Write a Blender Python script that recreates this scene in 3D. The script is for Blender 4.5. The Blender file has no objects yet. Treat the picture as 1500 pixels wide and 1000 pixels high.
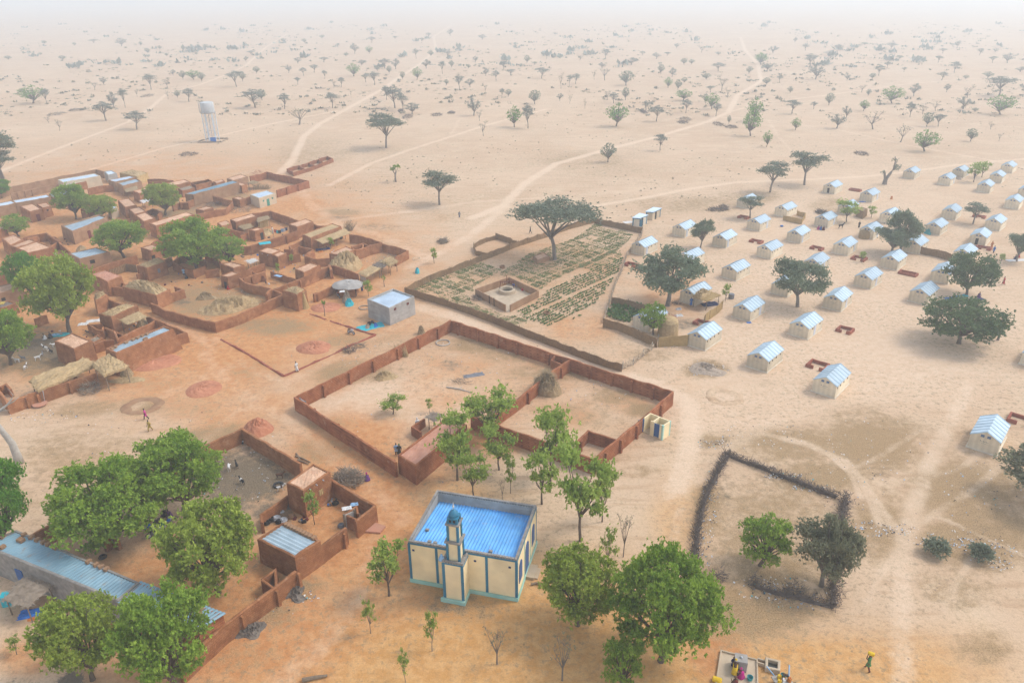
import bpy, math, random
import numpy as np
from mathutils import Vector, Matrix
SC = bpy.context.scene
COL = SC.collection
rnd = random.Random(7)
PI = math.pi
R = math.radians
# ---------------------------------------------------------------- camera model
F_, TH, RO, H_ = 1094.45, R(25.40), R(-0.365), 53.845
_c, _s = math.cos(TH), math.sin(TH)
FW = np.array([0, _c, -_s]); UP0 = np.array([0, _s, _c]); RT0 = np.array([1.0, 0, 0])
RT = math.cos(RO) * RT0 + math.sin(RO) * UP0
UP = -math.sin(RO) * RT0 + math.cos(RO) * UP0

def G(px, py, z=0.0):                       # photograph pixel -> world point at height z
    d = FW * F_ + RT * (px - 750) - UP * (py - 500)
    t = (z - H_) / d[2]
    return (d[0] * t, d[1] * t)

def PJ(x, y, z):                            # world -> photograph pixel
    zz = z - H_
    dep = x * FW[0] + y * FW[1] + zz * FW[2]
    return 750 + F_ * (x * RT[0] + y * RT[1] + zz * RT[2]) / dep, 500 - F_ * (x * UP[0] + y * UP[1] + zz * UP[2]) / dep

def ppm(x, y, z=0.0):                       # photograph pixels per metre
    return F_ / (x * FW[0] + y * FW[1] + (z - H_) * FW[2])

def hz(bx, by, ty):                         # height of a thing with base row by and top row ty
    x, y = G(bx, by); lo, hi = 0.0, 40.0
    for _ in range(30):
        m = (lo + hi) / 2
        if PJ(x, y, m)[1] > ty: lo = m
        else: hi = m
    return lo

cam = bpy.data.cameras.new('camera'); camo = bpy.data.objects.new('camera', cam); COL.objects.link(camo)
camo.matrix_world = Matrix(((RT[0], UP[0], -FW[0], 0), (RT[1], UP[1], -FW[1], 0), (RT[2], UP[2], -FW[2], H_), (0, 0, 0, 1)))
cam.sensor_width = 36; cam.lens = F_ / 1500 * 36; cam.clip_start = 0.5; cam.clip_end = 30000
SC.camera = camo
# ---------------------------------------------------------------- light
W = bpy.data.worlds.new('World'); SC.world = W; W.use_nodes = True
nt = W.node_tree; sky = nt.nodes.new('ShaderNodeTexSky'); sky.sky_type = 'NISHITA'; sky.sun_disc = False
SUN_EL, SUN_AZ = R(52), R(78)               # azimuth measured from +Y (away from the camera) towards +X (right)
sky.sun_elevation = SUN_EL; sky.sun_rotation = SUN_AZ; sky.dust_density = 1.5; sky.air_density = 1.0; sky.ozone_density = 1.0
bg = nt.nodes['Background']; hs = nt.nodes.new('ShaderNodeHueSaturation'); hs.inputs['Saturation'].default_value = .55; nt.links.new(sky.outputs[0], hs.inputs['Color']); nt.links.new(hs.outputs[0], bg.inputs[0]); bg.inputs[1].default_value = 0.15
sl = bpy.data.lights.new('sun', 'SUN'); sl.energy = .72; sl.angle = R(12); sl.color = (1.0, 0.95, 0.88)
so = bpy.data.objects.new('sun', sl); COL.objects.link(so)
sd = Vector((math.sin(SUN_AZ) * math.cos(SUN_EL), math.cos(SUN_AZ) * math.cos(SUN_EL), math.sin(SUN_EL)))
so.rotation_euler = sd.to_track_quat('Z', 'Y').to_euler(); so.location = (0, 100, 80)
SC.view_settings.view_transform = 'Standard'; SC.view_settings.look = 'None'
SC.view_settings.exposure = 1.10; SC.view_settings.gamma = 1
SC.cycles.volume_bounces = 3; SC.cycles.max_bounces = 8; SC.cycles.transparent_max_bounces = 8
SC.cycles.use_denoising = True
# ---------------------------------------------------------------- tagging
def tag(o, label=None, cat=None, group=None, kind=None):
    if label: o['label'] = label
    if cat: o['category'] = cat
    if group: o['group'] = group
    if kind: o['kind'] = kind
    return o

def E(name, label, cat, loc=(0, 0, 0), rz=0, group=None):
    o = bpy.data.objects.new(name, None); COL.objects.link(o); o.empty_display_size = 0.3
    o.location = loc; o.rotation_euler = (0, 0, rz)
    return tag(o, label, cat, group)

def copy_tree(o, parent=None):
    c = o.copy(); COL.objects.link(c)
    if parent is not None: c.parent = parent
    for ch in o.children: copy_tree(ch, c)
    return c

class MB:
    def __init__(s): s.v = []; s.f = []
    def add(s, vs, fs):
        n = len(s.v); s.v.extend(vs); s.f.extend([tuple(i + n for i in f) for f in fs]); return s
    def box(s, x, y, z0, sx, sy, h, rz=0.0, top=1.0):
        c, q = math.cos(rz), math.sin(rz); vs = []
        for zz, k in ((z0, 1.0), (z0 + h, top)):
            for a, b in ((-.5, -.5), (.5, -.5), (.5, .5), (-.5, .5)):
                u, w = a * sx * k, b * sy * k
                vs.append((x + c * u - q * w, y + q * u + c * w, zz))
        return s.add(vs, [(3, 2, 1, 0), (4, 5, 6, 7), (0, 1, 5, 4), (1, 2, 6, 5), (2, 3, 7, 6), (3, 0, 4, 7)])
    def prism(s, poly, z0, z1):
        n = len(poly); a = sum(poly[i][0] * poly[(i + 1) % n][1] - poly[(i + 1) % n][0] * poly[i][1] for i in range(n))
        if a < 0: poly = poly[::-1]
        zt = z1 if isinstance(z1, (list, tuple)) else [z1] * n
        if a < 0: zt = list(zt)[::-1]
        vs = [(p[0], p[1], z0) for p in poly] + [(p[0], p[1], zt[i]) for i, p in enumerate(poly)]
        return s.add(vs, [tuple(range(n))[::-1], tuple(range(n, 2 * n))] + [(i, (i + 1) % n, n + (i + 1) % n, n + i) for i in range(n)])
    def tube(s, pts, rad, n=6, cap=True):
        pts = [Vector(p) for p in pts]; m = len(pts)
        if not isinstance(rad, (list, tuple)): rad = [rad] * m
        rad = list(rad) + [rad[-1] * .7] * (m - len(rad))
        vs = []
        for i, p in enumerate(pts):
            d = (pts[min(i + 1, m - 1)] - pts[max(i - 1, 0)])
            d = d.normalized() if d.length > 1e-6 else Vector((0, 0, 1))
            a = d.cross(Vector((0, 0, 1)) if abs(d.z) < .9 else Vector((1, 0, 0))).normalized(); b = d.cross(a)
            for k in range(n):
                t = 2 * PI * k / n
                q = p + (a * math.cos(t) + b * math.sin(t)) * rad[i]; vs.append(tuple(q))
        fs = [(i * n + k, i * n + (k + 1) % n, (i + 1) * n + (k + 1) % n, (i + 1) * n + k) for i in range(m - 1) for k in range(n)]
        if cap: fs += [tuple(range(n))[::-1], tuple(range((m - 1) * n, m * n))]
        return s.add(vs, fs)
    def lathe(s, x, y, prof, n=16):             # prof: list of (radius, z)
        return s.add([(x + r * math.cos(2 * PI * k / n), y + r * math.sin(2 * PI * k / n), z) for r, z in prof for k in range(n)],
                     [(i * n + k, i * n + (k + 1) % n, (i + 1) * n + (k + 1) % n, (i + 1) * n + k) for i in range(len(prof) - 1) for k in range(n)]
                     + [tuple(range(n))[::-1], tuple(range((len(prof) - 1) * n, len(prof) * n))])
    def quad(s, a, b, c, d): return s.add([a, b, c, d], [(0, 1, 2, 3)])
    def build(s, name, m, root=None, smooth=False, loc=None):
        me = bpy.data.meshes.new(name)
        off = loc if loc is not None else (tuple(root.location) if root is not None and root.get('world') else (0, 0, 0))
        v = np.array(s.v, dtype=float) - np.array(off) if len(s.v) else np.zeros((0, 3))
        me.from_pydata(v.tolist(), [], s.f); me.materials.append(m)
        if smooth: me.polygons.foreach_set('use_smooth', [True] * len(me.polygons))
        o = bpy.data.objects.new(name, me); COL.objects.link(o)
        if root is not None: o.parent = root
        elif loc is not None: o.location = loc
        return o

def ROOT(name, label, cat, x, y, group=None, z=0.0):    # thing whose parts are built in world coordinates
    o = E(name, label, cat, (x, y, z), 0, group); o['world'] = 1; return o

def np_mesh(name, V, F, m, smooth=False):               # fast quads: V (n,3), F (k,4)
    me = bpy.data.meshes.new(name); V = np.asarray(V, dtype=np.float32); F = np.asarray(F, dtype=np.int32)
    me.vertices.add(len(V)); me.vertices.foreach_set('co', V.ravel())
    k = F.shape[1]; me.loops.add(F.size); me.loops.foreach_set('vertex_index', F.ravel())
    me.polygons.add(len(F)); me.polygons.foreach_set('loop_start', np.arange(0, F.size, k, dtype=np.int32))
    me.polygons.foreach_set('use_smooth', np.full(len(F), smooth))
    me.update(calc_edges=True); me.materials.append(m); return me

# ---------------------------------------------------------------- materials
def MAT(name, c1, c2=None, scale=2.0, rough=0.9, bump=0.0, bscale=None, detail=4, spec=0.2, metal=0.0, wave=None, brick=None, vec='Object', trans=0.0, dist=None, vary=0.0, spots=None):
    m = bpy.data.materials.new(name); m.use_nodes = True; t = m.node_tree; N = t.nodes; L = t.links
    b = N['Principled BSDF']; b.inputs['Roughness'].default_value = rough; b.inputs['Specular IOR Level'].default_value = spec
    b.inputs['Metallic'].default_value = metal
    tc = N.new('ShaderNodeTexCoord'); co = tc.outputs[vec]
    no = N.new('ShaderNodeTexNoise'); no.inputs['Scale'].default_value = scale; no.inputs['Detail'].default_value = detail
    L.new(co, no.inputs['Vector'])
    rp = N.new('ShaderNodeMapRange'); rp.inputs['From Min'].default_value = 0.3; rp.inputs['From Max'].default_value = 0.7
    L.new(no.outputs['Fac'], rp.inputs['Value'])
    mx = N.new('ShaderNodeMix'); mx.data_type = 'RGBA'; L.new(rp.outputs[0], mx.inputs['Factor'])
    mx.inputs['A'].default_value = (*c1, 1); mx.inputs['B'].default_value = (*(c2 or c1), 1)
    out = mx.outputs['Result']; hgt = no.outputs['Fac']
    if wave:                                            # (direction vec, scale, dark factor) seams or corrugation
        wv = N.new('ShaderNodeTexWave'); wv.bands_direction = wave[0]; wv.inputs['Scale'].default_value = wave[1]; wv.inputs['Distortion'].default_value = wave[3] if len(wave) > 3 else 0
        L.new(co, wv.inputs['Vector'])
        m2 = N.new('ShaderNodeMix'); m2.data_type = 'RGBA'; m2.blend_type = 'MULTIPLY'; m2.inputs['Factor'].default_value = 1
        r2 = N.new('ShaderNodeMapRange'); r2.inputs['To Min'].default_value = wave[2]; L.new(wv.outputs['Fac'], r2.inputs['Value'])
        L.new(out, m2.inputs['A']); L.new(r2.outputs[0], m2.inputs['B']); out = m2.outputs['Result']; hgt = wv.outputs['Fac']
    if brick:                                           # (course height, dark factor)
        sx = N.new('ShaderNodeSeparateXYZ'); L.new(co, sx.inputs[0])
        ad = N.new('ShaderNodeMath'); L.new(sx.outputs[0], ad.inputs[0]); L.new(sx.outputs[1], ad.inputs[1])
        cb = N.new('ShaderNodeCombineXYZ'); L.new(ad.outputs[0], cb.inputs[0]); L.new(sx.outputs[2], cb.inputs[1])
        bt = N.new('ShaderNodeTexBrick'); L.new(cb.outputs[0], bt.inputs['Vector']); bt.inputs['Scale'].default_value = 1
        bt.inputs['Brick Width'].default_value = brick[0] * 2.2; bt.inputs['Row Height'].default_value = brick[0]; bt.inputs['Mortar Size'].default_value = brick[0] * .14
        bt.inputs['Color1'].default_value = (1, 1, 1, 1); bt.inputs['Color2'].default_value = (.82, .82, .82, 1); bt.inputs['Mortar'].default_value = (brick[1],) * 3 + (1,)
        m3 = N.new('ShaderNodeMix'); m3.data_type = 'RGBA'; m3.blend_type = 'MULTIPLY'; m3.inputs['Factor'].default_value = 1
        L.new(out, m3.inputs['A']); L.new(bt.outputs['Color'], m3.inputs['B']); out = m3.outputs['Result']
    # coarse weathering on top
    n2 = N.new('ShaderNodeTexNoise'); n2.inputs['Scale'].default_value = 0.35; n2.inputs['Detail'].default_value = 3; L.new(co, n2.inputs['Vector'])
    r4 = N.new('ShaderNodeMapRange'); r4.inputs['From Min'].default_value = .3; r4.inputs['From Max'].default_value = .7; r4.inputs['To Min'].default_value = .82; r4.inputs['To Max'].default_value = 1.12
    L.new(n2.outputs['Fac'], r4.inputs['Value'])
    m4 = N.new('ShaderNodeMix'); m4.data_type = 'RGBA'; m4.blend_type = 'MULTIPLY'; m4.inputs['Factor'].default_value = 1
    L.new(out, m4.inputs['A']); L.new(r4.outputs[0], m4.inputs['B']); out = m4.outputs['Result']
    if spots:
        n6 = N.new('ShaderNodeTexNoise'); n6.inputs['Scale'].default_value = spots[1]; n6.inputs['Detail'].default_value = 6; n6.inputs['Roughness'].default_value = .75; L.new(co, n6.inputs['Vector'])
        r6 = N.new('ShaderNodeMapRange'); r6.inputs['From Min'].default_value = spots[2]; r6.inputs['From Max'].default_value = spots[2] + .10; r6.inputs['To Max'].default_value = spots[3]; L.new(n6.outputs['Fac'], r6.inputs['Value'])
        m6 = N.new('ShaderNodeMix'); m6.data_type = 'RGBA'; L.new(r6.outputs[0], m6.inputs['Factor']); L.new(out, m6.inputs['A']); m6.inputs['B'].default_value = (*spots[0], 1); out = m6.outputs['Result']
    if vary:
        oi = N.new('ShaderNodeObjectInfo'); r5 = N.new('ShaderNodeMapRange'); r5.inputs['To Min'].default_value = 1 - vary; r5.inputs['To Max'].default_value = 1 + vary * .5; L.new(oi.outputs['Random'], r5.inputs['Value'])
        m5 = N.new('ShaderNodeMix'); m5.data_type = 'RGBA'; m5.blend_type = 'MULTIPLY'; m5.inputs['Factor'].default_value = 1; L.new(out, m5.inputs['A']); L.new(r5.outputs[0], m5.inputs['B']); out = m5.outputs['Result']
    L.new(out, b.inputs['Base Color'])
    if bump:
        bp = N.new('ShaderNodeBump'); bp.inputs['Strength'].default_value = bump; bp.inputs['Distance'].default_value = dist or 0.1
        if wave or not bscale: L.new(hgt, bp.inputs['Height'])
        else:
            n3 = N.new('ShaderNodeTexNoise'); n3.inputs['Scale'].default_value = bscale; n3.inputs['Detail'].default_value = 5; L.new(co, n3.inputs['Vector']); L.new(n3.outputs['Fac'], bp.inputs['Height'])
        L.new(bp.outputs[0], b.inputs['Normal'])
    return m

def LEAF(name, c1, c2, trans=0.25):
    m = bpy.data.materials.new(name); m.use_nodes = True; t = m.node_tree; N = t.nodes; L = t.links
    b = N['Principled BSDF']; b.inputs['Roughness'].default_value = .65; b.inputs['Specular IOR Level'].default_value = .25
    at = N.new('ShaderNodeAttribute'); at.attribute_name = 'tint'
    mx = N.new('ShaderNodeMix'); mx.data_type = 'RGBA'; L.new(at.outputs['Fac'], mx.inputs['Factor'])
    mx.inputs['A'].default_value = (*c1, 1); mx.inputs['B'].default_value = (*c2, 1)
    L.new(mx.outputs['Result'], b.inputs['Base Color'])
    tr = N.new('ShaderNodeBsdfTranslucent'); L.new(mx.outputs['Result'], tr.inputs['Color'])
    ms = N.new('ShaderNodeMixShader'); ms.inputs[0].default_value = trans
    L.new(b.outputs[0], ms.inputs[1]); L.new(tr.outputs[0], ms.inputs[2]); L.new(ms.outputs[0], N['Material Output'].inputs[0])
    return m

M = {}
M['mud'] = MAT('mud_plaster', (.29, .110, .042), (.44, .195, .085), 1.1, .95, .6, 6, brick=(.24, .72), vary=.18, detail=7, spots=((.45, .26, .15), .9, .57, .6))
M['mudbrick'] = MAT('rust_mud_brick', (.28, .088, .034), (.43, .168, .074), .9, .95, .6, 5, brick=(.26, .62), vary=.12, detail=7, spots=((.46, .26, .155), .8, .57, .6))
M['mudpale'] = MAT('pale_mud_plaster', (.35, .21, .115), (.26, .135, .07), 1.0, .95, .4, 6)
M['mudroof'] = MAT('mud_roof', (.64, .415, .27), (.48, .27, .16), 1.3, .95, .5, 4, vary=.15, detail=8)
M['mudroofred'] = MAT('red_mud_roof', (.52, .27, .18), (.44, .20, .125), .8, .95, .3, 4)
M['cement'] = MAT('bare_cement', (.34, .315, .28), (.44, .41, .37), 1.2, .9, .3, 5, brick=(.4, .88))
M['cementtop'] = MAT('weathered_cement', (.20, .185, .165), (.33, .30, .26), 2.0, .9, .4, 6)
M['cream'] = MAT('cream_paint', (.88, .73, .44), (.84, .68, .40), .8, .8, .05, 5, spots=((.60, .42, .22), 1.1, .60, .45))
M['creamdull'] = MAT('cream_render', (.58, .47, .33), (.50, .39, .26), .8, .9, .1, 5)
M['teal'] = MAT('teal_paint', (.015, .19, .30), (.02, .15, .25), 2, .5, spec=.4)
M['mint'] = MAT('mint_plinth_paint', (.30, .58, .50), (.38, .56, .46), 1.5, .8)
M['bluepaint'] = MAT('blue_door_paint', (.012, .10, .30), (.02, .08, .22), 3, .5, spec=.4)
M['blueroof'] = MAT('blue_roof_sheet', (.07, .31, .68), (.15, .44, .76), .5, .5, spec=.4, spots=((.30, .33, .36), 1.6, .56, .55))
M['tin'] = MAT('tin_sheet', (.30, .40, .45), (.40, .49, .53), .8, .45, .25, metal=.1, spots=((.30, .21, .14), 1.5, .58, .6), spec=.5, dist=.05)
M['tinblue'] = MAT('grey_blue_tin_sheet', (.15, .28, .35), (.25, .38, .43), .5, .5, .3, metal=.1, detail=7, spots=((.26, .20, .14), 1.2, .56, .6), spec=.5, dist=.05)
M['tinwhite'] = MAT('bright_tin_sheet', (.60, .70, .77), (.48, .59, .68), .6, .4, .2, metal=.1, spec=.5, dist=.05)
M['tentroof'] = MAT('tent_roof_sheet', (.38, .50, .57), (.47, .57, .62), .9, .5, spec=.4, vary=.15, spots=((.50, .44, .36), 1.3, .57, .4))
M['tentseam'] = MAT('tent_roof_seam', (.28, .40, .48), (.34, .45, .52), 1.2, .5, spec=.4)
M['tentwall'] = MAT('tent_wall_panel', (.79, .68, .50), (.66, .54, .37), 1.1, .75, spec=.3, wave=('X', .45, .90), vary=.22, detail=7, spots=((.42, .29, .17), 1.7, .58, .5))
M['tentskirt'] = MAT('tent_skirt', (.72, .65, .52), (.62, .54, .42), 2, .8)
M['tentdoor'] = MAT('tent_door_panel', (.56, .58, .62), (.50, .53, .58), 2, .5)
M['tentwin'] = MAT('tent_vent_mesh', (.10, .16, .26), (.14, .20, .30), 4, .5)
M['dark'] = MAT('dark_opening', (.018, .014, .012), (.03, .024, .02), 3, .9)
M['wood'] = MAT('weathered_wood', (.17, .125, .085), (.25, .19, .13), 4, .9, .3, 20)
M['woodgrey'] = MAT('bleached_dead_wood', (.36, .32, .27), (.46, .42, .36), 3, .9, .4, 9)
M['bark'] = MAT('tree_bark', (.10, .075, .055), (.16, .12, .09), 3, .95, .5, 9)
M['barkg'] = MAT('grey_bark', (.16, .135, .11), (.24, .20, .165), 3, .95, .5, 9)
M['straw'] = MAT('dry_straw', (.50, .36, .19), (.37, .25, .12), 3.5, .95, .9, 9, detail=8)
M['strawold'] = MAT('old_straw', (.38, .275, .155), (.27, .19, .10), 3.5, .95, .9, 9, detail=8)
M['reed'] = MAT('woven_reed', (.33, .205, .10), (.24, .145, .07), 2.5, .95, .7, 12, wave=('X', 1.8, .72, 3))
M['reedpale'] = MAT('pale_reed_mat', (.52, .36, .16), (.44, .29, .12), 2.5, .95, .6, 12, wave=('X', 2.5, .8, 3))
M['branch'] = MAT('pale_branches', (.50, .39, .27), (.40, .30, .20), 3, .95, .5, 9)
M['thorn'] = MAT('dry_thorn_brush', (.105, .080, .070), (.17, .135, .11), 3, .95)
M['brush'] = MAT('grey_brushwood', (.22, .17, .12), (.30, .24, .18), 3, .95)
M['redearth'] = MAT('red_clay_heap', (.40, .150, .078), (.50, .225, .125), 2.2, .98, .9, 7, detail=8)
M['brick'] = MAT('red_mud_brick_kerb', (.30, .085, .05), (.38, .125, .075), 3, .95, .5, 8, brick=(.16, .7))
M['concrete'] = MAT('pale_concrete', (.50, .40, .28), (.44, .34, .23), 1.5, .9, .2, 8)
M['silvertank'] = MAT('weathered_tank', (.42, .44, .44), (.52, .53, .52), 1.2, .7, spots=((.30, .26, .22), 1.5, .56, .5))
M['water'] = MAT('dark_water', (.03, .035, .03), None, 1, .1, spec=.6)
M['rubble'] = MAT('pale_rubble', (.45, .36, .27), (.30, .23, .17), 5, .95, .8, 12)
M['ash'] = MAT('ash_and_litter', (.12, .10, .085), (.20, .165, .13), 3, .98, .5, 9)
M['tyre'] = MAT('tyre_rubber', (.03, .03, .033), (.05, .05, .05), 4, .8)
M['skin'] = MAT('dark_skin', (.055, .028, .018), (.07, .036, .024), 3, .6)
for n_, c_ in dict(white=(.72, .70, .66), black=(.02, .02, .024), pink=(.62, .06, .28), magenta=(.50, .01, .20), yellow=(.78, .50, .02), mustard=(.50, .36, .08), maroon=(.14, .025, .02),
                   green=(.07, .22, .07), cyan=(.02, .42, .48), blue=(.02, .16, .50), navy=(.02, .035, .12), purple=(.16, .05, .24), red=(.50, .03, .03), lightblue=(.28, .45, .62), grey=(.20, .20, .21),
                   silver=(.45, .46, .48), brown=(.15, .075, .04), orange=(.55, .18, .03), tealc=(.02, .30, .32), greendoor=(.05, .25, .19), goatbrown=(.13, .06, .035)).items():
    M[n_] = MAT(n_ + '_surface', c_, tuple(x * .8 for x in c_), 5, .7 if n_ != 'silver' else .35)
M['lf_green'] = LEAF('bright_green_leaves', (.095, .20, .012), (.37, .50, .065), .38)
M['lf_olive'] = LEAF('olive_green_leaves', (.17, .24, .018), (.42, .50, .08), .35)
M['lf_deep'] = LEAF('deep_green_leaves', (.06, .18, .015), (.19, .38, .04), .3)
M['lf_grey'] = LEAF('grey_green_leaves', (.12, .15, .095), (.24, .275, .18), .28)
M['lf_dark'] = LEAF('dark_grey_green_leaves', (.115, .155, .088), (.25, .30, .18), .3)
M['lf_camp'] = LEAF('dull_green_leaves', (.065, .115, .042), (.155, .225, .085), .28)
M['lf_far'] = LEAF('haze_paled_far_leaves', (.15, .175, .14), (.26, .29, .23), .25)  # leaf colour paled and greyed to paint in the fading by haze
M['lf_fresh'] = LEAF('fresh_young_leaves', (.18, .28, .03), (.46, .56, .12), .45)
M['lf_brown'] = LEAF('dull_brownish_leaves', (.15, .155, .085), (.27, .27, .155), .3)
M['crop'] = LEAF('vegetable_leaves', (.065, .14, .030), (.15, .25, .06), .25)
M['cropgrey'] = LEAF('dusty_crop_leaves', (.16, .20, .065), (.30, .33, .13), .25)
M['scrub'] = LEAF('dry_scrub_leaves', (.17, .165, .11), (.27, .25, .17), .1)
# ---------------------------------------------------------------- ground data: tracks and soil zones
TR = [  # (half width m, strength, pixel polyline in the photograph)
 (1.6, 1, [(410,254),(428.6,235),(445,200),(469,181),(509,159),(558,132),(585,113.4),(615,94.5),(639,73),(635,54),(660,38)]),
 (1.1, 1, [(-20,262),(0,251),(89,216),(186,179.6),(216,162),(244,137.7),(297,123),(335,108),(359,97),(389,70),(420,50)]),
 (1.0, .9, [(135,248),(243,216),(300,204),(351,192),(400,181),(496,162)]),
 (1.2, .9, [(482,272),(542,240),(596,221),(658,201),(704,186),(747,174),(800,160)]),
 (.8, .6, [(658,201),(668,185),(672,175)]),
 (1.6, 1, [(690,320),(737,302),(767,270),(815,240),(891,218.7),(964,200),(1037,178),(1067,164.7),(1080,140),(1115,119),(1110,94.5),(1091,73),(1085,55)]),
 (1.2, .9, [(840,330),(860,303.7),(948,289),(1014,276),(1080,267),(1180,263),(1263,259),(1330,252),(1400,242),(1500,233),(1560,228)]),
 (1.0, .8, [(1067,164.7),(1116,151),(1208,140),(1330,123),(1416,116),(1500,112)]),
 (1.0, .7, [(1050,172),(1111,174),(1235,192),(1330,213),(1451,235),(1520,250)]),
 (.8, .6, [(1125,175),(1140,200),(1162,224),(1194,259)]),
 (1.6, .8, [(600,392),(640,372),(690,345),(740,302)]),
 (1.4, .7, [(860,303),(800,290),(700,295),(600,310),(500,322),(430,340)]),
 (1.7, .9, [(600,448),(660,462),(740,492),(820,516),(900,545),(960,562),(1010,590),(1010,650),(990,720)]),
 (1.5, .55, [(985,730),(1010,690),(1060,655),(1120,625),(1180,602),(1280,562),(1400,540),(1540,560)]),
 (1.1, .72, [(1322,1040),(1322,860),(1326,782),(1339,745),(1354,699),(1375,652),(1396,613),(1420,560)]),
 (.6, .7, [(1326,790),(1300,760),(1266,709),(1240,675),(1180,650),(1114,634)]),
 (.45, .62, [(1340,771),(1380,745),(1422,719),(1474,678),(1500,660)]),
 (.3, .6, [(1372,756),(1410,772),(1461,797),(1520,822)]),
 (.3, .55, [(1240,690),(1290,668),(1345,632)]),
 (.5, .7, [(1290,768),(1270,720),(1258,700)]),
 (1.4, .55, [(0,640),(90,622),(190,600),(280,560),(350,530),(420,560),(500,520),(600,470)]),
 (1.2, .5, [(240,720),(290,660),(350,600),(420,590)]),
 (1.4, .6, [(330,480),(300,520),(330,560),(400,600),(430,620),(500,680),(560,730),(590,760)]),
 (1.3, .7, [(222,470),(260,475),(300,500)]),
 (1.4, .6, [(150,300),(180,330),(230,365),(225,400)]),
 (1.5, .6, [(560,760),(540,840),(480,930),(400,1010)]),
 (1.8, .2, [(760,960),(900,780),(930,700),(985,720)]),
 (2.0, .7, [(430,262),(455,300),(500,330),(560,345),(620,375)]),
 (.3, .7, [(1150,640),(1200,655),(1245,690),(1262,730)]),
 (.5, .5, [(1062,657),(1036,690),(1000,730),(985,790)]),
 (.3, .6, [(1354,699),(1400,690),(1440,660)]),
 (.3, .6, [(1326,800),(1290,840),(1270,880)]),
 (.3, .6, [(1440,800),(1400,850),(1380,900)]),
]
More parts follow.
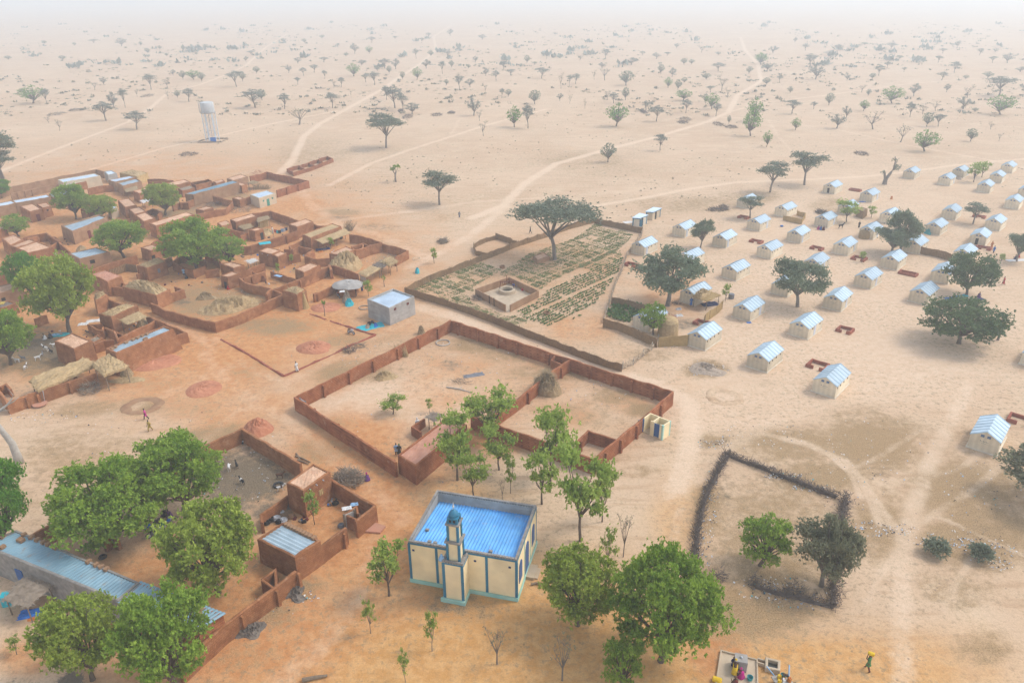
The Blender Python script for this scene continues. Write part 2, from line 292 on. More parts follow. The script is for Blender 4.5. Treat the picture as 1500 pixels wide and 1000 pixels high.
ZN = [  # ellipse zones in the photograph: (cx, cy, rx, ry, channel, strength) g = reddish soil, b = dry grass, dung and painted tree shadow, k = dark ash and painted tree shadow
 (230,420,430,190,'g',1.0),(60,330,240,90,'g',.6),(330,590,150,90,'g',.6),(520,690,140,110,'g',.8),(500,760,150,110,'g',.9),(300,900,260,160,'g',.85),(640,660,110,60,'g',.5),
 (720,560,260,110,'g',.45),(560,860,110,90,'g',.6),(440,300,60,16,'g',.8),(1000,560,60,30,'g',.2),(880,640,90,60,'g',.35),(1050,960,45,40,'g',.9),(800,400,190,90,'g',.45),(980,430,70,60,'g',.5),
 (640,870,70,36,'g',.4),(420,215,90,20,'g',-.2),(700,900,200,120,'g',.1),(170,700,170,80,'g',.35),(458,509,40,16,'g',.6),(700,640,60,60,'g',.6),(40,960,60,40,'g',.6),
 (760,980,480,170,'o',1.0),(1200,985,300,80,'o',.8),(560,800,150,100,'o',.9),(640,740,120,60,'o',.6),(1000,760,60,80,'o',.5),
 (1240,480,330,140,'p',1.0),(1250,330,280,90,'p',.6),(560,590,130,60,'p',1.0),(980,300,110,40,'p',.4),(640,380,60,60,'p',.4),(1080,600,140,40,'p',.8),(860,590,60,30,'p',.7),
(700,505,50,16,'b',.9),(740,515,60,20,'b',.7),(770,545,40,14,'b',.6),(690,545,30,14,'k',.3),(640,500,30,12,'b',.5),(830,548,50,12,'b',.8),(900,580,50,16,'b',.7),(940,600,30,12,'b',.9),(870,615,50,16,'b',.5),(800,600,40,12,'b',.5),(880,540,40,8,'b',.7),(700,530,60,24,'g',.5),(820,600,90,50,'g',.5),(920,590,60,30,'g',.5),
 (700,640,60,24,'g',.9),(745,650,40,20,'g',.7),(655,885,56,20,'k',.5),(720,890,40,14,'k',.35),(840,940,70,26,'k',.18),(1120,560,30,10,'b',.3),(1220,590,30,8,'b',.4),(1180,555,20,6,'b',.3),(1130,830,90,40,'b',.7),(1060,720,16,40,'k',.35),(1150,700,60,8,'k',.35),(1400,640,60,20,'b',.5),(1480,700,40,50,'b',.7),  # faint k ellipse under the two big trees: their cast shadow painted in
 (120,690,110,40,'b',.5),(40,700,50,20,'k',.25),(150,650,90,18,'b',.5),(110,620,40,10,'b',.4),(300,640,50,16,'b',.8),(560,500,70,16,'b',.5),(470,560,50,16,'b',.3),(470,620,50,14,'b',.5),(230,560,60,14,'b',.35),(390,470,50,10,'k',.2),
 (620,250,120,14,'b',.3),(700,290,90,12,'b',.3),(900,250,90,14,'b',.4),(1000,240,120,16,'b',.25),(120,220,140,14,'b',.2),(520,270,70,12,'b',.3),(1230,220,120,10,'b',.35),(1420,215,90,8,'b',.3),(640,150,200,16,'b',.15),(960,130,260,18,'b',.18),(300,150,200,14,'b',.15),(760,415,190,70,'b',.30),(850,480,70,34,'g',.6),(870,500,60,20,'b',.3),
 (350,700,80,46,'k',.85),(320,740,60,26,'k',.5),(60,520,80,34,'k',.45),
 (30,735,60,30,'b',.5),(110,660,90,40,'b',.6),(260,600,70,20,'b',.4),(230,690,70,30,'b',.3),(520,545,90,22,'b',.7),(400,478,70,16,'b',.8),(500,500,60,14,'b',.6),(370,540,60,20,'b',.4),
 (330,640,50,22,'b',.8),(470,660,50,22,'b',.7),(460,225,80,30,'b',.5),(560,235,60,30,'b',.35),(860,235,110,20,'b',.5),(1010,300,120,18,'b',.6),(1100,290,60,14,'b',.6),(1215,300,40,14,'b',.6),(1250,240,100,12,'b',.3),
 (500,310,35,7,'b',.8),(555,333,60,8,'b',.5),(640,318,90,20,'b',.3),(1110,600,50,12,'b',.4),(1035,540,38,15,'b',1.0),(1045,647,30,14,'b',.8),(930,690,45,14,'b',.6),(900,672,40,12,'b',.5),
 (1120,640,80,18,'b',.6),(1280,650,90,50,'b',1.0),(1170,650,110,35,'b',.8),(1200,700,80,35,'b',.9),(1040,745,30,60,'b',.8),(1290,770,60,60,'b',.8),(1400,720,80,60,'b',.9),(1440,780,110,60,'b',1.0),(1400,860,90,40,'b',.5),
 (1260,610,70,22,'b',.6),(1130,780,120,100,'b',.75),(1100,900,120,45,'b',.9),(1440,950,60,30,'b',.7),(1450,720,60,30,'b',.8),(1360,660,60,30,'b',.5),(1395,540,60,14,'b',.2),(1370,510,55,16,'b',.3),  # last ellipse: the spreading tree's cast shadow painted into the soil
 (620,520,60,20,'b',.2),(720,500,70,30,'b',.5),(590,560,50,20,'b',.1),(860,600,70,30,'b',.5),(760,540,60,24,'b',.35),(850,550,40,12,'b',.6),(700,475,60,12,'b',.3),(960,520,50,12,'b',.6),(930,350,30,10,'b',.1),
 (400,900,40,26,'b',.8),(440,860,50,20,'b',.7),(350,960,60,30,'b',.4),(300,690,90,50,'b',.9),(370,700,70,40,'b',1.0),(60,520,80,34,'b',1.0),(300,440,70,26,'b',.9),(380,430,40,14,'b',.7),
 (130,600,80,18,'b',.7),(210,595,34,14,'b',.9),(260,312,50,14,'b',.8),(350,290,30,10,'b',.8),(380,262,30,8,'b',.5),(450,398,30,8,'b',.8),(570,380,30,10,'b',.7),(560,362,30,8,'b',.5),
 (600,405,34,10,'b',.4),(500,620,40,12,'b',.0),(690,890,60,26,'b',.5),(650,868,50,20,'b',.6),(900,300,40,8,'b',.3),
 (405,700,26,18,'k',.9),(340,735,50,26,'k',.6),(400,752,40,20,'k',.8),(620,880,34,14,'k',.35),(700,895,60,16,'k',.3),(70,510,60,22,'k',.8),(370,425,22,8,'k',.8),(498,320,26,6,'k',.5),(265,442,18,7,'k',.6),
 (660,535,24,12,'k',.45),(1005,475,30,10,'k',.6),(1190,870,60,20,'k',.4),(300,300,40,10,'k',.6),(250,440,14,6,'k',.7),(40,480,60,16,'k',.4),(1035,540,30,10,'k',.5),(555,333,40,6,'k',.3),(1290,690,40,30,'k',.25),(1450,770,50,30,'k',.25),
]
_TRW = []
for hw, st, pl in TR:
    _TRW.append((hw, st, [G(*p) for p in pl]))

def track_dist(x, y):
    out = np.zeros_like(x)
    for hw, st, pl in _TRW:
        best = np.full_like(x, 1e9)
        for (ax, ay), (bx, by) in zip(pl[:-1], pl[1:]):
            lo, hi = min(ay, by) - 12, max(ay, by) + 12
            m = (y > lo) & (y < hi) & (x > min(ax, bx) - 12) & (x < max(ax, bx) + 12)
            if not m.any(): continue
            xx, yy = x[m], y[m]; dx, dy = bx - ax, by - ay; l2 = dx * dx + dy * dy + 1e-9
            t = np.clip(((xx - ax) * dx + (yy - ay) * dy) / l2, 0, 1)
            if hw < .7: t = np.clip(t, .02, .98)
            best[m] = np.minimum(best[m], np.hypot(xx - ax - t * dx, yy - ay - t * dy))
        w = hw * 0.9 + 0.4
        v = st * np.clip(1.35 - best / w * .9, 0, 1)
        out = np.maximum(out, v)
    return out

def soil(x, y):
    px, py = PJ(x, y, 0.0)
    g = np.zeros_like(x); b = np.zeros_like(x); k = np.zeros_like(x); o = np.zeros_like(x); p = np.zeros_like(x)
    for cx, cy, rx, ry, ch, st in ZN:
        d = np.sqrt(((px - cx) / rx) ** 2 + ((py - cy) / ry) ** 2)
        v = st * np.clip(1.5 - d * 1.1, 0, 1)
        if ch == 'g': g = np.maximum(g, v) if st > 0 else g
        elif ch == 'b': b = np.maximum(b, v)
        elif ch == 'o': o = np.maximum(o, v)
        elif ch == 'p': p = np.maximum(p, v)
        else: k = np.maximum(k, v)
    return track_dist(x, y), g, b, k, o, p

def paint_soil(me, x, y):
    t, g, b, k, o_, p_ = soil(x, y)
    for nm, a in (('track', t), ('redsoil', g), ('grass_and_shadow', b), ('ash_and_shadow', k), ('orangesand', o_), ('palesand', p_)):
        at = me.attributes.new(nm, 'FLOAT', 'POINT'); at.data.foreach_set('value', a.astype(np.float32))

def ground_material():
    m = bpy.data.materials.new('dry_sandy_soil'); m.use_nodes = True; t = m.node_tree; N = t.nodes; L = t.links
    b = N['Principled BSDF']; b.inputs['Roughness'].default_value = .97; b.inputs['Specular IOR Level'].default_value = .1
    ge = N.new('ShaderNodeNewGeometry'); P = ge.outputs['Position']
    def noise(sc, det=4, rough=.55, stretch=None):
        n = N.new('ShaderNodeTexNoise'); n.inputs['Scale'].default_value = sc; n.inputs['Detail'].default_value = det; n.inputs['Roughness'].default_value = rough
        if stretch:
            mp = N.new('ShaderNodeMapping'); mp.inputs['Scale'].default_value = stretch; mp.inputs['Rotation'].default_value = (0, 0, .5); L.new(P, mp.inputs[0]); L.new(mp.outputs[0], n.inputs['Vector'])
        else: L.new(P, n.inputs['Vector'])
        return n.outputs['Fac']
    def rng(v, a, c, lo=0.0, hi=1.0):
        r = N.new('ShaderNodeMapRange'); r.interpolation_type = 'SMOOTHSTEP'
        for k_, x_ in (('From Min', a), ('From Max', c), ('To Min', lo), ('To Max', hi)): r.inputs[k_].default_value = x_
        L.new(v, r.inputs['Value']); return r.outputs[0]
    def mix(f, a, c, mode='MIX'):
        x = N.new('ShaderNodeMix'); x.data_type = 'RGBA'; x.blend_type = mode
        if isinstance(f, float): x.inputs['Factor'].default_value = f
        else: L.new(f, x.inputs['Factor'])
        for k_, v_ in (('A', a), ('B', c)):
            if isinstance(v_, tuple): x.inputs[k_].default_value = (*v_, 1)
            else: L.new(v_, x.inputs[k_])
        return x.outputs['Result']
    def mth(op, a, c, clamp=False):
        x = N.new('ShaderNodeMath'); x.operation = op; x.use_clamp = clamp
        for i_, v_ in enumerate((a, c)):
            if isinstance(v_, (int, float)): x.inputs[i_].default_value = v_
            else: L.new(v_, x.inputs[i_])
        return x.outputs[0]
    def attr(nm):
        a = N.new('ShaderNodeAttribute'); a.attribute_name = nm; return a.outputs['Fac']
    big, mid, fine, grain = noise(.02, 5), noise(.13, 6, .6), noise(.9, 6, .65), noise(7, 4, .7)
    streak = noise(.5, 5, .6, (.25, 1.6, 1))
    base = mix(rng(big, .38, .62), (.525, .358, .222), (.57, .405, .262))
    base = mix(rng(mid, .42, .72), base, (.59, .435, .285))
    base = mix(rng(streak, .50, .68, 0, .55), base, (.42, .27, .155))
    osd = rng(mth('ADD', attr('orangesand'), mth('MULTIPLY', mth('SUBTRACT', mid, .5), .7)), .05, .95)
    base = mix(osd, base, mix(rng(fine, .35, .65), (.51, .260, .085), (.59, .335, .135)))
    psd = rng(mth('ADD', attr('palesand'), mth('MULTIPLY', mth('SUBTRACT', mid, .5), .6)), .05, .95)
    base = mix(mth('MULTIPLY', psd, .9), base, mix(rng(fine, .35, .65), (.58, .405, .26), (.64, .47, .32)))
    # reddish village soil
    gr = rng(mth('ADD', attr('redsoil'), mth('MULTIPLY', mth('SUBTRACT', mid, .5), .9)), .15, .85)
    red = mix(rng(fine, .35, .65), (.47, .205, .075), (.56, .285, .120))
    base = mix(gr, base, red)
    # dry grass, dung, litter and a painted tree shadow
    dg = rng(mth('ADD', attr('grass_and_shadow'), mth('ADD', mth('MULTIPLY', mth('SUBTRACT', fine, .5), 1.5), mth('MULTIPLY', mth('SUBTRACT', mid, .5), 1.0))), .20, .95)
    gc = mix(rng(grain, .35, .6), (.205, .130, .058), (.37, .245, .125))
    base = mix(mth('MULTIPLY', dg, .92), base, gc)
    # faint tufty speckle everywhere on the open plain
    sp = rng(noise(1.3, 6, .8), .50, .64, 0, .75)
    base = mix(mth('MULTIPLY', sp, rng(noise(.05, 4), .34, .58)), base, (.27, .205, .12))
    ak = rng(mth('ADD', attr('ash_and_shadow'), mth('MULTIPLY', mth('SUBTRACT', fine, .5), 1.4)), .18, .80)  # ash, plus tree shadow put in as soil colour
    base = mix(mth('MULTIPLY', ak, .88), base, mix(rng(grain, .35, .6), (.085, .068, .048), (.19, .15, .10)))
    tk = rng(mth('ADD', attr('track'), mth('ADD', mth('MULTIPLY', mth('SUBTRACT', fine, .5), .9), mth('MULTIPLY', mth('SUBTRACT', noise(.25, 4), .5), .9))), .3, 1.05)
    tcol = mix(gr, (.67, .50, .345), (.61, .355, .20))
    base = mix(mth('MULTIPLY', tk, .78), base, tcol)
    mot = mth('MULTIPLY', rng(noise(2.6, 5, .75), .45, .66, 0, .34), mth('SUBTRACT', 1.0, mth('MULTIPLY', attr('palesand'), .6)))
    base = mix(mot, base, mix(.5, base, (.20, .12, .06)))
    # scattered dark crumbs
    vo = N.new('ShaderNodeTexVoronoi'); vo.inputs['Scale'].default_value = 1.1; L.new(P, vo.inputs['Vector'])
    cr = mth('MULTIPLY', rng(vo.outputs['Distance'], .16, .07), rng(noise(.35, 3), .50, .60))
    base = mix(mth('MULTIPLY', cr, .55), base, (.13, .10, .075))
    base = mix(1.0, base, rng_col(N, L, grain), 'MULTIPLY')
    L.new(base, b.inputs['Base Color'])
    bp = N.new('ShaderNodeBump'); bp.inputs['Strength'].default_value = .55; bp.inputs['Distance'].default_value = .2
    L.new(mth('ADD', fine, mth('MULTIPLY', grain, .35)), bp.inputs['Height']); L.new(bp.outputs[0], b.inputs['Normal'])
    return m

def rng_col(N, L, v):
    r = N.new('ShaderNodeMapRange'); r.inputs['From Min'].default_value = .3; r.inputs['From Max'].default_value = .7
    r.inputs['To Min'].default_value = .86; r.inputs['To Max'].default_value = 1.12; L.new(v, r.inputs['Value']); return r.outputs[0]

M['ground'] = ground_material()

def axis(lo, hi, c, st, gr):
    a = [c]; s_ = st
    while a[-1] < hi:
        s_ = max(st, abs(a[-1] - c) * gr); a.append(a[-1] + s_)
    b_ = [c]
    while b_[-1] > lo:
        s_ = max(st, abs(b_[-1] - c) * gr); b_.append(b_[-1] - s_)
    return np.array(sorted(set(b_[1:] + a)))

def grid_mesh(name, xs, ys, zf=None):
    X, Y = np.meshgrid(xs, ys); nx, ny = len(xs), len(ys)
    Z = zf(X, Y) if zf else np.zeros_like(X)
    V = np.stack([X.ravel(), Y.ravel(), Z.ravel()], 1)
    i = np.arange(nx * ny).reshape(ny, nx)
    Fq = np.stack([i[:-1, :-1].ravel(), i[:-1, 1:].ravel(), i[1:, 1:].ravel(), i[1:, :-1].ravel()], 1)
    me = np_mesh(name, V, Fq, M['ground'], True); return me, X.ravel(), Y.ravel()

gx = axis(-9000, 9000, 10, .8, .009); gy = axis(-600, 9000, 60, .7, .0085)
me, X_, Y_ = grid_mesh('ground', gx, gy)
paint_soil(me, X_, Y_)
go = bpy.data.objects.new('ground', me); COL.objects.link(go); tag(go, kind='structure')

def ribbon(name, pl, hw, z):
    pts = [];
    for (ax, ay), (bx, by) in zip(pl[:-1], pl[1:]):
        n = max(1, int(math.hypot(bx - ax, by - ay) / 1.5))
        pts += [(ax + (bx - ax) * i / n, ay + (by - ay) * i / n) for i in range(n)]
    pts.append(pl[-1]); P_ = np.array(pts)
    for _ in range(3): P_[1:-1] = (P_[:-2] + P_[1:-1] * 2 + P_[2:]) / 4
    T_ = np.gradient(P_, axis=0); T_ /= np.linalg.norm(T_, axis=1)[:, None] + 1e-9; Nn = np.stack([-T_[:, 1], T_[:, 0]], 1)
    ks = np.linspace(-1, 1, 7); V = []
    for k_ in ks: V.append(np.concatenate([P_ + Nn * hw * k_, np.full((len(P_), 1), z)], 1))
    V = np.stack(V, 1).reshape(-1, 3); n = len(P_); i = np.arange(n * 7).reshape(n, 7)
    Fq = np.stack([i[:-1, :-1].ravel(), i[:-1, 1:].ravel(), i[1:, 1:].ravel(), i[1:, :-1].ravel()], 1)
    me = np_mesh(name, V, Fq, M['ground'], True); paint_soil(me, V[:, 0].copy(), V[:, 1].copy())
    o = bpy.data.objects.new(name, me); COL.objects.link(o); tag(o, kind='structure'); return o
for i_, (hw, st, pl) in enumerate(_TRW):
    ribbon('dirt_track' if hw > 1.0 else 'footpath', pl, hw, .006 + .004 * (i_ % 12) / 4)
# haze: dust in the air over the whole plain
hb = MB(); hb.box(0, 4000, -1, 18400, 9900, 58.5)
hm = bpy.data.materials.new('dusty_air'); hm.use_nodes = True; hm.node_tree.nodes.clear()
vp = hm.node_tree.nodes.new('ShaderNodeVolumePrincipled'); vo_ = hm.node_tree.nodes.new('ShaderNodeOutputMaterial')
hm.node_tree.links.new(vp.outputs[0], vo_.inputs['Volume'])
vp.inputs['Color'].default_value = (.81, .865, .885, 1); vp.inputs['Density'].default_value = .00088; vp.inputs['Anisotropy'].default_value = .25
tag(hb.build('haze', hm), 'pale dusty haze thickening over the far plain', 'haze', kind='stuff')
# ---------------------------------------------------------------- builders
def hsh(*a):
    v = math.sin(sum(x * k for x, k in zip(a, (12.9898, 78.233, 37.719, 4.581)))) * 43758.5453
    return v - math.floor(v)

def smooth_noise(t, seed=0.0):
    i = math.floor(t); f = t - i; f = f * f * (3 - 2 * f)
    return (hsh(i, seed) * (1 - f) + hsh(i + 1, seed) * f) * 2 - 1

def sub_poly(P, step, closed=False):
    out = []; n = len(P)
    for i in range(n if closed else n - 1):
        a, b = P[i], P[(i + 1) % n]; k = max(1, round(math.hypot(b[0] - a[0], b[1] - a[1]) / step))
        out += [(a[0] + (b[0] - a[0]) * j / k, a[1] + (b[1] - a[1]) * j / k) for j in range(k)]
    if not closed: out.append(P[-1])
    return out

def strip_wall(mb, P, h, t, jit=.05, step=.8, closed=False, z0=0.0, lean=0.0, batter=.25, seed=0.0, hs=None):
    """wall of thickness t along world polyline P, uneven top"""
    Q = sub_poly(P, step, closed); n = len(Q); secs = []
    L = 0.0
    tot = sum(math.hypot(Q[i + 1][0] - Q[i][0], Q[i + 1][1] - Q[i][1]) for i in range(n - 1)) or 1
    for i, q in enumerate(Q):
        a = Q[(i - 1) % n] if closed else Q[max(i - 1, 0)]; b = Q[(i + 1) % n] if closed else Q[min(i + 1, n - 1)]
        def dr(u, w):
            d = (w[0] - u[0], w[1] - u[1]); l = math.hypot(*d); return (d[0] / l, d[1] / l) if l > 1e-6 else None
        d1, d2 = dr(a, q), dr(q, b); d1 = d1 or d2; d2 = d2 or d1
        n1, n2 = (-d1[1], d1[0]), (-d2[1], d2[0]); m = (n1[0] + n2[0], n1[1] + n2[1]); l = math.hypot(*m) or 1; m = (m[0] / l, m[1] / l)
        k = 1 / max(.45, m[0] * n1[0] + m[1] * n1[1])
        hh = h if hs is None else np.interp(L / tot, np.linspace(0, 1, len(hs)), hs)
        hh = hh * (1 + 0) + jit * smooth_noise(L / 1.7 + q[0] * .3, seed) + jit * .5 * smooth_noise(L * 1.3, seed + 5)
        w = t / 2 * k; wb = w * (1 + batter); o = jit * .4 * smooth_noise(L / 1.1, seed + 9)
        secs.append([(q[0] + m[0] * (wb + o), q[1] + m[1] * (wb + o), z0), (q[0] + m[0] * (w + o), q[1] + m[1] * (w + o), z0 + hh - t * .15), (q[0] + m[0] * (w * .55 + o), q[1] + m[1] * (w * .55 + o), z0 + hh),
                     (q[0] - m[0] * (w * .55 - o), q[1] - m[1] * (w * .55 - o), z0 + hh), (q[0] - m[0] * (w - o), q[1] - m[1] * (w - o), z0 + hh - t * .15), (q[0] - m[0] * (wb - o), q[1] - m[1] * (wb - o), z0)])
        if i + 1 < n: L += math.hypot(Q[i + 1][0] - q[0], Q[i + 1][1] - q[1])
    vs = [p for s_ in secs for p in s_]; fs = []
    for i in range(n if closed else n - 1):
        j = (i + 1) % n
        for k in range(6): fs.append((i * 6 + k, i * 6 + (k + 1) % 6, j * 6 + (k + 1) % 6, j * 6 + k))
    if not closed: fs += [(5, 4, 3, 2, 1, 0), tuple((n - 1) * 6 + k for k in range(6))]
    return mb.add(vs, fs)

def near_poly(P, q):
    best = None
    for a, b in zip(P[:-1], P[1:]):
        dx, dy = b[0] - a[0], b[1] - a[1]; t = max(0, min(1, ((q[0] - a[0]) * dx + (q[1] - a[1]) * dy) / (dx * dx + dy * dy)))
        c = (a[0] + dx * t, a[1] + dy * t); d = math.hypot(q[0] - c[0], q[1] - c[1])
        if best is None or d < best[0]: best = (d, c, math.atan2(dy, dx))
    return best[1], best[2]

def wall(name, pix, h, label, t=.34, m='mud', pil=(), side=1, cat='wall', group=None, jit=.11, closed=False, step=.8, hs=None, pilm=None, batter=.25):
    P = [G(px, py, h) for px, py in pix]
    if not pil:
        mb = MB(); strip_wall(mb, P, h, t, jit, step, closed, seed=pix[0][0], hs=hs, batter=batter)
        return tag(mb.build(name, M[m], loc=(P[0][0], P[0][1], 0)), label, cat, group)
    r = ROOT(name, label, cat, P[0][0], P[0][1], group)
    mb = MB(); strip_wall(mb, P, h, t, jit, step, closed, seed=pix[0][0], hs=hs, batter=batter); mb.build('wall_run', M[m], r)
    for q in pil:
        c, an = near_poly(P, G(q[0], q[1], h)); sd_ = q[2] if len(q) > 2 else side
        nx, ny = -math.sin(an) * sd_, math.cos(an) * sd_
        b = MB(); b.box(c[0] + nx * (t * .5 + .16), c[1] + ny * (t * .5 + .16), 0, .34, .38, h - .22, an, .82); b.build('pilaster', M[pilm or m], r)
    return r

def rough_box(mb, q, zb, z, zr, t=.28, batter=.10, jit=.05, step=.9, seed=0.0):
    """four-sided mud or block building: outer skin, parapet, recessed roof level; q = world top corners"""
    n = len(q); a = sum(q[i][0] * q[(i + 1) % n][1] - q[(i + 1) % n][0] * q[i][1] for i in range(n))
    q = list(q) if a > 0 else list(q)[::-1]
    zt = list(z) if isinstance(z, (list, tuple)) else [z] * n
    if a <= 0: zt = zt[::-1]
    cx = sum(p[0] for p in q) / n; cy = sum(p[1] for p in q) / n
    Q = []; ZZ = []; IN = []
    for i in range(n):
        p0, p1, pm = q[i], q[(i + 1) % n], q[i - 1]
        k = max(1, round(math.hypot(p1[0] - p0[0], p1[1] - p0[1]) / step))
        def inn(pa, pb, pc, w):
            d1 = ((pb[0] - pa[0]), (pb[1] - pa[1])); d2 = ((pc[0] - pb[0]), (pc[1] - pb[1]))
            l1, l2 = math.hypot(*d1) or 1, math.hypot(*d2) or 1
            n1, n2 = (-d1[1] / l1, d1[0] / l1), (-d2[1] / l2, d2[0] / l2); m = (n1[0] + n2[0], n1[1] + n2[1]); l = math.hypot(*m) or 1
            m = (m[0] / l, m[1] / l); return (m[0] * w / max(.4, m[0] * n1[0] + m[1] * n1[1]), m[1] * w / max(.4, m[0] * n1[0] + m[1] * n1[1]))
        for j in range(k):
            f = j / k; p = (p0[0] + (p1[0] - p0[0]) * f, p0[1] + (p1[1] - p0[1]) * f)
            if j == 0: off = inn(pm, p0, p1, 1.0)
            else:
                d = (p1[0] - p0[0], p1[1] - p0[1]); l = math.hypot(*d); off = (-d[1] / l, d[0] / l)
            Q.append(p); IN.append(off); ZZ.append(zt[i] + (zt[(i + 1) % n] - zt[i]) * f)
    N_ = len(Q); vs = []
    for lvl in range(6):
        for i, (p, o) in enumerate(zip(Q, IN)):
            jz = jit * (hsh(p[0], p[1], seed) - .5); jj = jit * .6 * (hsh(p[0], p[1], seed + lvl) - .5)
            if lvl == 0: w, zz = -batter, zb
            elif lvl == 1: w, zz = -batter * .45 + jj, zb + (ZZ[i] - zb) * .5
            elif lvl == 2: w, zz = 0 + jj * .5, ZZ[i] - .06 + jz
            elif lvl == 3: w, zz = .07, ZZ[i] + jz
            elif lvl == 4: w, zz = t * .85, ZZ[i] + jz
            else: w, zz = t, zr[i % len(zr)] if isinstance(zr, list) else zr - .05
            vs.append((p[0] + o[0] * w, p[1] + o[1] * w, zz))
    fs = [(l * N_ + i, l * N_ + (i + 1) % N_, (l + 1) * N_ + (i + 1) % N_, (l + 1) * N_ + i) for l in range(5) for i in range(N_)]
    fs.append(tuple(range(N_))[::-1])
    mb.add(vs, fs)
    return q

def inset(q, w):
    n = len(q); a = sum(q[i][0] * q[(i + 1) % n][1] - q[(i + 1) % n][0] * q[i][1] for i in range(n)); s_ = 1 if a > 0 else -1
    out = []
    for i in range(n):
        pa, pb, pc = q[i - 1], q[i], q[(i + 1) % n]
        d1 = (pb[0] - pa[0], pb[1] - pa[1]); d2 = (pc[0] - pb[0], pc[1] - pb[1]); l1, l2 = math.hypot(*d1) or 1, math.hypot(*d2) or 1
        n1, n2 = (-d1[1] / l1 * s_, d1[0] / l1 * s_), (-d2[1] / l2 * s_, d2[0] / l2 * s_); m = (n1[0] + n2[0], n1[1] + n2[1]); l = math.hypot(*m) or 1; m = (m[0] / l, m[1] / l)
        k = w / max(.4, m[0] * n1[0] + m[1] * n1[1]); out.append((pb[0] + m[0] * k, pb[1] + m[1] * k))
    return out

def sheet(mb, q, zs, amp=0.0, pitch=.35, th=.04, seed=0.0, nsub=14):
    """roof surface over quad q (W,N,E,S) with corner heights; corrugated across 0->1 direction, or lumpy for mud"""
    U, V_ = nsub, nsub; vs = []
    for j in range(V_ + 1):
        for i in range(U + 1):
            u, v = i / U, j / V_
            x = (q[0][0] * (1 - u) + q[1][0] * u) * (1 - v) + (q[3][0] * (1 - u) + q[2][0] * u) * v
            y = (q[0][1] * (1 - u) + q[1][1] * u) * (1 - v) + (q[3][1] * (1 - u) + q[2][1] * u) * v
            z = (zs[0] * (1 - u) + zs[1] * u) * (1 - v) + (zs[3] * (1 - u) + zs[2] * u) * v
            edge = 0 if (i in (0, U) or j in (0, V_)) else 1
            vs.append((x, y, z + amp * (hsh(i, j, seed) - .5) * (edge if amp > 0 else 1)))
    n = (U + 1) * (V_ + 1)
    fs = [(j * (U + 1) + i, j * (U + 1) + i + 1, (j + 1) * (U + 1) + i + 1, (j + 1) * (U + 1) + i) for j in range(V_) for i in range(U)]
    x0 = vs[0]; e1 = (vs[U][0] - x0[0], vs[U][1] - x0[1]); e2 = (vs[-1 - U][0] - x0[0], vs[-1 - U][1] - x0[1])
    if e1[0] * e2[1] - e1[1] * e2[0] < 0: fs = [f[::-1] for f in fs]
    return mb.add(vs, fs)

def corr(mb, q, zs, pitch=.4, amp=.035, along=0, over=0.0):
    """real corrugations: ridges run across; along=0 ridges perpendicular to edge 0->1"""
    if over: q = inset(q, -over)
    if along: q = [q[1], q[2], q[3], q[0]]; zs = [zs[1], zs[2], zs[3], zs[0]]
    l = math.hypot(q[1][0] - q[0][0], q[1][1] - q[0][1]); k = max(2, int(l / pitch)); vs = []
    us = [i / (2 * k) for i in range(2 * k + 1)]
    for i, u in enumerate(us):
        for v in (0.0, 1.0):
            x = (q[0][0] * (1 - u) + q[1][0] * u) * (1 - v) + (q[3][0] * (1 - u) + q[2][0] * u) * v
            y = (q[0][1] * (1 - u) + q[1][1] * u) * (1 - v) + (q[3][1] * (1 - u) + q[2][1] * u) * v
            z = (zs[0] * (1 - u) + zs[1] * u) * (1 - v) + (zs[3] * (1 - u) + zs[2] * u) * v
            vs.append((x, y, z + (amp if i % 2 else -amp)))
    n = len(vs); top = [(2 * i, 2 * i + 2, 2 * i + 3, 2 * i + 1) for i in range(2 * k)]
    x0 = vs[0]; e1 = (vs[-2][0] - x0[0], vs[-2][1] - x0[1]); e2 = (vs[1][0] - x0[0], vs[1][1] - x0[1])
    if e1[0] * e2[1] - e1[1] * e2[0] < 0: top = [f[::-1] for f in top]
    lo = [(x, y, z - .03) for x, y, z in vs]
    rim = [0] + [2 * i for i in range(1, 2 * k + 1)] + [2 * i + 1 for i in range(2 * k, -1, -1)]
    fs = top + [tuple(i + n for i in f[::-1]) for f in top] + [(rim[i], rim[(i + 1) % len(rim)], rim[(i + 1) % len(rim)] + n, rim[i] + n) for i in range(len(rim))]
    return mb.add(vs + lo, fs)

def on_side(q, k, f, out=.02):
    """point and angle on side k (from corner k to k+1) of the quad q (W,N,E,S world)"""
    a, b = q[k], q[(k + 1) % 4]; x, y = a[0] + (b[0] - a[0]) * f, a[1] + (b[1] - a[1]) * f
    an = math.atan2(b[1] - a[1], b[0] - a[0]); cx = sum(p[0] for p in q) / 4; cy = sum(p[1] for p in q) / 4
    nx, ny = -math.sin(an), math.cos(an)
    if (x - cx) * nx + (y - cy) * ny < 0: nx, ny = -nx, -ny
    return x + nx * out, y + ny * out, an

def panel(mb, q, k, f, z0, w, h, out=.05, th=.10):
    x, y, an = on_side(q, k, f, out); mb.box(x, y, z0, w, th, h, an); return mb

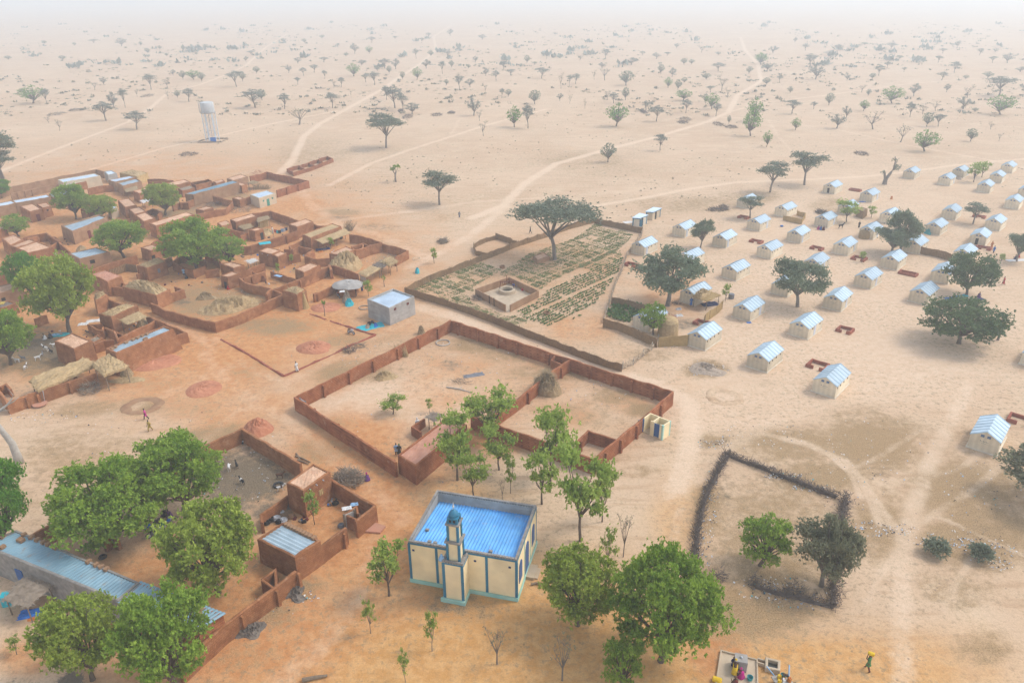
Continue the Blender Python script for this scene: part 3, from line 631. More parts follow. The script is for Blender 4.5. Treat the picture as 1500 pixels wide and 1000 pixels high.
def house(name, quad, z, label, m='mud', roof='mud', rdrop=.12, cat='house', group=None, doors=(), wins=(), straw=False, batter=.14, jit=.13, zr=None, rz=None, stones=(), along=0, rm=None, spouts=(), over=0.0, wm=None, t=.28, bt=''):
    """quad: photo pixels of the top corners W, N, E, S at height z (number or list)"""
    zc = list(z) if isinstance(z, (list, tuple)) else [z] * 4
    q = [G(px, py, zc[i]) for i, (px, py) in enumerate(quad)]
    cx = sum(p[0] for p in q) / 4; cy = sum(p[1] for p in q) / 4
    r = ROOT(name, label, cat, cx, cy, group)
    rzc = rz if rz else [a - rdrop for a in zc]
    mb = MB(); rough_box(mb, q, 0, zc, min(rzc) - .1 if roof != 'mud' else min(rzc), t, batter, jit, seed=quad[0][0]); w = mb.build('wall', M[wm or m], r)
    rb = MB()
    if roof == 'mud':
        qi = inset(q, t * .8); sheet(rb, qi, rzc, .10, seed=quad[0][1]); rf = rb.build('roof', M[rm or 'mudroof'], r)
    elif roof == 'none': rf = None
    else:
        qi = q if over else inset(q, t * .9); corr(rb, qi, rzc, .40, .045, along, over); rf = rb.build('roof', M[roof], r)
    for d in doors:      # (side, fraction, width, height, material)
        b = MB(); panel(b, q, d[0], d[1], 0.0, d[2], d[3], batter * .6, .16); b.build('door', M[d[4] if len(d) > 4 else 'dark'], r)
    for d in wins:       # (side, fraction, z0, width, height, material)
        b = MB(); panel(b, q, d[0], d[1], d[2], d[3], d[4], batter * .3, .14); b.build('window', M[d[5] if len(d) > 5 else 'dark'], r)
    for s_ in stones:    # (u, v) on the roof
        u, v = s_; x = (q[0][0] * (1 - u) + q[1][0] * u) * (1 - v) + (q[3][0] * (1 - u) + q[2][0] * u) * v
        y = (q[0][1] * (1 - u) + q[1][1] * u) * (1 - v) + (q[3][1] * (1 - u) + q[2][1] * u) * v
        zz = (rzc[0] * (1 - u) + rzc[1] * u) * (1 - v) + (rzc[3] * (1 - u) + rzc[2] * u) * v
        b = MB(); b.box(x, y, zz + .02, .55, .38, .3, hsh(u, v) * .6 + math.atan2(q[1][1] - q[0][1], q[1][0] - q[0][0]), .9)
        o = b.build('mud_brick', M['mudpale'], loc=(x, y, zz)); tag(o, 'loose mud brick lying on the ' + bt, 'brick', 'bricks weighing down tin roofs')
        STONES.append(o)
    for s_ in spouts:    # (side, fraction)
        x, y, an = on_side(q, s_[0], s_[1], .25); x0, y0, _ = on_side(q, s_[0], s_[1], -.05)
        b = MB(); b.tube([(x0, y0, zc[0] - .35), (x, y, zc[0] - .42)], .06, 6); b.build('rain_spout', M['silver'], r)
    if straw:
        b = MB(); qs = inset(q, t * .5); heap_quad(b, qs, max(rzc), straw, seed=quad[0][0] + 3); b.build('straw_heap', M['straw'], r)
    return r
STONES = []

def blades(mb, pts, L=.6, w=.05, flat=.5, seed=1):
    """loose stalks: thin triangles"""
    rr = random.Random(seed)
    for p in pts:
        a = rr.uniform(0, 2 * PI); e = rr.uniform(-.2, flat); l = L * rr.uniform(.5, 1.2)
        d = Vector((math.cos(a) * math.cos(e), math.sin(a) * math.cos(e), math.sin(e))) * l; s_ = Vector((-math.sin(a), math.cos(a), 0)) * w
        p = Vector(p); mb.add([tuple(p - s_), tuple(p + s_), tuple(p + d)], [(0, 1, 2)])

def heap_quad(mb, q, z0, hgt, seed=0.0, n=16, stalks=140):
    vs = []; pts = []
    for j in range(n + 1):
        for i in range(n + 1):
            u, v = i / n, j / n; x = (q[0][0] * (1 - u) + q[1][0] * u) * (1 - v) + (q[3][0] * (1 - u) + q[2][0] * u) * v
            y = (q[0][1] * (1 - u) + q[1][1] * u) * (1 - v) + (q[3][1] * (1 - u) + q[2][1] * u) * v
            e = (max(0.0, min(u, 1 - u, .22) / .22) * max(0.0, min(v, 1 - v, .3) / .3)) ** .6
            nz = .55 + .45 * smooth_noise(u * 4 + seed, seed) * .6 + .5 * (hsh(i, j, seed) - .5) + .25 * smooth_noise(v * 3.3 + seed, seed + 2)
            z = z0 + (hgt * e * max(.15, nz) if e > 0 else -.05)
            x += (hsh(i, j, seed + 3) - .5) * .18; y += (hsh(i, j, seed + 4) - .5) * .18
            vs.append((x, y, z)); pts.append((x, y, z))
    fs = [(j * (n + 1) + i, j * (n + 1) + i + 1, (j + 1) * (n + 1) + i + 1, (j + 1) * (n + 1) + i) for j in range(n) for i in range(n)]
    e1 = (q[1][0] - q[0][0], q[1][1] - q[0][1]); e2 = (q[3][0] - q[0][0], q[3][1] - q[0][1])
    if e1[0] * e2[1] - e1[1] * e2[0] < 0: fs = [f[::-1] for f in fs]
    mb.add(vs, fs); rr = random.Random(int(seed)); blades(mb, [rr.choice(pts) for _ in range(stalks)], .7, .05, .6, int(seed))

def mound(name, cx, cy, wpx, dpx, h, m, label, cat, rot=0.0, seed=1, n=26, rough=.25, stalks=0, slen=.7, group=None, pw=1.0):
    """free-standing heap centred on photo pixel (cx, cy), wpx x dpx pixels on the ground"""
    x, y = G(cx, cy); k = ppm(x, y); rx = wpx / 2 / k; ya, yb = G(cx, cy + dpx / 2), G(cx, cy - dpx / 2); ry = math.hypot(ya[0] - yb[0], ya[1] - yb[1]) / 2
    mb = MB(); vs = [(x, y, h * (1 + rough * .4))]; fs = []; NR = 9; pts = []
    c, s_ = math.cos(rot), math.sin(rot)
    for r_ in range(1, NR + 1):
        f = r_ / NR
        for a in range(n):
            t = 2 * PI * a / n; e = 1 + rough * .6 * smooth_noise(a / n * 7 if a < n - 1 else 0, seed) * (1 if r_ > 2 else .4)
            u, v = rx * f * e * math.cos(t), ry * f * e * math.sin(t)
            z = h * max(0, (1 - f ** 2)) ** pw * (1 + rough * (hsh(a, r_, seed) - .5) * 1.6) if r_ < NR else -.03
            vs.append((x + c * u - s_ * v, y + s_ * u + c * v, z)); pts.append(vs[-1])
    fs += [(0, 1 + a, 1 + (a + 1) % n) for a in range(n)]
    fs += [(1 + (r_ - 1) * n + a, 1 + r_ * n + a, 1 + r_ * n + (a + 1) % n, 1 + (r_ - 1) * n + (a + 1) % n) for r_ in range(1, NR) for a in range(n)]
    mb.add(vs, fs)
    if stalks: rr = random.Random(seed); blades(mb, [rr.choice(pts) for _ in range(stalks)], slen, .04, .7, seed)
    return tag(mb.build(name, M[m], loc=(x, y, 0)), label, cat, group)

def brushpile(name, cx, cy, wpx, dpx, h, m, label, cat='brushwood pile', n=160, seed=1, thick=.035, group=None):
    x, y = G(cx, cy); k = ppm(x, y); rx = wpx / 2 / k; ya, yb = G(cx, cy + dpx / 2), G(cx, cy - dpx / 2); ry = math.hypot(ya[0] - yb[0], ya[1] - yb[1]) / 2
    rr = random.Random(seed); mb = MB()
    for i in range(n):
        a = rr.uniform(0, 2 * PI); f = math.sqrt(rr.random()) * .9; px_, py_ = x + rx * f * math.cos(a), y + ry * f * math.sin(a)
        z = rr.uniform(0, h * (1 - f * f) + .1); l = rr.uniform(.5, 1.3) * min(1.2, rx); b = rr.uniform(0, 2 * PI); e = rr.uniform(-.25, .75)
        p0 = Vector((px_, py_, max(.02, z))); p1 = p0 + Vector((math.cos(b) * math.cos(e), math.sin(b) * math.cos(e), abs(math.sin(e)) if z < .2 else math.sin(e))) * l * .5
        p2 = p1 + Vector((math.cos(b + .5) * .5, math.sin(b + .5) * .5, .35)) * l * .4
        p1.z = max(.03, p1.z); mb.tube([p0, p1, p2], [thick, thick * .7, thick * .25], 3, False)
    return tag(mb.build(name, M[m], loc=(x, y, 0)), label, cat, group)

def thatch_shelter(name, quad, z, th, label, m='straw', posts=4, group=None, cat='shelter', extra=None):
    zc = list(z) if isinstance(z, (list, tuple)) else [z] * 4
    q = [G(px, py, zc[i] + th * .5) for i, (px, py) in enumerate(quad)]; cx = sum(p[0] for p in q) / 4; cy = sum(p[1] for p in q) / 4
    r = ROOT(name, label, cat, cx, cy, group); mb = MB(); n = 12; vs = []; pts = []
    for s_ in (1, 0):
        for j in range(n + 1):
            for i in range(n + 1):
                u, v = i / n, j / n; x = (q[0][0] * (1 - u) + q[1][0] * u) * (1 - v) + (q[3][0] * (1 - u) + q[2][0] * u) * v
                y = (q[0][1] * (1 - u) + q[1][1] * u) * (1 - v) + (q[3][1] * (1 - u) + q[2][1] * u) * v
                zz = (zc[0] * (1 - u) + zc[1] * u) * (1 - v) + (zc[3] * (1 - u) + zc[2] * u) * v
                ed = 1 if (i in (0, n) or j in (0, n)) else 0
                x += (hsh(i, j, cx) - .5) * (.28 if ed else .12); y += (hsh(i, j, cy) - .5) * (.28 if ed else .12)
                zz += th * (.75 + .5 * (hsh(i, j, cx + 1) - .3)) * (1 - .5 * ed) if s_ else -th * .1 * hsh(i, j, 3)
                vs.append((x, y, zz)); pts.append((x, y, zz))
    K = (n + 1) ** 2; top = [(j * (n + 1) + i, j * (n + 1) + i + 1, (j + 1) * (n + 1) + i + 1, (j + 1) * (n + 1) + i) for j in range(n) for i in range(n)]
    rim = [i for i in range(n)] + [j * (n + 1) + n for j in range(n)] + [n * (n + 1) + i for i in range(n, 0, -1)] + [j * (n + 1) for j in range(n, 0, -1)]
    e1 = (q[1][0] - q[0][0], q[1][1] - q[0][1]); e2 = (q[3][0] - q[0][0], q[3][1] - q[0][1]); fl = e1[0] * e2[1] - e1[1] * e2[0] < 0
    fs = top + [tuple(i + K for i in f[::-1]) for f in top] + [(rim[(i + 1) % len(rim)], rim[i], rim[i] + K, rim[(i + 1) % len(rim)] + K) for i in range(len(rim))]
    if fl: fs = [f[::-1] for f in fs]
    mb.add(vs, fs); rr = random.Random(int(cx * 7)); blades(mb, [pts[rr.randrange(K)] for _ in range(170)] + [pts[rr.choice(rim)] for _ in range(90)], .75, .045, .3, 5)
    mb.build('thatch_roof', M[m], r)
    qi = inset(q, .25)
    k = posts // 2
    for e in ((0, 1), (3, 2)):
        for i in range(k):
            f = i / (k - 1) if k > 1 else .5; a, b = qi[e[0]], qi[e[1]]; za, zb = zc[e[0]], zc[e[1]]
            x, y = a[0] + (b[0] - a[0]) * f, a[1] + (b[1] - a[1]) * f
            p = MB(); p.tube([(x, y, -.05), (x + .04, y - .03, 1), (x, y, za + (zb - za) * f + .02)], [.07, .06, .05], 6); p.build('post', M['wood'], r)
    return r

def cyl_thing(name, px, py, rad, h, m, label, cat, z0=0.0, n=14, group=None, lid=None):
    x, y = G(px, py, z0); mb = MB()
    mb.lathe(x, y, [(rad * .9, z0), (rad, z0 + h * .15), (rad, z0 + h * .85), (rad * .9, z0 + h)], n)
    return tag(mb.build(name, M[m], smooth=False, loc=(x, y, z0)), label, cat, group)

# ---------------------------------------------------------------- trees
def set_tint(me, tint):
    at = me.attributes.new('tint', 'FLOAT', 'FACE'); at.data.foreach_set('value', tint.astype(np.float32))

def crown_mesh(name, blobs, ntuft, mat, seed, L=.5, w=.16, per=6, droop=.25, shell=.55, flat=False, fuzz=.15):
    """blobs: (x, y, z, rx, ry, rz). tufts of slim leaf cards near each blob's surface"""
    g = np.random.default_rng(seed); B = np.array(blobs); vol = (B[:, 3] * B[:, 4] * B[:, 5]) ** (2 / 3); pr = vol / vol.sum()
    bi = g.choice(len(B), ntuft, p=pr); d = g.normal(size=(ntuft, 3)); d /= np.linalg.norm(d, axis=1)[:, None]
    d[:, 2] = np.where(d[:, 2] < -.35, -d[:, 2] * .6, d[:, 2])
    r = shell + (1 - shell) * g.random(ntuft) ** .6; r = r * (1 + fuzz * g.normal(size=ntuft))
    C = B[bi, :3] + d * B[bi, 3:6] * r[:, None]
    tb = g.random(len(B)) * .6 + .2; tint = np.clip(tb[bi] * .55 + g.random(ntuft) * .55 - .05, 0, 1)
    T = ntuft * per; c = np.repeat(C, per, 0); dn = np.repeat(d, per, 0)
    v = g.normal(size=(T, 3)); v /= np.linalg.norm(v, axis=1)[:, None]
    v = v * .9 + dn * .6; v[:, 2] -= droop
    if flat: v[:, 2] *= .35
    v /= np.linalg.norm(v, axis=1)[:, None]
    s_ = g.normal(size=(T, 3)); s_ = np.cross(v, s_); s_ /= np.linalg.norm(s_, axis=1)[:, None] + 1e-9
    ll = L * (.6 + .7 * g.random(T))[:, None]; ww = w * (.7 + .6 * g.random(T))[:, None]
    V = np.stack([c, c + v * ll * .5 + s_ * ww, c + v * ll, c + v * ll * .5 - s_ * ww], 1).reshape(-1, 3)
    F_i = np.arange(T * 4).reshape(-1, 4)
    me = np_mesh(name, V, F_i, mat); set_tint(me, np.repeat(tint, per)); return me

def trunk_mb(blobs, fork, r0, seed, lean=(0, 0), thin=.3, nlimb=None, twig=0, base=(0, 0)):
    rr = random.Random(seed); mb = MB(); top = Vector((lean[0], lean[1], fork))
    mid = Vector((lean[0] * .35 + rr.uniform(-.1, .1), lean[1] * .35 + rr.uniform(-.1, .1), fork * .5))
    mb.tube([(0, 0, -.15), (0, 0, .12), mid, top], [r0 * 1.35, r0 * 1.02, r0 * .85, r0 * .72], 8)
    for b in (blobs if nlimb is None else blobs[:nlimb]):
        e = Vector((b[0], b[1], b[2] + b[5] * .2)); st = top - Vector((0, 0, rr.uniform(0, fork * .25)))
        m = st.lerp(e, .5) + Vector((rr.uniform(-.2, .2), rr.uniform(-.2, .2), rr.uniform(-.1, .35)))
        mb.tube([st, m, e], [r0 * .5, r0 * .3, r0 * .08], 6, False)
        for _ in range(twig):
            f = rr.uniform(.35, 1.0); p = m.lerp(e, f); a = rr.uniform(0, 2 * PI)
            q = p + Vector((math.cos(a) * b[3] * .7, math.sin(a) * b[4] * .7, rr.uniform(.1, .8) * b[5])); qm = p.lerp(q, .5) + Vector((rr.uniform(-.1, .1), rr.uniform(-.1, .1), .1))
            mb.tube([p, qm, q], [r0 * .16, r0 * .10, r0 * .03], 4, False)
            if twig > 3:
                for _k in range(2):
                    a2 = rr.uniform(0, 2 * PI); q2 = qm + Vector((math.cos(a2), math.sin(a2), rr.uniform(.2, .9))) * b[3] * .4
                    mb.tube([qm, q2], [r0 * .08, r0 * .02], 3, False)
    return mb

PROTO = {}
def proto(key, kind, Wd, Ht, seed, quality=1.0, leaf='lf_green', bark='bark'):
    """builds the meshes of one tree (unit size in metres) once"""
    rr = random.Random(seed); bl = []; R_ = Wd / 2
    if kind == 'round':            # dense neem or mango
        cz = Ht * .55; rz_ = Ht * .42; k = 34
        for i in range(k):
            zz = 1 - 1.75 * (i + .5) / k; a = i * 2.39996 + rr.uniform(-.35, .35); f = math.sqrt(max(0, 1 - zz * zz)) * rr.uniform(.62, .86); s_ = R_ * rr.uniform(.17, .31)
            bl.append((R_ * f * math.cos(a), R_ * f * math.sin(a), cz + rz_ * zz * rr.uniform(.62, .88), s_, s_, s_ * rr.uniform(.6, .95)))
        bl.append((0, 0, cz, R_ * .55, R_ * .55, rz_ * .5))
        for i in range(0):
            a = 2 * PI * i / (k - 2) + rr.uniform(-.3, .3); f = (.60 if i % 2 else .42) * rr.uniform(.8, 1.15); z = cz + rz_ * (rr.uniform(-.80, -.2) if i % 2 else rr.uniform(-.15, .48))
            if i >= k - 2: f = .2; z = cz + rz_ * .55
            s_ = R_ * rr.uniform(.20, .40); bl.append((R_ * f * math.cos(a), R_ * f * math.sin(a), z, s_, s_, s_ * rr.uniform(.75, .95) * min(1.1, rz_ / R_ * 1.15)))
        n = int(2650 * quality * max(.5, (Wd / 10)) ** 1.6); tw = 1; fork = Ht * .20; r0 = .028 * Ht + .05
        cm = crown_mesh(key, bl, n, M[leaf], seed, .31, .08, 7, .3, .22, fuzz=.21)
    elif kind == 'acacia':         # flat umbrella crown, fine grey leaves
        cz = Ht * .74; k = 13
        for i in range(k):
            a = 2 * PI * i / (k - 2) + rr.uniform(-.3, .3); f = rr.uniform(.40, .68) if i < k - 2 else .1; s_ = R_ * rr.uniform(.30, .42)
            bl.append((R_ * f * math.cos(a), R_ * f * math.sin(a), cz + Ht * rr.uniform(-.13, .10) + (Ht * .10 if i >= k - 2 else 0), s_, s_, Ht * rr.uniform(.08, .13)))
        n = int(1250 * quality * max(.5, (Wd / 9)) ** 1.5); tw = 4; fork = Ht * .42; r0 = .022 * Ht + .04
        cm = crown_mesh(key, bl, n, M[leaf], seed, .34, .075, 6, .0, .2, True, fuzz=.28)
    elif kind == 'spread':         # broad, deep crown of fine dull leaves
        cz = Ht * .64; k = 18
        for i in range(k):
            a = 2 * PI * i / (k - 3) + rr.uniform(-.3, .3); f = rr.uniform(.42, .70) if i < k - 3 else .2; s_ = R_ * rr.uniform(.18, .32)
            bl.append((R_ * f * math.cos(a), R_ * f * math.sin(a), cz + Ht * rr.uniform(-.22, .14) + (Ht * .16 if i >= k - 3 else 0), s_, s_, Ht * rr.uniform(.11, .17)))
        n = int(1700 * quality * max(.5, (Wd / 10)) ** 1.5); tw = 4; fork = Ht * .28; r0 = .032 * Ht + .05
        cm = crown_mesh(key, bl, n, M[leaf], seed, .36, .085, 6, .1, .2, fuzz=.28)
    elif kind == 'sparse':         # young tree, see-through crown
        cz = Ht * .62; k = 11
        for i in range(k):
            a = 2 * PI * i / (k - 1) + rr.uniform(-.4, .4); f = rr.uniform(.35, .85) if i < k - 1 else .1; s_ = R_ * rr.uniform(.22, .36)
            bl.append((R_ * f * math.cos(a), R_ * f * math.sin(a), cz + Ht * rr.uniform(-.22, .26), s_, s_, Ht * .10))
        n = int(330 * quality * max(.45, (Wd / 4)) ** 1.6); tw = 5; fork = Ht * .30; r0 = .016 * Ht + .03
        cm = crown_mesh(key, bl, int(n * 1.7), M[leaf], seed, .27, .085, 5, .2, .1, fuzz=.75)
    elif kind == 'bare':
        cz = Ht * .66; k = 8
        for i in range(k):
            a = 2 * PI * i / (k - 1) + rr.uniform(-.4, .4); f = rr.uniform(.4, .75) if i < k - 1 else .1; s_ = R_ * rr.uniform(.30, .42)
            bl.append((R_ * f * math.cos(a), R_ * f * math.sin(a), cz + Ht * rr.uniform(-.15, .25), s_, s_, Ht * .14))
        n = int(30 * quality); tw = 7; fork = Ht * .30; r0 = .022 * Ht + .03
        cm = crown_mesh(key, bl, max(8, n), M[leaf], seed, .25, .07, 4, .1, .3)
    elif kind == 'stub':           # pollarded trunk, leaf tufts on short arms
        for i in range(4):
            a = 2 * PI * i / 4 + rr.uniform(-.5, .5); bl.append((R_ * .6 * math.cos(a), R_ * .6 * math.sin(a), Ht * rr.uniform(.72, .92), R_ * .33, R_ * .33, Ht * .09))
        n = int(90 * quality); tw = 1; fork = Ht * .5; r0 = .05 * Ht
        cm = crown_mesh(key, bl, n, M[leaf], seed, .36, .11, 6, .1, .3)
    lean = (rr.uniform(-.05, .05) * Ht, rr.uniform(-.05, .05) * Ht)
    tb = trunk_mb(bl, fork, r0, seed, lean, twig=tw)
    tm = bpy.data.meshes.new(key + '_trunk'); tm.from_pydata(tb.v, [], tb.f); tm.materials.append(M[bark])
    co = np.zeros(len(cm.vertices) * 3, dtype=np.float32); cm.vertices.foreach_get('co', co); co = co.reshape(-1, 3)
    Wd = 2 * float(np.percentile(np.hypot(co[:, 0], co[:, 1]), 93)); Ht = float(np.percentile(co[:, 2], 99.3))
    PROTO[key] = (cm, tm, Wd, Ht); return PROTO[key]

def tree(key, bx, by, wpx, top, label, group=None, name='tree', cat='tree', rz=None, dx=0.0, hmul=1.0, h=None):
    """place a tree: base pixel, crown width in pixels, pixel row of its top"""
    x, y = G(bx, by); cm, tm, Wd, Ht = PROTO[key]
    hh = h or hz(bx, by, top)
    for _ in range(6 if h is None else 1):
        k = ppm(x, y, hh * .6); w = wpx / k * (.95 if key[:4] == 'neem' else 1)
        if h is not None: break
        lo, hi = .5, 30.0
        for _k in range(22):
            m = (lo + hi) / 2
            if min(PJ(x, y + w * .34, m * .84)[1], PJ(x, y, m)[1]) > top: lo = m
            else: hi = m
        hh = lo * hmul * (.93 if key[:4] == 'neem' else 1)
    r = E(name, label, cat, (x, y, 0), rz if rz is not None else hsh(bx, by) * 6.28, group)
    r.scale = (w / Wd, w / Wd, hh / Ht)
    for nm, me_ in (('trunk', tm), ('crown', cm)):
        o = bpy.data.objects.new(nm, me_); COL.objects.link(o); o.parent = r
    return r

# ---------------------------------------------------------------- people and animals
def skin_body(name, bones, mat, root, sub=1):
    """bones: list of (parent index, position, radius): one continuous skinned surface"""
    me = bpy.data.meshes.new(name); me.from_pydata([b[1] for b in bones], [(b[0], i) for i, b in enumerate(bones) if b[0] >= 0], []); me.materials.append(mat)
    o = bpy.data.objects.new(name, me); COL.objects.link(o)
    me.skin_vertices.new() if hasattr(me.skin_vertices, 'new') and not me.skin_vertices else None
    md = o.modifiers.new('skin', 'SKIN')
    if me.skin_vertices:
        for i, b in enumerate(bones): me.skin_vertices[0].data[i].radius = (b[2], b[2])
        me.skin_vertices[0].data[0].use_root = True
    ss = o.modifiers.new('smooth', 'SUBSURF'); ss.levels = sub; ss.render_levels = sub
    md.use_smooth_shade = True; o.parent = root; return o

def person(px, py, cloth, label, pose='stand', face=0.0, cloth2=None, head=None, z=0.0, long=True, group=None, hgt=1.68, carry=None, loc=None):
    x, y = G(px, py, z) if loc is None else loc; k = hgt / 1.7
    r = E('person', label, 'person', (x, y, z), face, group); r.scale = (k, k, k)
    sit = pose == 'sit'; walk = pose == 'walk'; bend = pose == 'bend'
    hz_ = .28 if sit else .92
    st = .28 if walk else .06
    sp = Vector((0, 0, hz_)); lf = .12 if sit else (.42 if bend else .03)
    ch = sp + Vector((0, lf * .9, .38 if not bend else .22)); nk = ch + Vector((0, lf * .25, .18 if not bend else .05)); hd = nk + Vector((0, .03 + (lf * .3), .12 if not bend else .0))
    B = [(-1, tuple(sp), .125), (0, tuple(sp.lerp(ch, .5)), .115), (1, tuple(ch), .14), (2, tuple(nk), .052), (3, tuple(hd), .085), (4, tuple(hd + Vector((0, .01, .11))), .078)]
    up = pose == 'carry' or carry
    for s_ in (-1, 1):
        i0 = len(B); sh = ch + Vector((.19 * s_, 0, .06))
        if up: el = sh + Vector((.20 * s_, .06, .16)); hn = hd + Vector((.22 * s_, .05, .26))
        elif sit: el = sh + Vector((.06 * s_, .12, -.24)); hn = el + Vector((-.05 * s_, .22, .0))
        elif bend: el = sh + Vector((.04 * s_, .10, -.27)); hn = el + Vector((-.02 * s_, .12, -.24))
        else: el = sh + Vector((.07 * s_, -.04 * s_ if walk else -.02, -.28)); hn = el + Vector((.0, .09 + (.06 * s_ if walk else 0), -.23))
        B += [(2, tuple(sh), .062), (i0, tuple(el), .044), (i0 + 1, tuple(hn), .032)]
        dirv = (hn - el).normalized(); sd_ = Vector((s_, 0, 0)).cross(dirv)
        pm = hn + dirv * .07; B.append((i0 + 2, tuple(pm), .034)); ip = len(B) - 1
        for fi, (off, ln) in enumerate(((-.03, .065), (-.01, .08), (.01, .085), (.03, .07))):
            B.append((ip, tuple(pm + sd_ * off + dirv * ln), .009))
        B.append((i0 + 2, tuple(hn + sd_ * .055 + dirv * .05), .010))
    for s_ in (-1, 1):
        i0 = len(B); hp = sp + Vector((.085 * s_, 0, -.03))
        if sit: kn = hp + Vector((.14 * s_, .36, .04)); an = kn + Vector((-.16 * s_, -.10, -.24)); to = an + Vector((.02 * s_, .16, -.02))
        else: kn = hp + Vector((.02 * s_, st * .55 * s_ + .05, -.42)); an = Vector((.09 * s_, st * s_ - (.05 if walk else 0), .08)); to = an + Vector((.02 * s_, .17, -.045))
        B += [(0, tuple(hp), .085), (i0, tuple(kn), .056), (i0 + 1, tuple(an), .036), (i0 + 2, tuple(to), .032)]
    skin_body('body', B, M['skin'], r)
    # clothing: a loose garment following the trunk
    cb = MB(); n = 14; bot = .02 if sit else (.22 if long else .62)
    if sit: prof = [(0.34, .05, (0, .14)), (.36, .16, (0, .12)), (.25, .34, (0, .04)), (.20, .52, (0, .08)), (.215, .68, (0, .11)), (.13, .78, (0, .13)), (.07, .82, (0, .14))]
    elif bend: prof = [(.25, .22, (0, 0)), (.22, .6, (0, .0)), (.20, .92, (0, .02)), (.20, 1.02, (0, .2)), (.20, 1.08, (0, .38)), (.12, 1.14, (0, .46))]
    else: prof = [(.235, bot, (0, 0)), (.20, (bot + .95) / 2, (0, 0)), (.165, .98, (0, 0)), (.16, 1.10, (0, .01)), (.195, 1.28, (0, .02)), (.205, 1.38, (0, .03)), (.12, 1.46, (0, .035)), (.065, 1.49, (0, .04))]
    vs = []
    for j, (rd, zz, of) in enumerate(prof):
        for a in range(n):
            t = 2 * PI * a / n; fo = 1 + .07 * math.sin(t * 5 + j) * (1 if j < 3 else .2); vs.append((of[0] + rd * fo * math.cos(t) * 1.05, of[1] + rd * fo * math.sin(t) * (.72 if not sit else 1) * (1.25 if walk and j == 0 else 1), zz))
    m_ = len(prof); cb.add(vs, [(i * n + a, i * n + (a + 1) % n, (i + 1) * n + (a + 1) % n, (i + 1) * n + a) for i in range(m_ - 1) for a in range(n)])
    cb.build('garment', M[cloth], r, True)
    if not sit and not bend and not up:
        for s_ in (-1, 1):
            sb = MB(); sh = ch + Vector((.17 * s_, 0, .07)); el = ch + Vector((.27 * s_, -.03, -.20)); sb.tube([sh, el], [.095, .085], 8); sb.build('sleeve', M[cloth], r, True)
    if cloth2:
        tb = MB()
        for s_ in (-1, 1):
            hp = sp + Vector((.085 * s_, 0, 0)); an = Vector((.09 * s_, st * s_ - .03, .14)); tb.tube([hp, hp.lerp(an, .5) + Vector((0, .05, 0)), an], [.11, .085, .07], 8)
        tb.build('trousers', M[cloth2], r, True)
    hb_ = MB(); hc = hd + Vector((0, -.01, .085))
    if head: hb_.lathe(hc.x, hc.y, [(.10, hc.z - .10), (.115, hc.z - .03), (.105, hc.z + .04), (.06, hc.z + .10), (.01, hc.z + .12)], 12); hb_.build('headscarf', M[head], r, True)
    else: hb_.lathe(hc.x, hc.y - .015, [(.075, hc.z - .02), (.092, hc.z + .02), (.075, hc.z + .07), (.02, hc.z + .10)], 12); hb_.build('hair', M['black'], r, True)
    return r

def goat(px, py, m, label, face, group='goats in the walled yards', m2=None, s_=1.0, lying=False):
    x, y = G(px, py); r = E('goat', label, 'goat', (x, y, 0), face, group); r.scale = (s_,) * 3; lz = -.32 if lying else 0
    B = [(-1, (0, -.28, .60 + lz), .13), (0, (0, 0, .60 + lz), .15), (1, (0, .26, .62 + lz), .145), (2, (0, .44, .78 + lz), .075), (3, (0, .56, .93 + lz), .06), (4, (0, .70, .88 + lz), .045), (5, (0, .78, .85 + lz), .03),
         (4, (.09, .55, .95 + lz), .018), (4, (-.09, .55, .95 + lz), .018), (4, (.03, .50, 1.06 + lz), .012), (4, (-.03, .50, 1.06 + lz), .012), (0, (0, -.42, .72 + lz), .025)]
    for sx in (-.09, .09):
        i = len(B)
        if lying: B += [(2, (sx, .30, .2), .05), (i, (sx, .44, .06), .03), (0, (sx * 1.5, -.26, .2), .07), (i + 2, (sx * 1.6, -.1, .06), .035)]
        else:
            B += [(2, (sx, .28, .46), .06), (i, (sx, .29, .27), .032), (i + 1, (sx, .29, .03), .024)]
            i = len(B); B += [(0, (sx, -.27, .46), .075), (i, (sx, -.21, .33), .04), (i + 1, (sx, -.34, .21), .028), (i + 2, (sx, -.32, .03), .024)]
    skin_body('body', B, M[m], r)
    if m2:
        pb = MB(); pb.lathe(0, 0, [(.02, .0), (.02, .01)], 4); pb = MB()
        pb.tube([(0, .1, .60 + lz), (0, .30, .635 + lz)], [.172, .168], 12); pb.build('coat_patch', M[m2], r, True)
    return r
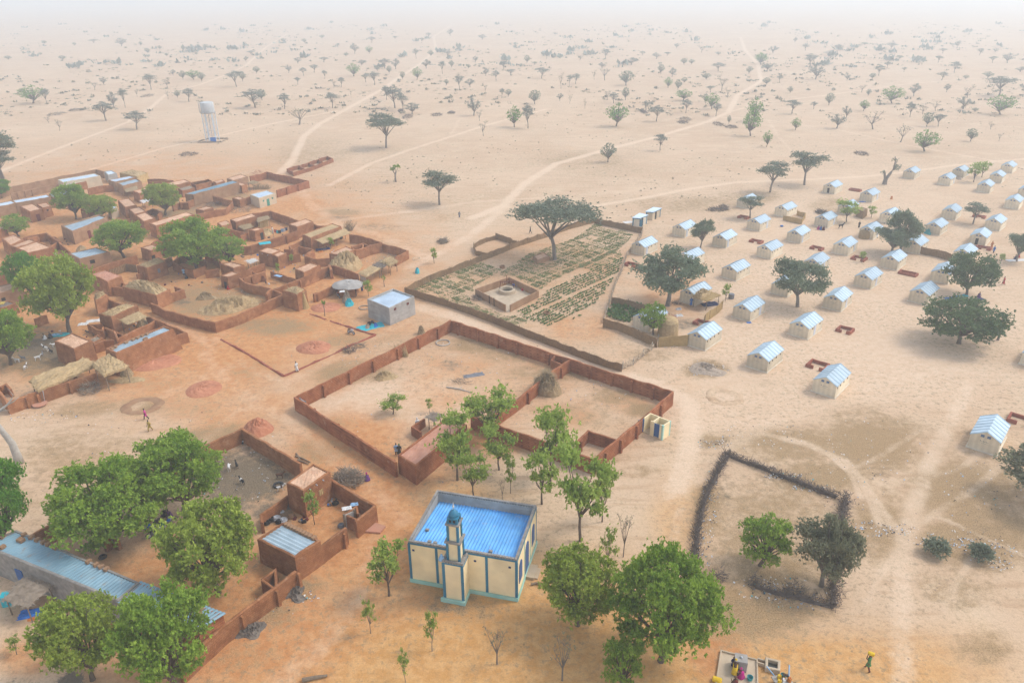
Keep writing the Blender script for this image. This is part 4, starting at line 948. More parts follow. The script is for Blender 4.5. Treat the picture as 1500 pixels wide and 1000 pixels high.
# ================================================================ shelters of the camp
TL, TW, TE, TR_ = 5.68, 3.32, 1.95, 2.90; TA = R(-42.5)
def tent_proto(door=None, gdoor=False, vents=3, mark=0):
    r = E('shelter_tent', 'x', 'tent'); w = TW / 2; o = .06
    b = MB(); b.add([(-w - .04, -.02, 0), (w + .04, -.02, 0), (w + .04, TL + .02, 0), (-w - .04, TL + .02, 0), (-w, 0, TE), (w, 0, TE), (w, TL, TE), (-w, TL, TE), (0, 0, TR_ - .04), (0, TL, TR_ - .04)],
        [(0, 1, 5, 8, 4), (3, 7, 9, 6, 2), (1, 2, 6, 5), (0, 4, 7, 3), (0, 3, 2, 1), (4, 8, 9, 7), (5, 6, 9, 8)]); b.build('wall', M['tentwall'], r)
    rf = MB(); t = .045
    for s_ in (-1, 1):
        e = [(s_ * (w + .10), -.08, TE - .04), (0, -.10, TR_), (0, TL + .10, TR_), (s_ * (w + .10), TL + .08, TE - .04)]
        u = [(a[0], a[1], a[2] + t) for a in e]; f = [(0, 1, 2, 3), (7, 6, 5, 4), (0, 4, 5, 1), (1, 5, 6, 2), (2, 6, 7, 3), (3, 7, 4, 0)]
        rf.add(e + u, f if s_ > 0 else [q[::-1] for q in f])
    ro = rf.build('roof', M['tentroof'], r)
    for i in range(7):
        y = .06 + (TL - .12) * i / 6; sm = MB()
        for s_ in (-1, 1):
            a = (s_ * (w + .11), y, TE + .005); c = (0, y, TR_ + t); dy = .05
            sm.add([(a[0], y - dy, a[2]), (a[0], y + dy, a[2]), (0, y + dy, c[2]), (0, y - dy, c[2]), (a[0], y - dy, a[2] + .045), (a[0], y + dy, a[2] + .045), (0, y + dy, c[2] + .045), (0, y - dy, c[2] + .045)],
                   [(4, 5, 6, 7), (0, 4, 7, 3), (1, 2, 6, 5), (0, 1, 5, 4)])
        s2 = sm.build('roof_seam', M['tentseam'], r); s2.parent = ro
    sk = MB()
    for s_ in (-1, 1): sk.box(s_ * (w + .09), TL / 2, 0, .12, TL + .3, .13, 0, .96)
    sk.box(0, -.09, 0, TW + .2, .12, .13); sk.box(0, TL + .09, 0, TW + .2, .12, .13); sk.build('ground_skirt', M['tentskirt'], r)
    for x in (-.36, .36):
        g = MB(); g.box(x, -.02, 2.05, .40, .07, .34); g.build('gable_vent', M['tentwin'], r)
    if door is not None:
        d = MB(); d.box(w + .035, door, .12, .07, .78, 1.72); d.build('door', M['tentdoor'], r)
    if gdoor:
        d = MB(); d.box(-.1, -.04, .02, .62, .08, 1.55); d.build('doorway', M['dark'], r)
    for i in range(vents):
        y = [1.6, 3.0, 4.5, .5][i]
        if door is not None and abs(y - door) < .55: continue
        g = MB(); g.box(w + .02, y, 1.42, .06, .24, .24); g.build('side_vent', M['dark'], r)
    if mark:
        g = MB(); rr = random.Random(mark)      # the worn, unreadable stencil on the gable
        for i in range(6): g.box(-.75 + i * .17 + mark * .15, -.028, 1.42 + rr.uniform(-.03, .03), .11, .02, .045 + rr.uniform(0, .10), 0)
        for i in range(3): g.box(-.55 + i * .20 + mark * .15, -.028, 1.20, .13, .02, .035)
        g.box(-.36 + mark * .15, -.026, 1.19, .98, .012, .02); g.box(-.36 + mark * .15, -.026, 1.42, .98, .012, .02); g.box(-.36 + mark * .15, -.026, 1.20, .03, .012, .26); g.build('stencil_mark', M['ash_mark'], r)
    return r
M['ash_mark'] = MAT('faded_stencil_ink', (.30, .27, .22), (.42, .36, .28), 9, .9)
PT = [tent_proto(1.0, mark=1), tent_proto(3.9, vents=2, mark=1), tent_proto(None, vents=4, mark=2), tent_proto(None, True, 2, mark=0), tent_proto(2.6, vents=3, mark=3)]
PT_used = set()
def place_tent(a, px, py, k, label, rz=0.0):
    off = {'e1': (TW / 2 + .10, -.08, TE - .02), 'e0': (-TW / 2 - .10, -.08, TE - .02), 'r1': (0, TL + .1, TR_ + .04), 'r0': (0, -.1, TR_ + .04), 'b1': (TW / 2 + .06, 0, 0)}[a]
    an = TA + R(rz + 5 * (hsh(px, py) - .5)); x, y = G(px, py, off[2]); c, s_ = math.cos(an), math.sin(an)
    o = PT[k] if k not in PT_used else copy_tree(PT[k]); PT_used.add(k)
    o.location = (x - (c * off[0] - s_ * off[1]), y - (s_ * off[0] + c * off[1]), 0); o.rotation_euler = (0, 0, an)
    tag(o, label, 'tent', 'white roofed shelter tents in the camp'); return o
for t_ in [
 ('e1',944.7,363,0,'beige shelter tent with white door standing against the camp-side fence of the garden'),
 ('e1',1004,337.1,0,'beige shelter tent just right of the two latrine blocks, partly behind a small acacia'),
 ('e1',1011.8,380.2,0,'beige shelter tent with white door peeking out above the big dark tree beside the garden'),
 ('e1',1064.5,352.1,0,'beige tent with a small reed screen at its far corner, above the open sand'),
 ('e1',1079.9,398.9,2,'beige tent without door in open sand right of the big dark tree'),
 ('e1',1114,328.3,1,'beige tent directly below the small acacia with a brick nook at its foot'),
 ('e1',1130.5,368.1,2,'beige tent just below the brick nook in the middle of the second tent row'),
 ('r1',1103,282.8,2,'farthest left beige tent, at the upper edge of the camp behind a small acacia'),
 ('e1',1153.6,308.5,2,'beige tent with a straw-walled yard built onto its right side near the upper camp edge'),
 ('e1',1174.5,345.5,0,'beige tent below the straw-walled yard, with nothing standing in front of it'),
 ('r1',1032.6,411.4,2,'beige tent with an untidy straw awning and reed screen on its right side'),
 ('b1',1153.4,435.5,2,'beige tent half hidden behind the lone acacia in the middle of the camp'),
 ('e1',1100.4,457.2,1,'beige tent with a far-end white door and a blue rag at its front corner'),
 ('e1',1185.5,482.7,4,'beige tent left of the square brick nook, below the lone acacia in the camp'),
 ('e1',1034.8,498.5,2,'beige tent whose front left corner meets the straight reed fence beside the garden'),
 ('e1',1126,530.2,2,'beige tent at the near edge of the camp, right of the round rubbish heap'),
 ('e1',1226.4,567,2,'nearest beige tent in the middle, with a brick nook behind its left side'),
 ('r1',967.8,446,2,'bluish-roofed tent hidden behind a green bush beside the little leafy vegetable plot'),
 ('e1',1466.6,650,2,'nearest and largest-looking beige tent, at the right edge of the picture beside thorny branches'),
 ('e1',1234.5,442.7,4,'beige tent with white scraps at its front left corner, above the square brick nook'),
 ('e1',1361.4,433.8,2,'beige tent with a blue-edged roof, left of the people resting under the round dark tree'),
 ('e0',1496.7,516.8,2,'beige tent cut off by the right edge of the picture beyond the spreading dark tree'),
 ('e1',1223.8,275.1,3,'small-looking tent with a dark opening in its gable, left of the twisted bare tree'),
 ('e1',1278.9,287,1,'beige tent with a blue cloth by its front, just below the twisted bare tree'),
 ('r1',1250.4,291.5,2,'beige tent behind a bright green sapling with a dark reed shed at its right side'),
 ('e1',1214,323.4,1,'beige tent with its door swung open and people sitting at its front wall'),
 ('e1',1281,339.9,4,'beige tent with a round straw screen leaning on its gable'),
 ('r1',1312,303,0,'beige tent half covered by the upper of two merging grey acacias'),
 ('e1',1243.8,363,1,'beige tent with open white door, between the curved brick nook and the planted brick nook'),
 ('e1',1202,388.2,4,'beige tent just below the curved brick nook, above the lone acacia'),
 ('e1',1316.4,383.8,2,'beige tent at the foot of the two merging grey acacias'),
 ('e1',1277.9,410.9,4,'beige tent below the planted brick nook, left of the long empty brick nook'),
 ('e1',1340.8,253.9,2,'beige tent standing alone at the upper camp edge, right of the twisted bare tree'),
 ('e1',1393.4,263.3,1,'lower tent of the close pair left of the twin green saplings'),
 ('e1',1413,251.9,1,'upper tent of the close pair, beside the twin green saplings'),
 ('e1',1484.6,245.3,2,'uppermost tent at the far right corner of the camp'),
 ('e1',1469,259.6,2,'second tent down in the far right corner of the camp'),
 ('e1',1451.6,273.9,2,'third tent down in the far right corner of the camp, nearest the twin saplings'),
 ('e0',1491.2,277.6,2,'small piece of a far tent cut off by the right edge of the picture'),
 ('e1',1494.5,297,2,'beige tent near the right edge, above the small brick nook behind the low acacia'),
 ('e1',1402,312,2,'beige tent touching the left side of the low spreading acacia'),
 ('e1',1379,334,2,'beige tent with a dark bundle against its gable'),
 ('e1',1349,360.8,2,'beige tent behind the merging acacias where the long reed fence begins'),
 ('e1',1467,327.8,2,'beige tent standing alone in the sand right of the low spreading acacia'),
 ('e1',1446,349.3,3,'beige tent with people standing at its gable and in front of the brick nook'),
 ('e1',1423,374,2,'beige tent where the long reed fence ends, behind the round dark tree'),
 ('e1',1392,403.6,2,'beige tent with a motorcycle at its gable, left of the round dark tree'),
]: place_tent(*t_)
# low brick nooks
def nook(px, py, w, d, label, rz=-42.5, h=.55, gap=True, curved=False):
    x, y = G(px, py); an = R(rz); c, s_ = math.cos(an), math.sin(an)
    L_ = [(-w/2, d/2), (w/2, d/2), (w/2, -d/2), (.25 * w, -d/2)] ; L2 = [(-w/2, d/2), (-w/2, -d/2), (-.1 * w, -d/2)]
    P1 = [(x + c * a - s_ * b, y + s_ * a + c * b) for a, b in L_]; P2 = [(x + c * a - s_ * b, y + s_ * a + c * b) for a, b in L2]
    mb = MB()
    if gap: strip_wall(mb, P2[::-1] + P1[1:], h, .28, .07, .5)
    else: strip_wall(mb, P1[:3] + P2[:2][::-1], h, .28, .06, .5, closed=False); 
    if not gap: strip_wall(mb, [P2[1], P1[2]], h, .28, .06, .5)
    return tag(mb.build('brick_nook', M['brick'], loc=(x, y, 0)), label, 'brick nook', 'low red brick nooks between the tents')
for a in [(924.5,389.5,2.6,1.5,'low red brick nook beside the pale branch fence of the garden'),(1018.8,398.5,2.6,1.5,'low red brick nook right of the big dark tree, at the foot of a tent'),
 (1107.5,355,2.6,1.4,'low red brick nook in open sand in the left middle of the camp'),(1089,319.5,2.4,1.4,'low red brick nook at the trunk of the small acacia near the upper camp edge'),
 (1237.5,485,2.2,1.9,'square low red brick nook standing alone right of the tents, with high dark inside'),(1197.5,537,2.6,2.2,'low red brick nook behind the nearest middle tent'),
 (1252.5,279.5,2.9,1.3,'flat closed brick nook between the two tents left of the twisted bare tree'),(1196.3,365,2.4,1.5,'curved low brick nook above the lone camp acacia'),
 (1258,380,2.6,2.0,'low red brick nook with a sapling growing in it'),(1330,402,3.2,1.5,'long empty brick nook in the open sand left of the round dark tree'),
 (1440.5,364.5,2.8,1.4,'low brick nook in front of the tent where people stand'),(1434,318.5,2.6,1.2,'low brick nook behind the low spreading acacia'),(1495,617.5,2.8,2.2,'low red brick nook at the right edge, beside the nearest tent'),
 (1028,475,2.4,1.6,'small red brick nook behind the tent at the end of the reed fence, dark inside')]:
    nook(*a, gap=a[0] not in (1252.5, 1330))
# ================================================================ main compound
cw = 'mudbrick'
wall('compound_wall', [(431,581),(455,596),(580,677)], 2.15, 'long rust-red mud brick wall with outside buttresses, near left side of the big compound', m=cw, pil=[(457.7,597),(492,620),(517,637),(545,655),(573,673)], side=1, t=.3)
wall('compound_wall', [(432,581),(660,469)], 2.15, 'rust-red mud brick wall on the far left side of the big compound, buttresses inside', m=cw, pil=[(472,562),(509.7,543),(544.8,526),(580.4,508),(611,493),(639,479)], side=-1, t=.3)
wall('compound_wall', [(660.5,469),(835,525),(986,573)], 2.15, 'longest rust-red mud brick wall, facing the reed fence lane', m=cw, pil=[(672,473),(701.5,482),(729.9,491.5),(758.5,500.5),(804.8,515.5),(866.4,535),(898.9,545),(927,554.5),(958.6,564)], side=-1, t=.3)
wall('compound_wall', [(986,574),(869,673)], 2.15, 'rust-red wall on the right side of the big compound behind the blue-doored latrine', m=cw, pil=[(967.2,590.6),(930.8,620.5),(907.2,640.7),(885,659.5)], side=1, t=.3)
wall('compound_wall', [(869,672.5),(838,661),(752,630),(690,608)], 2.1, 'rust-red wall behind the green trees, near right side of the big compound', m=cw, t=.3)
wall('dividing_wall', [(835,526.5),(806.6,544.5)], 2.0, 'short piece of dividing wall with buttress, above the leaning stalks', m=cw, pil=[(820,535.5)], side=1, t=.3)
wall('dividing_wall', [(804,547),(779.3,567),(749.4,589.5),(716,613)], 1.95, 'dividing wall across the big compound, from the leaning stalks to the trees', m=cw, pil=[(771,572.5)], side=1, t=.3)
wall('latrine_wall', [(814.5,519),(807.5,526),(822,533)], 1.9, 'small corner screen walls where the dividing wall meets the lane wall', m=cw, t=.25)
wall('pen_wall', [(901.5,643),(861.7,630.5),(845,646)], 1.7, 'low rust-red walls of the small pen in the right corner of the big compound', m=cw, t=.28, pil=[(848,643)])
wall('kitchen_wall', [(622,612),(604,625),(617,633)], 1.3, 'low mud walls of the little open kitchen beside the red-roofed room', m=cw, t=.25)
house('long_room', [(582.5,665.4),(655.2,610.2),(684,621),(608.5,682.3)], 2.76, 'long mud room with smooth red roof in the near corner of the big compound', m=cw, rm='mudroofred', rdrop=.16, batter=.04, jit=.03, spouts=[(2,.27),(2,.42)])
thatch_shelter('stick_roof_shelter', [(624,611),(634,603),(648,608),(637,617)], 1.9, .12, 'small grey stick-roofed kitchen shelter behind the red-roofed room', 'brush')
r = ROOT('metal_door', 'narrow grey metal door in the near left corner of the big compound wall', 'door', *G(448,601)); x, y = G(447.5,602.5)
b = MB(); b.box(x - .12, y - .12, 0, .9, .12, 1.9, R(-44)); b.build('door_leaf', M['silver'], r); b = MB(); b.box(x - .6, y + .28, 0, .12, .2, 2.05, R(-44)); b.box(x + .36, y - .52, 0, .12, .2, 2.05, R(-44)); b.build('frame', M['grey'], r)
mound('straw_heap', 561, 553, 40, 12, .7, 'straw', 'long lumpy heap of hay lying in the far part of the big compound', 'straw heap', rot=R(38), seed=4, stalks=160, rough=.7)
def stalks(name, px, py, wpx, n, L, label, lean, m='strawold', seed=2, cat='stalks', spread=.4, r0=.035):
    x, y = G(px, py); k = ppm(x, y); w = wpx / k; rr = random.Random(seed); mb = MB()
    for i in range(n):
        u = rr.uniform(-.5, .5); bx_, by_ = x + u * w * .9, y + rr.uniform(-.5, .5) * w * .35; d = Vector((lean[0] + rr.uniform(-spread, spread), lean[1] + rr.uniform(-spread, spread), rr.uniform(.8, 1.2))).normalized() * L * rr.uniform(.75, 1.1)
        p = Vector((bx_, by_, 0)); mb.tube([p, p + d * .5 + Vector((0, 0, .05)), p + d], [r0, r0 * .8, r0 * .3], 4, False)
    return tag(mb.build(name, M[m], loc=(x, y, 0)), label, cat)
mound('millet_stalks', 801, 572, 42, 22, 2.5, 'strawold', 'big stack of brown millet stalks leaning on the dividing wall', 'stalks', seed=5, rough=.35, stalks=900, slen=1.3, n=34, pw=.7)
stalks('millet_stalks', 592, 522, 14, 40, 2.4, 'small bundle of pale stalks propped against the far left compound wall', (-.4, .1), 'straw', 6, spread=.25, r0=.05)
x, y = G(648.8,502.5); b = MB(); b.tube([(x + 1.15*math.cos(t*PI/8), y + 1.15*math.sin(t*PI/8), .1) for t in range(17)], .10, 6, False); tag(b.build('wire_hoop', M['woodgrey'], loc=(x,y,0)), 'pale round hoop lying in the far corner of the big compound', 'hoop')
def log(px0, py0, px1, py1, r_, label, m='woodgrey', name='fallen_branch', bend=.2, cat='branch', fork=True):
    a, c = G(px0, py0), G(px1, py1); mb = MB(); mx, my = (a[0]+c[0])/2, (a[1]+c[1])/2 + bend
    mb.tube([(a[0],a[1],r_), (mx,my,r_*1.2), (c[0],c[1],r_)], [r_, r_*.85, r_*.5], 6)
    if fork: mb.tube([(mx,my,r_), (mx+.5,my+.8,r_*2.2)], [r_*.5, r_*.2], 5)
    return tag(mb.build(name, M[m], loc=(mx,my,0)), label, cat)
log(654,567.5,691,575.5,.10,'long bare branch lying on the sand of the big compound')
log(443,998,480,991,.20,'short dark log lying on the sand at the bottom edge','wood','log',.0,'log',False)
brushpile('twigs', 676,559,30,10,.25,'brush','scattered dry twigs beside the dark torn sheet','twigs',40,3)
def rag(px, py, w, d, m, label, rz=0.0, h=.10, name='cloth', cat='cloth', z=0.0, group=None):
    x, y = G(px, py, z); mb = MB(); n = 7; vs = []; c, s_ = math.cos(rz), math.sin(rz)
    for j in range(n+1):
        for i in range(n+1):
            u, v = (i/n-.5)*w*(1+.15*hsh(j,px)), (j/n-.5)*d*(1+.2*hsh(i,py)); vs.append((x+c*u-s_*v, y+s_*u+c*v, z+.02+h*hsh(i,j,px)*(0 if i in (0,n) or j in (0,n) else 1)))
    mb.add(vs, [(j*(n+1)+i, j*(n+1)+i+1, (j+1)*(n+1)+i+1, (j+1)*(n+1)+i) for j in range(n) for i in range(n)])
    return tag(mb.build(name, M[m], loc=(x,y,z)), label, cat, group)
rag(694,549.5,3.0,1.0,'grey','torn dark plastic sheet on the ground of the big compound',R(18),.22,'plastic_sheet','sheet')
# latrine with blue doors
q = [G(*p, 2.2) for p in ((943.8,611.7),(952.9,605),(981.6,616.5),(971.4,622.9))]
r = ROOT('latrine', 'cream double latrine without roof, one blue door open, against the right compound wall', 'latrine', sum(p[0] for p in q)/4, sum(p[1] for p in q)/4)
m1 = [(q[1][0]+(q[2][0]-q[1][0])*.47, q[1][1]+(q[2][1]-q[1][1])*.47), (q[0][0]+(q[3][0]-q[0][0])*.47, q[0][1]+(q[3][1]-q[0][1])*.47)]
b = MB()
def seg(b, a, c, h, t=.14, z=0.0): l = math.hypot(c[0]-a[0], c[1]-a[1]); b.box((a[0]+c[0])/2, (a[1]+c[1])/2, z, l + t*.0, t, h, math.atan2(c[1]-a[1], c[0]-a[0]))
seg(b, q[0], q[1], 2.2); seg(b, q[1], q[2], 2.197); seg(b, q[2], q[3], 2.2); seg(b, m1[0], m1[1], 2.19); b.build('wall', M['cream'], r)
lr = lambda a, c, f: (a[0]+(c[0]-a[0])*f, a[1]+(c[1]-a[1])*f)
b = MB(); seg(b, lr(q[0],q[3],.36), lr(q[0],q[3],.55), 2.19); seg(b, lr(q[0],q[3],.84), lr(q[0],q[3],.97), 2.19); b.build('front_wall', M['cream'], r)
b = MB(); b.box(q[3][0], q[3][1], 0, .24, .24, 2.22, TA); b.box(q[2][0], q[2][1], 0, .2, .2, 2.22, TA); b.build('corner_post', M['mint'], r)
b = MB(); p = lr(q[0],q[3],.695); seg(b, lr(q[0],q[3],.56), lr(q[0],q[3],.83), 1.95, .06, .1); b.build('door', M['bluepaint'], r)
b = MB(); a = q[0]; c = (a[0]-.85, a[1]-.35); seg(b, a, c, 1.95, .06, .1); b.build('door', M['bluepaint'], r)
b = MB(); b.prism(inset(q, -.05), 0, .12); b.build('floor_slab', M['concrete'], r)
# ================================================================ mosque
FL, FR = (-10.25, 57.45), (0.35, 54.72); ux = Vector((FR[0]-FL[0], FR[1]-FL[1], 0)).normalized(); vy = Vector((-ux.y, ux.x, 0)); MW = 10.94; MD = 8.4; MH = 5.05
an_ = math.atan2(ux.y, ux.x)
def mp(u, v, z=0): p = Vector((FL[0], FL[1], 0)) + ux*u + vy*v; return (p.x, p.y, z)
mq = ROOT('mosque', 'cream mosque with blue stripes, bright blue sheet roof and small square minaret', 'mosque', mp(MW/2, MD/2)[0], mp(MW/2, MD/2)[1])
def mbox(b, u0, u1, v0, v1, z0, z1): b.box(mp((u0+u1)/2, 0)[0] + vy.x*(v0+v1)/2, mp((u0+u1)/2, 0)[1] + vy.y*(v0+v1)/2, z0, u1-u0, v1-v0, z1-z0, an_); return b
b = MB(); mbox(b,0,MW,0,.25,0,MH-.10); mbox(b,0,MW,MD-.25,MD,0,MH-.10); mbox(b,0,.25,.25,MD-.25,0,MH-.10); mbox(b,MW-.25,MW,.25,MD-.25,0,MH-.10); wl = b.build('wall', M['cream'], mq)
# crenellated grey coping
b = MB()
for (u0, v0, du, dv, n) in ((0,0,1,0,38),(0,MD-.25,1,0,38),(0,.25,0,1,28),(MW-.25,.25,0,1,28)):
    L_ = MW if du else MD-.5
    for i in range(n):
        s0, s1 = L_*i/n + .02, L_*(i+1)/n - .02
        if du: mbox(b, u0+s0, u0+s1, v0+.002, v0+.248, MH-.10, MH+.13)
        else: mbox(b, u0+.002, u0+.248, v0+s0, v0+s1, MH-.10, MH+.13)
b.build('parapet_teeth', M['cementtop'], mq)
b = MB(); mbox(b,.25,MW-.25,MD-.262,MD-.25,3.8,MH-.1); mbox(b,.25,.262,.25,MD-.262,3.8,MH-.1); mbox(b,MW-.262,MW-.25,.25,MD-.262,3.8,MH-.1); b.build('inner_parapet_face', M['cement'], mq)
b = MB(); corr(b, [mp(.26,.26)[:2], mp(.26,MD-.27)[:2], mp(MW-.27,MD-.27)[:2], mp(MW-.27,.26)[:2]], [4.72,3.90,3.90,4.72], .33, .045, 1); b.build('roof', M['blueroof'], mq)
bk = MB(); mbox(bk,-.03,MW+.03,-.035,0,MH-.24,MH-.06); mbox(bk,MW,MW+.035,-.03,MD+.03,MH-.24,MH-.06); bk.build('eaves_band', M['teal'], mq)
for u in (0.06, MW*.262, MW*.725, MW-.06):
    b = MB(); mbox(b, u-.13, u+.13, -.045, -.002, .45, MH-.245); b.build('painted_stripe', M['teal'], mq)
for v in (.12, MD*.36, MD*.66, MD-.12):
    b = MB(); mbox(b, MW+.002, MW+.045, v-.07, v+.07, .45, MH-.245); b.build('painted_stripe', M['mint'] if .3 < v < MD-.3 else M['teal'], mq)
b = MB(); mbox(b,-.1,MW+.1,-.12,-.05,0,.45); mbox(b,MW+.046,MW+.12,-.05,MD+.1,0,.45); mbox(b,-.12,-.002,-.05,MD+.1,0,.45); b.build('plinth', M['mint'], mq)
for u, z in ((.48,4.0),(MW*.62,4.0),(MW-.72,3.95)):
    b = MB(); mbox(b,u-.12,u+.12,-.02,.05,z,z+.22); b.build('vent_hole', M['navy'], mq)
def arch(v0, v1, z0, z1, nm):
    b = MB(); n = 8; pr = []
    for i in range(n+1):
        t = PI*i/n; pr.append(((v0+v1)/2 - (v1-v0)/2*math.cos(t), z1 - (v1-v0)*.5*1.25 + (v1-v0)*.5*1.25*math.sin(t)**.8))
    pr = [(v0, z0)] + pr + [(v1, z0)]
    vs = [mp(MW+.05, v, z) for v, z in pr] + [mp(MW-.02, v, z) for v, z in pr]; k = len(pr)
    b.add(vs, [tuple(range(k)), tuple(range(k, 2*k))[::-1]] + [(i, i+k, (i+1)%k+k, (i+1)%k) for i in range(k)]); return b.build(nm, M['bluepaint'], mq)
arch(.75, 1.95, 1.5, 3.9, 'window'); arch(3.35, 4.75, .2, 3.9, 'door'); arch(6.2, 7.4, 1.5, 3.9, 'window')
b = MB(); mbox(b, MW+.12, MW+.95, 3.1, 5.0, 0, .32); mbox(b, MW+.95, MW+1.3, 3.3, 4.8, 0, .16); b.build('step', M['concrete'], mq)
# minaret block and tower
u0, u1, v0 = 4.02, 6.12, -1.62
b = MB(); mbox(b,u0,u1,v0,-.002,0,4.75); mn = b.build('minaret_base', M['cream'], mq)
b = MB()
for i in range(8):
    s = (u1-u0)/8; mbox(b,u0+s*i+.02,u0+s*(i+1)-.02,v0+.002,v0+.2,4.76,4.98)
for i in range(5):
    s = (1.62-.2)/5; mbox(b,u1-.2,u1-.002,v0+.2+s*i+.02,v0+.2+s*(i+1)-.02,4.76,4.98); mbox(b,u0+.002,u0+.2,v0+.2+s*i+.02,v0+.2+s*(i+1)-.02,4.76,4.98)
mbox(b,u0+.2,u1-.2,v0+.2,-.01,4.752,4.80); b.build('parapet_teeth', M['cementtop'], mq)
for u in (u0+.12, u1-.12):
    b = MB(); mbox(b,u-.14,u+.14,v0-.045,v0-.002,.45,4.6); b.build('painted_stripe', M['teal'], mq)
b = MB(); mbox(b,u0-.03,u1+.03,v0-.035,v0-.001,4.60,4.75); mbox(b,u1+.001,u1+.035,v0,-.05,4.60,4.75); b.build('eaves_band', M['teal'], mq)
b = MB(); mbox(b,u0-.25,u1+.12,v0-.25,v0-.05,0,.42); mbox(b,u1+.002,u1+.12,v0-.05,-.13,0,.42); mbox(b,u0-.12,u0-.002,v0-.05,-.13,0,.42); b.build('plinth', M['mint'], mq)
cu, cv = 5.08, -.66; s1, s2 = .56, .47
def tower(s, z0, z1):
    b = MB(); mbox(b,cu-s,cu+s,cv-s,cv+s,z0,z1); b.build('minaret_shaft', M['cream'], mq)
    for a in (-1,1):
        for c in (-1,1):
            b = MB(); mbox(b,cu+a*s-.11+(.01*a),cu+a*s+.11+(.01*a)-(.0),cv+c*s-.11+(.01*c),cv+c*s+.11+(.01*c),z0,z1-.002); b.build('corner_stripe', M['teal'], mq)
tower(s1, 4.8, 6.95); tower(s2, 7.13, 8.95)
b = MB(); mbox(b,cu-.80,cu+.80,cv-.80,cv+.80,6.96,7.12); b.build('ledge', M['cementtop'], mq)
b = MB(); mbox(b,cu-.68,cu+.68,cv-.68,cv+.68,8.96,9.10); b.build('ledge', M['cementtop'], mq)
b = MB(); mbox(b,cu-.52,cu+.52,cv-.52,cv+.52,9.11,9.72); lt = b.build('lantern', M['teal'], mq)
for a in (-.2,.2):
    b = MB(); mbox(b,cu+a-.1,cu+a+.1,cv-.55,cv-.50,9.28,9.55); o = b.build('opening', M['dark'], mq); o.parent = lt
    b = MB(); mbox(b,cu+.50,cu+.55,cv+a-.1,cv+a+.1,9.28,9.55); o = b.build('opening', M['dark'], mq); o.parent = lt
c3 = mp(cu, cv); b = MB(); b.lathe(c3[0], c3[1], [(.46,9.73),(.47,9.85),(.42,10.05),(.28,10.25),(.12,10.36),(.05,10.42)], 14); b.build('dome', M['teal'], mq, True)
b = MB(); b.lathe(c3[0], c3[1], [(.03,10.40),(.03,10.60),(.10,10.68),(.10,10.76),(.03,10.84),(.07,10.92),(.02,11.0),(.015,11.25)], 8); b.build('finial', M['white'], mq, True)
b = MB(); p = mp(u0-.15, v0+.35, 5.2); b.lathe(p[0], p[1], [(.34,4.78),(.30,4.86),(.10,5.35),(.05,5.42)], 12)
o = b.build('loudspeaker', M['lightblue'], None, True, loc=(p[0],p[1],4.78)); tag(o, 'pale blue cone loudspeaker on the minaret base of the mosque', 'loudspeaker')
log(778,857,795,860,.14,'crooked root on the sand beside the mosque steps','wood','root',.3,'root',False)
for i,(u,v) in enumerate(((1.9,.8),(2.5,.75),(1.0,2.6),(8.1,.9))):
    b = MB(); zz = 4.72 - .82*(v-.26)/(MD-.5); p = mp(u,v,zz); mbox(b,u-.18,u+.18,v-.12,v+.12,zz+.05,zz+.25); tag(b.build('stone', M['cementtop'], loc=p), 'grey block lying on the blue roof of the mosque', 'stone', 'blocks on the blue mosque roof')
# ================================================================ cement hut
house('cement_hut', [(537.8,437.8),(575.6,422.2),(606.8,433.5),(570,451.2)], [3.6,3.6,3.6,3.35], 'square grey cement block hut with bright tin roof at the lane corner of the garden', m='cement', roof='tinwhite', rz=[3.2,3.2,3.30,3.32], along=0, wins=[(2,.28,2.5,.5,.45,'maroon'),(2,.78,2.5,.5,.45,'maroon')], jit=.0, batter=.02, t=.22)
# ================================================================ walled vegetable garden
def fence(name, pix, h, label, m='reed', t=.12, jit=.16, cat='fence', group=None, pst=True, step=.5, dense=False):
    P = [G(px, py, h) for px, py in pix]; r = ROOT(name, label, cat, P[0][0], P[0][1], group)
    mb = MB(); strip_wall(mb, P, h, t, jit, step, seed=pix[0][1], batter=.3); rr = random.Random(int(pix[0][0])); Q = sub_poly(P, .22)
    for q in Q:
        l = rr.uniform(.25, .6); mb.tube([(q[0], q[1], h - .35), (q[0] + rr.uniform(-.12, .12), q[1] + rr.uniform(-.12, .12), h - .35 + l)], [.03, .01], 3, False)
    mb.build('reed_panel', M[m], r)
    if pst:
        for q in sub_poly(P, 3.2)[::1]:
            b = MB(); b.tube([(q[0], q[1], -.05), (q[0] + .05, q[1], h + rr.uniform(.05, .3))], [.06, .045], 5); b.build('post', M['wood'], r)
    return r
fence('reed_fence', [(594,421),(630,403),(672.4,386.5),(720,368.5),(759,353),(800,340),(835,328),(871.2,318.8)], 1.3, 'long woven reed fence along the upper left side of the vegetable garden')
fence('reed_fence', [(871.2,318.8),(905,326),(941,333.3)], 1.5, 'short dark reed fence at the far end of the garden, beside the latrine blocks')
fence('reed_fence', [(592.6,421),(622,430),(655.6,439.5),(684,449),(711.6,458.8),(745,472),(776,484.5),(818,500),(862.8,517.8),(890,527),(911,533)], 1.35, 'long brown reed fence along the lane in front of the vegetable garden')
fence('reed_fence', [(883.8,467),(905,471),(935,484),(963,496)], 1.6, 'reed fence slanting down in front of the small leafy plot')
fence('reed_fence', [(896,436),(920,439),(946,446),(950,452)], 1.4, 'short reed fence behind the small leafy plot')
fence('reed_fence', [(965,493.5),(985,492.5),(1008,492)], 1.8, 'straight light brown reed fence ending at a tent corner', 'reedpale')
fence('reed_fence', [(1033,462),(1040,456),(1050,449),(1059,441)], 1.6, 'yellowish reed screen curving in front of the straw awning', 'reedpale')
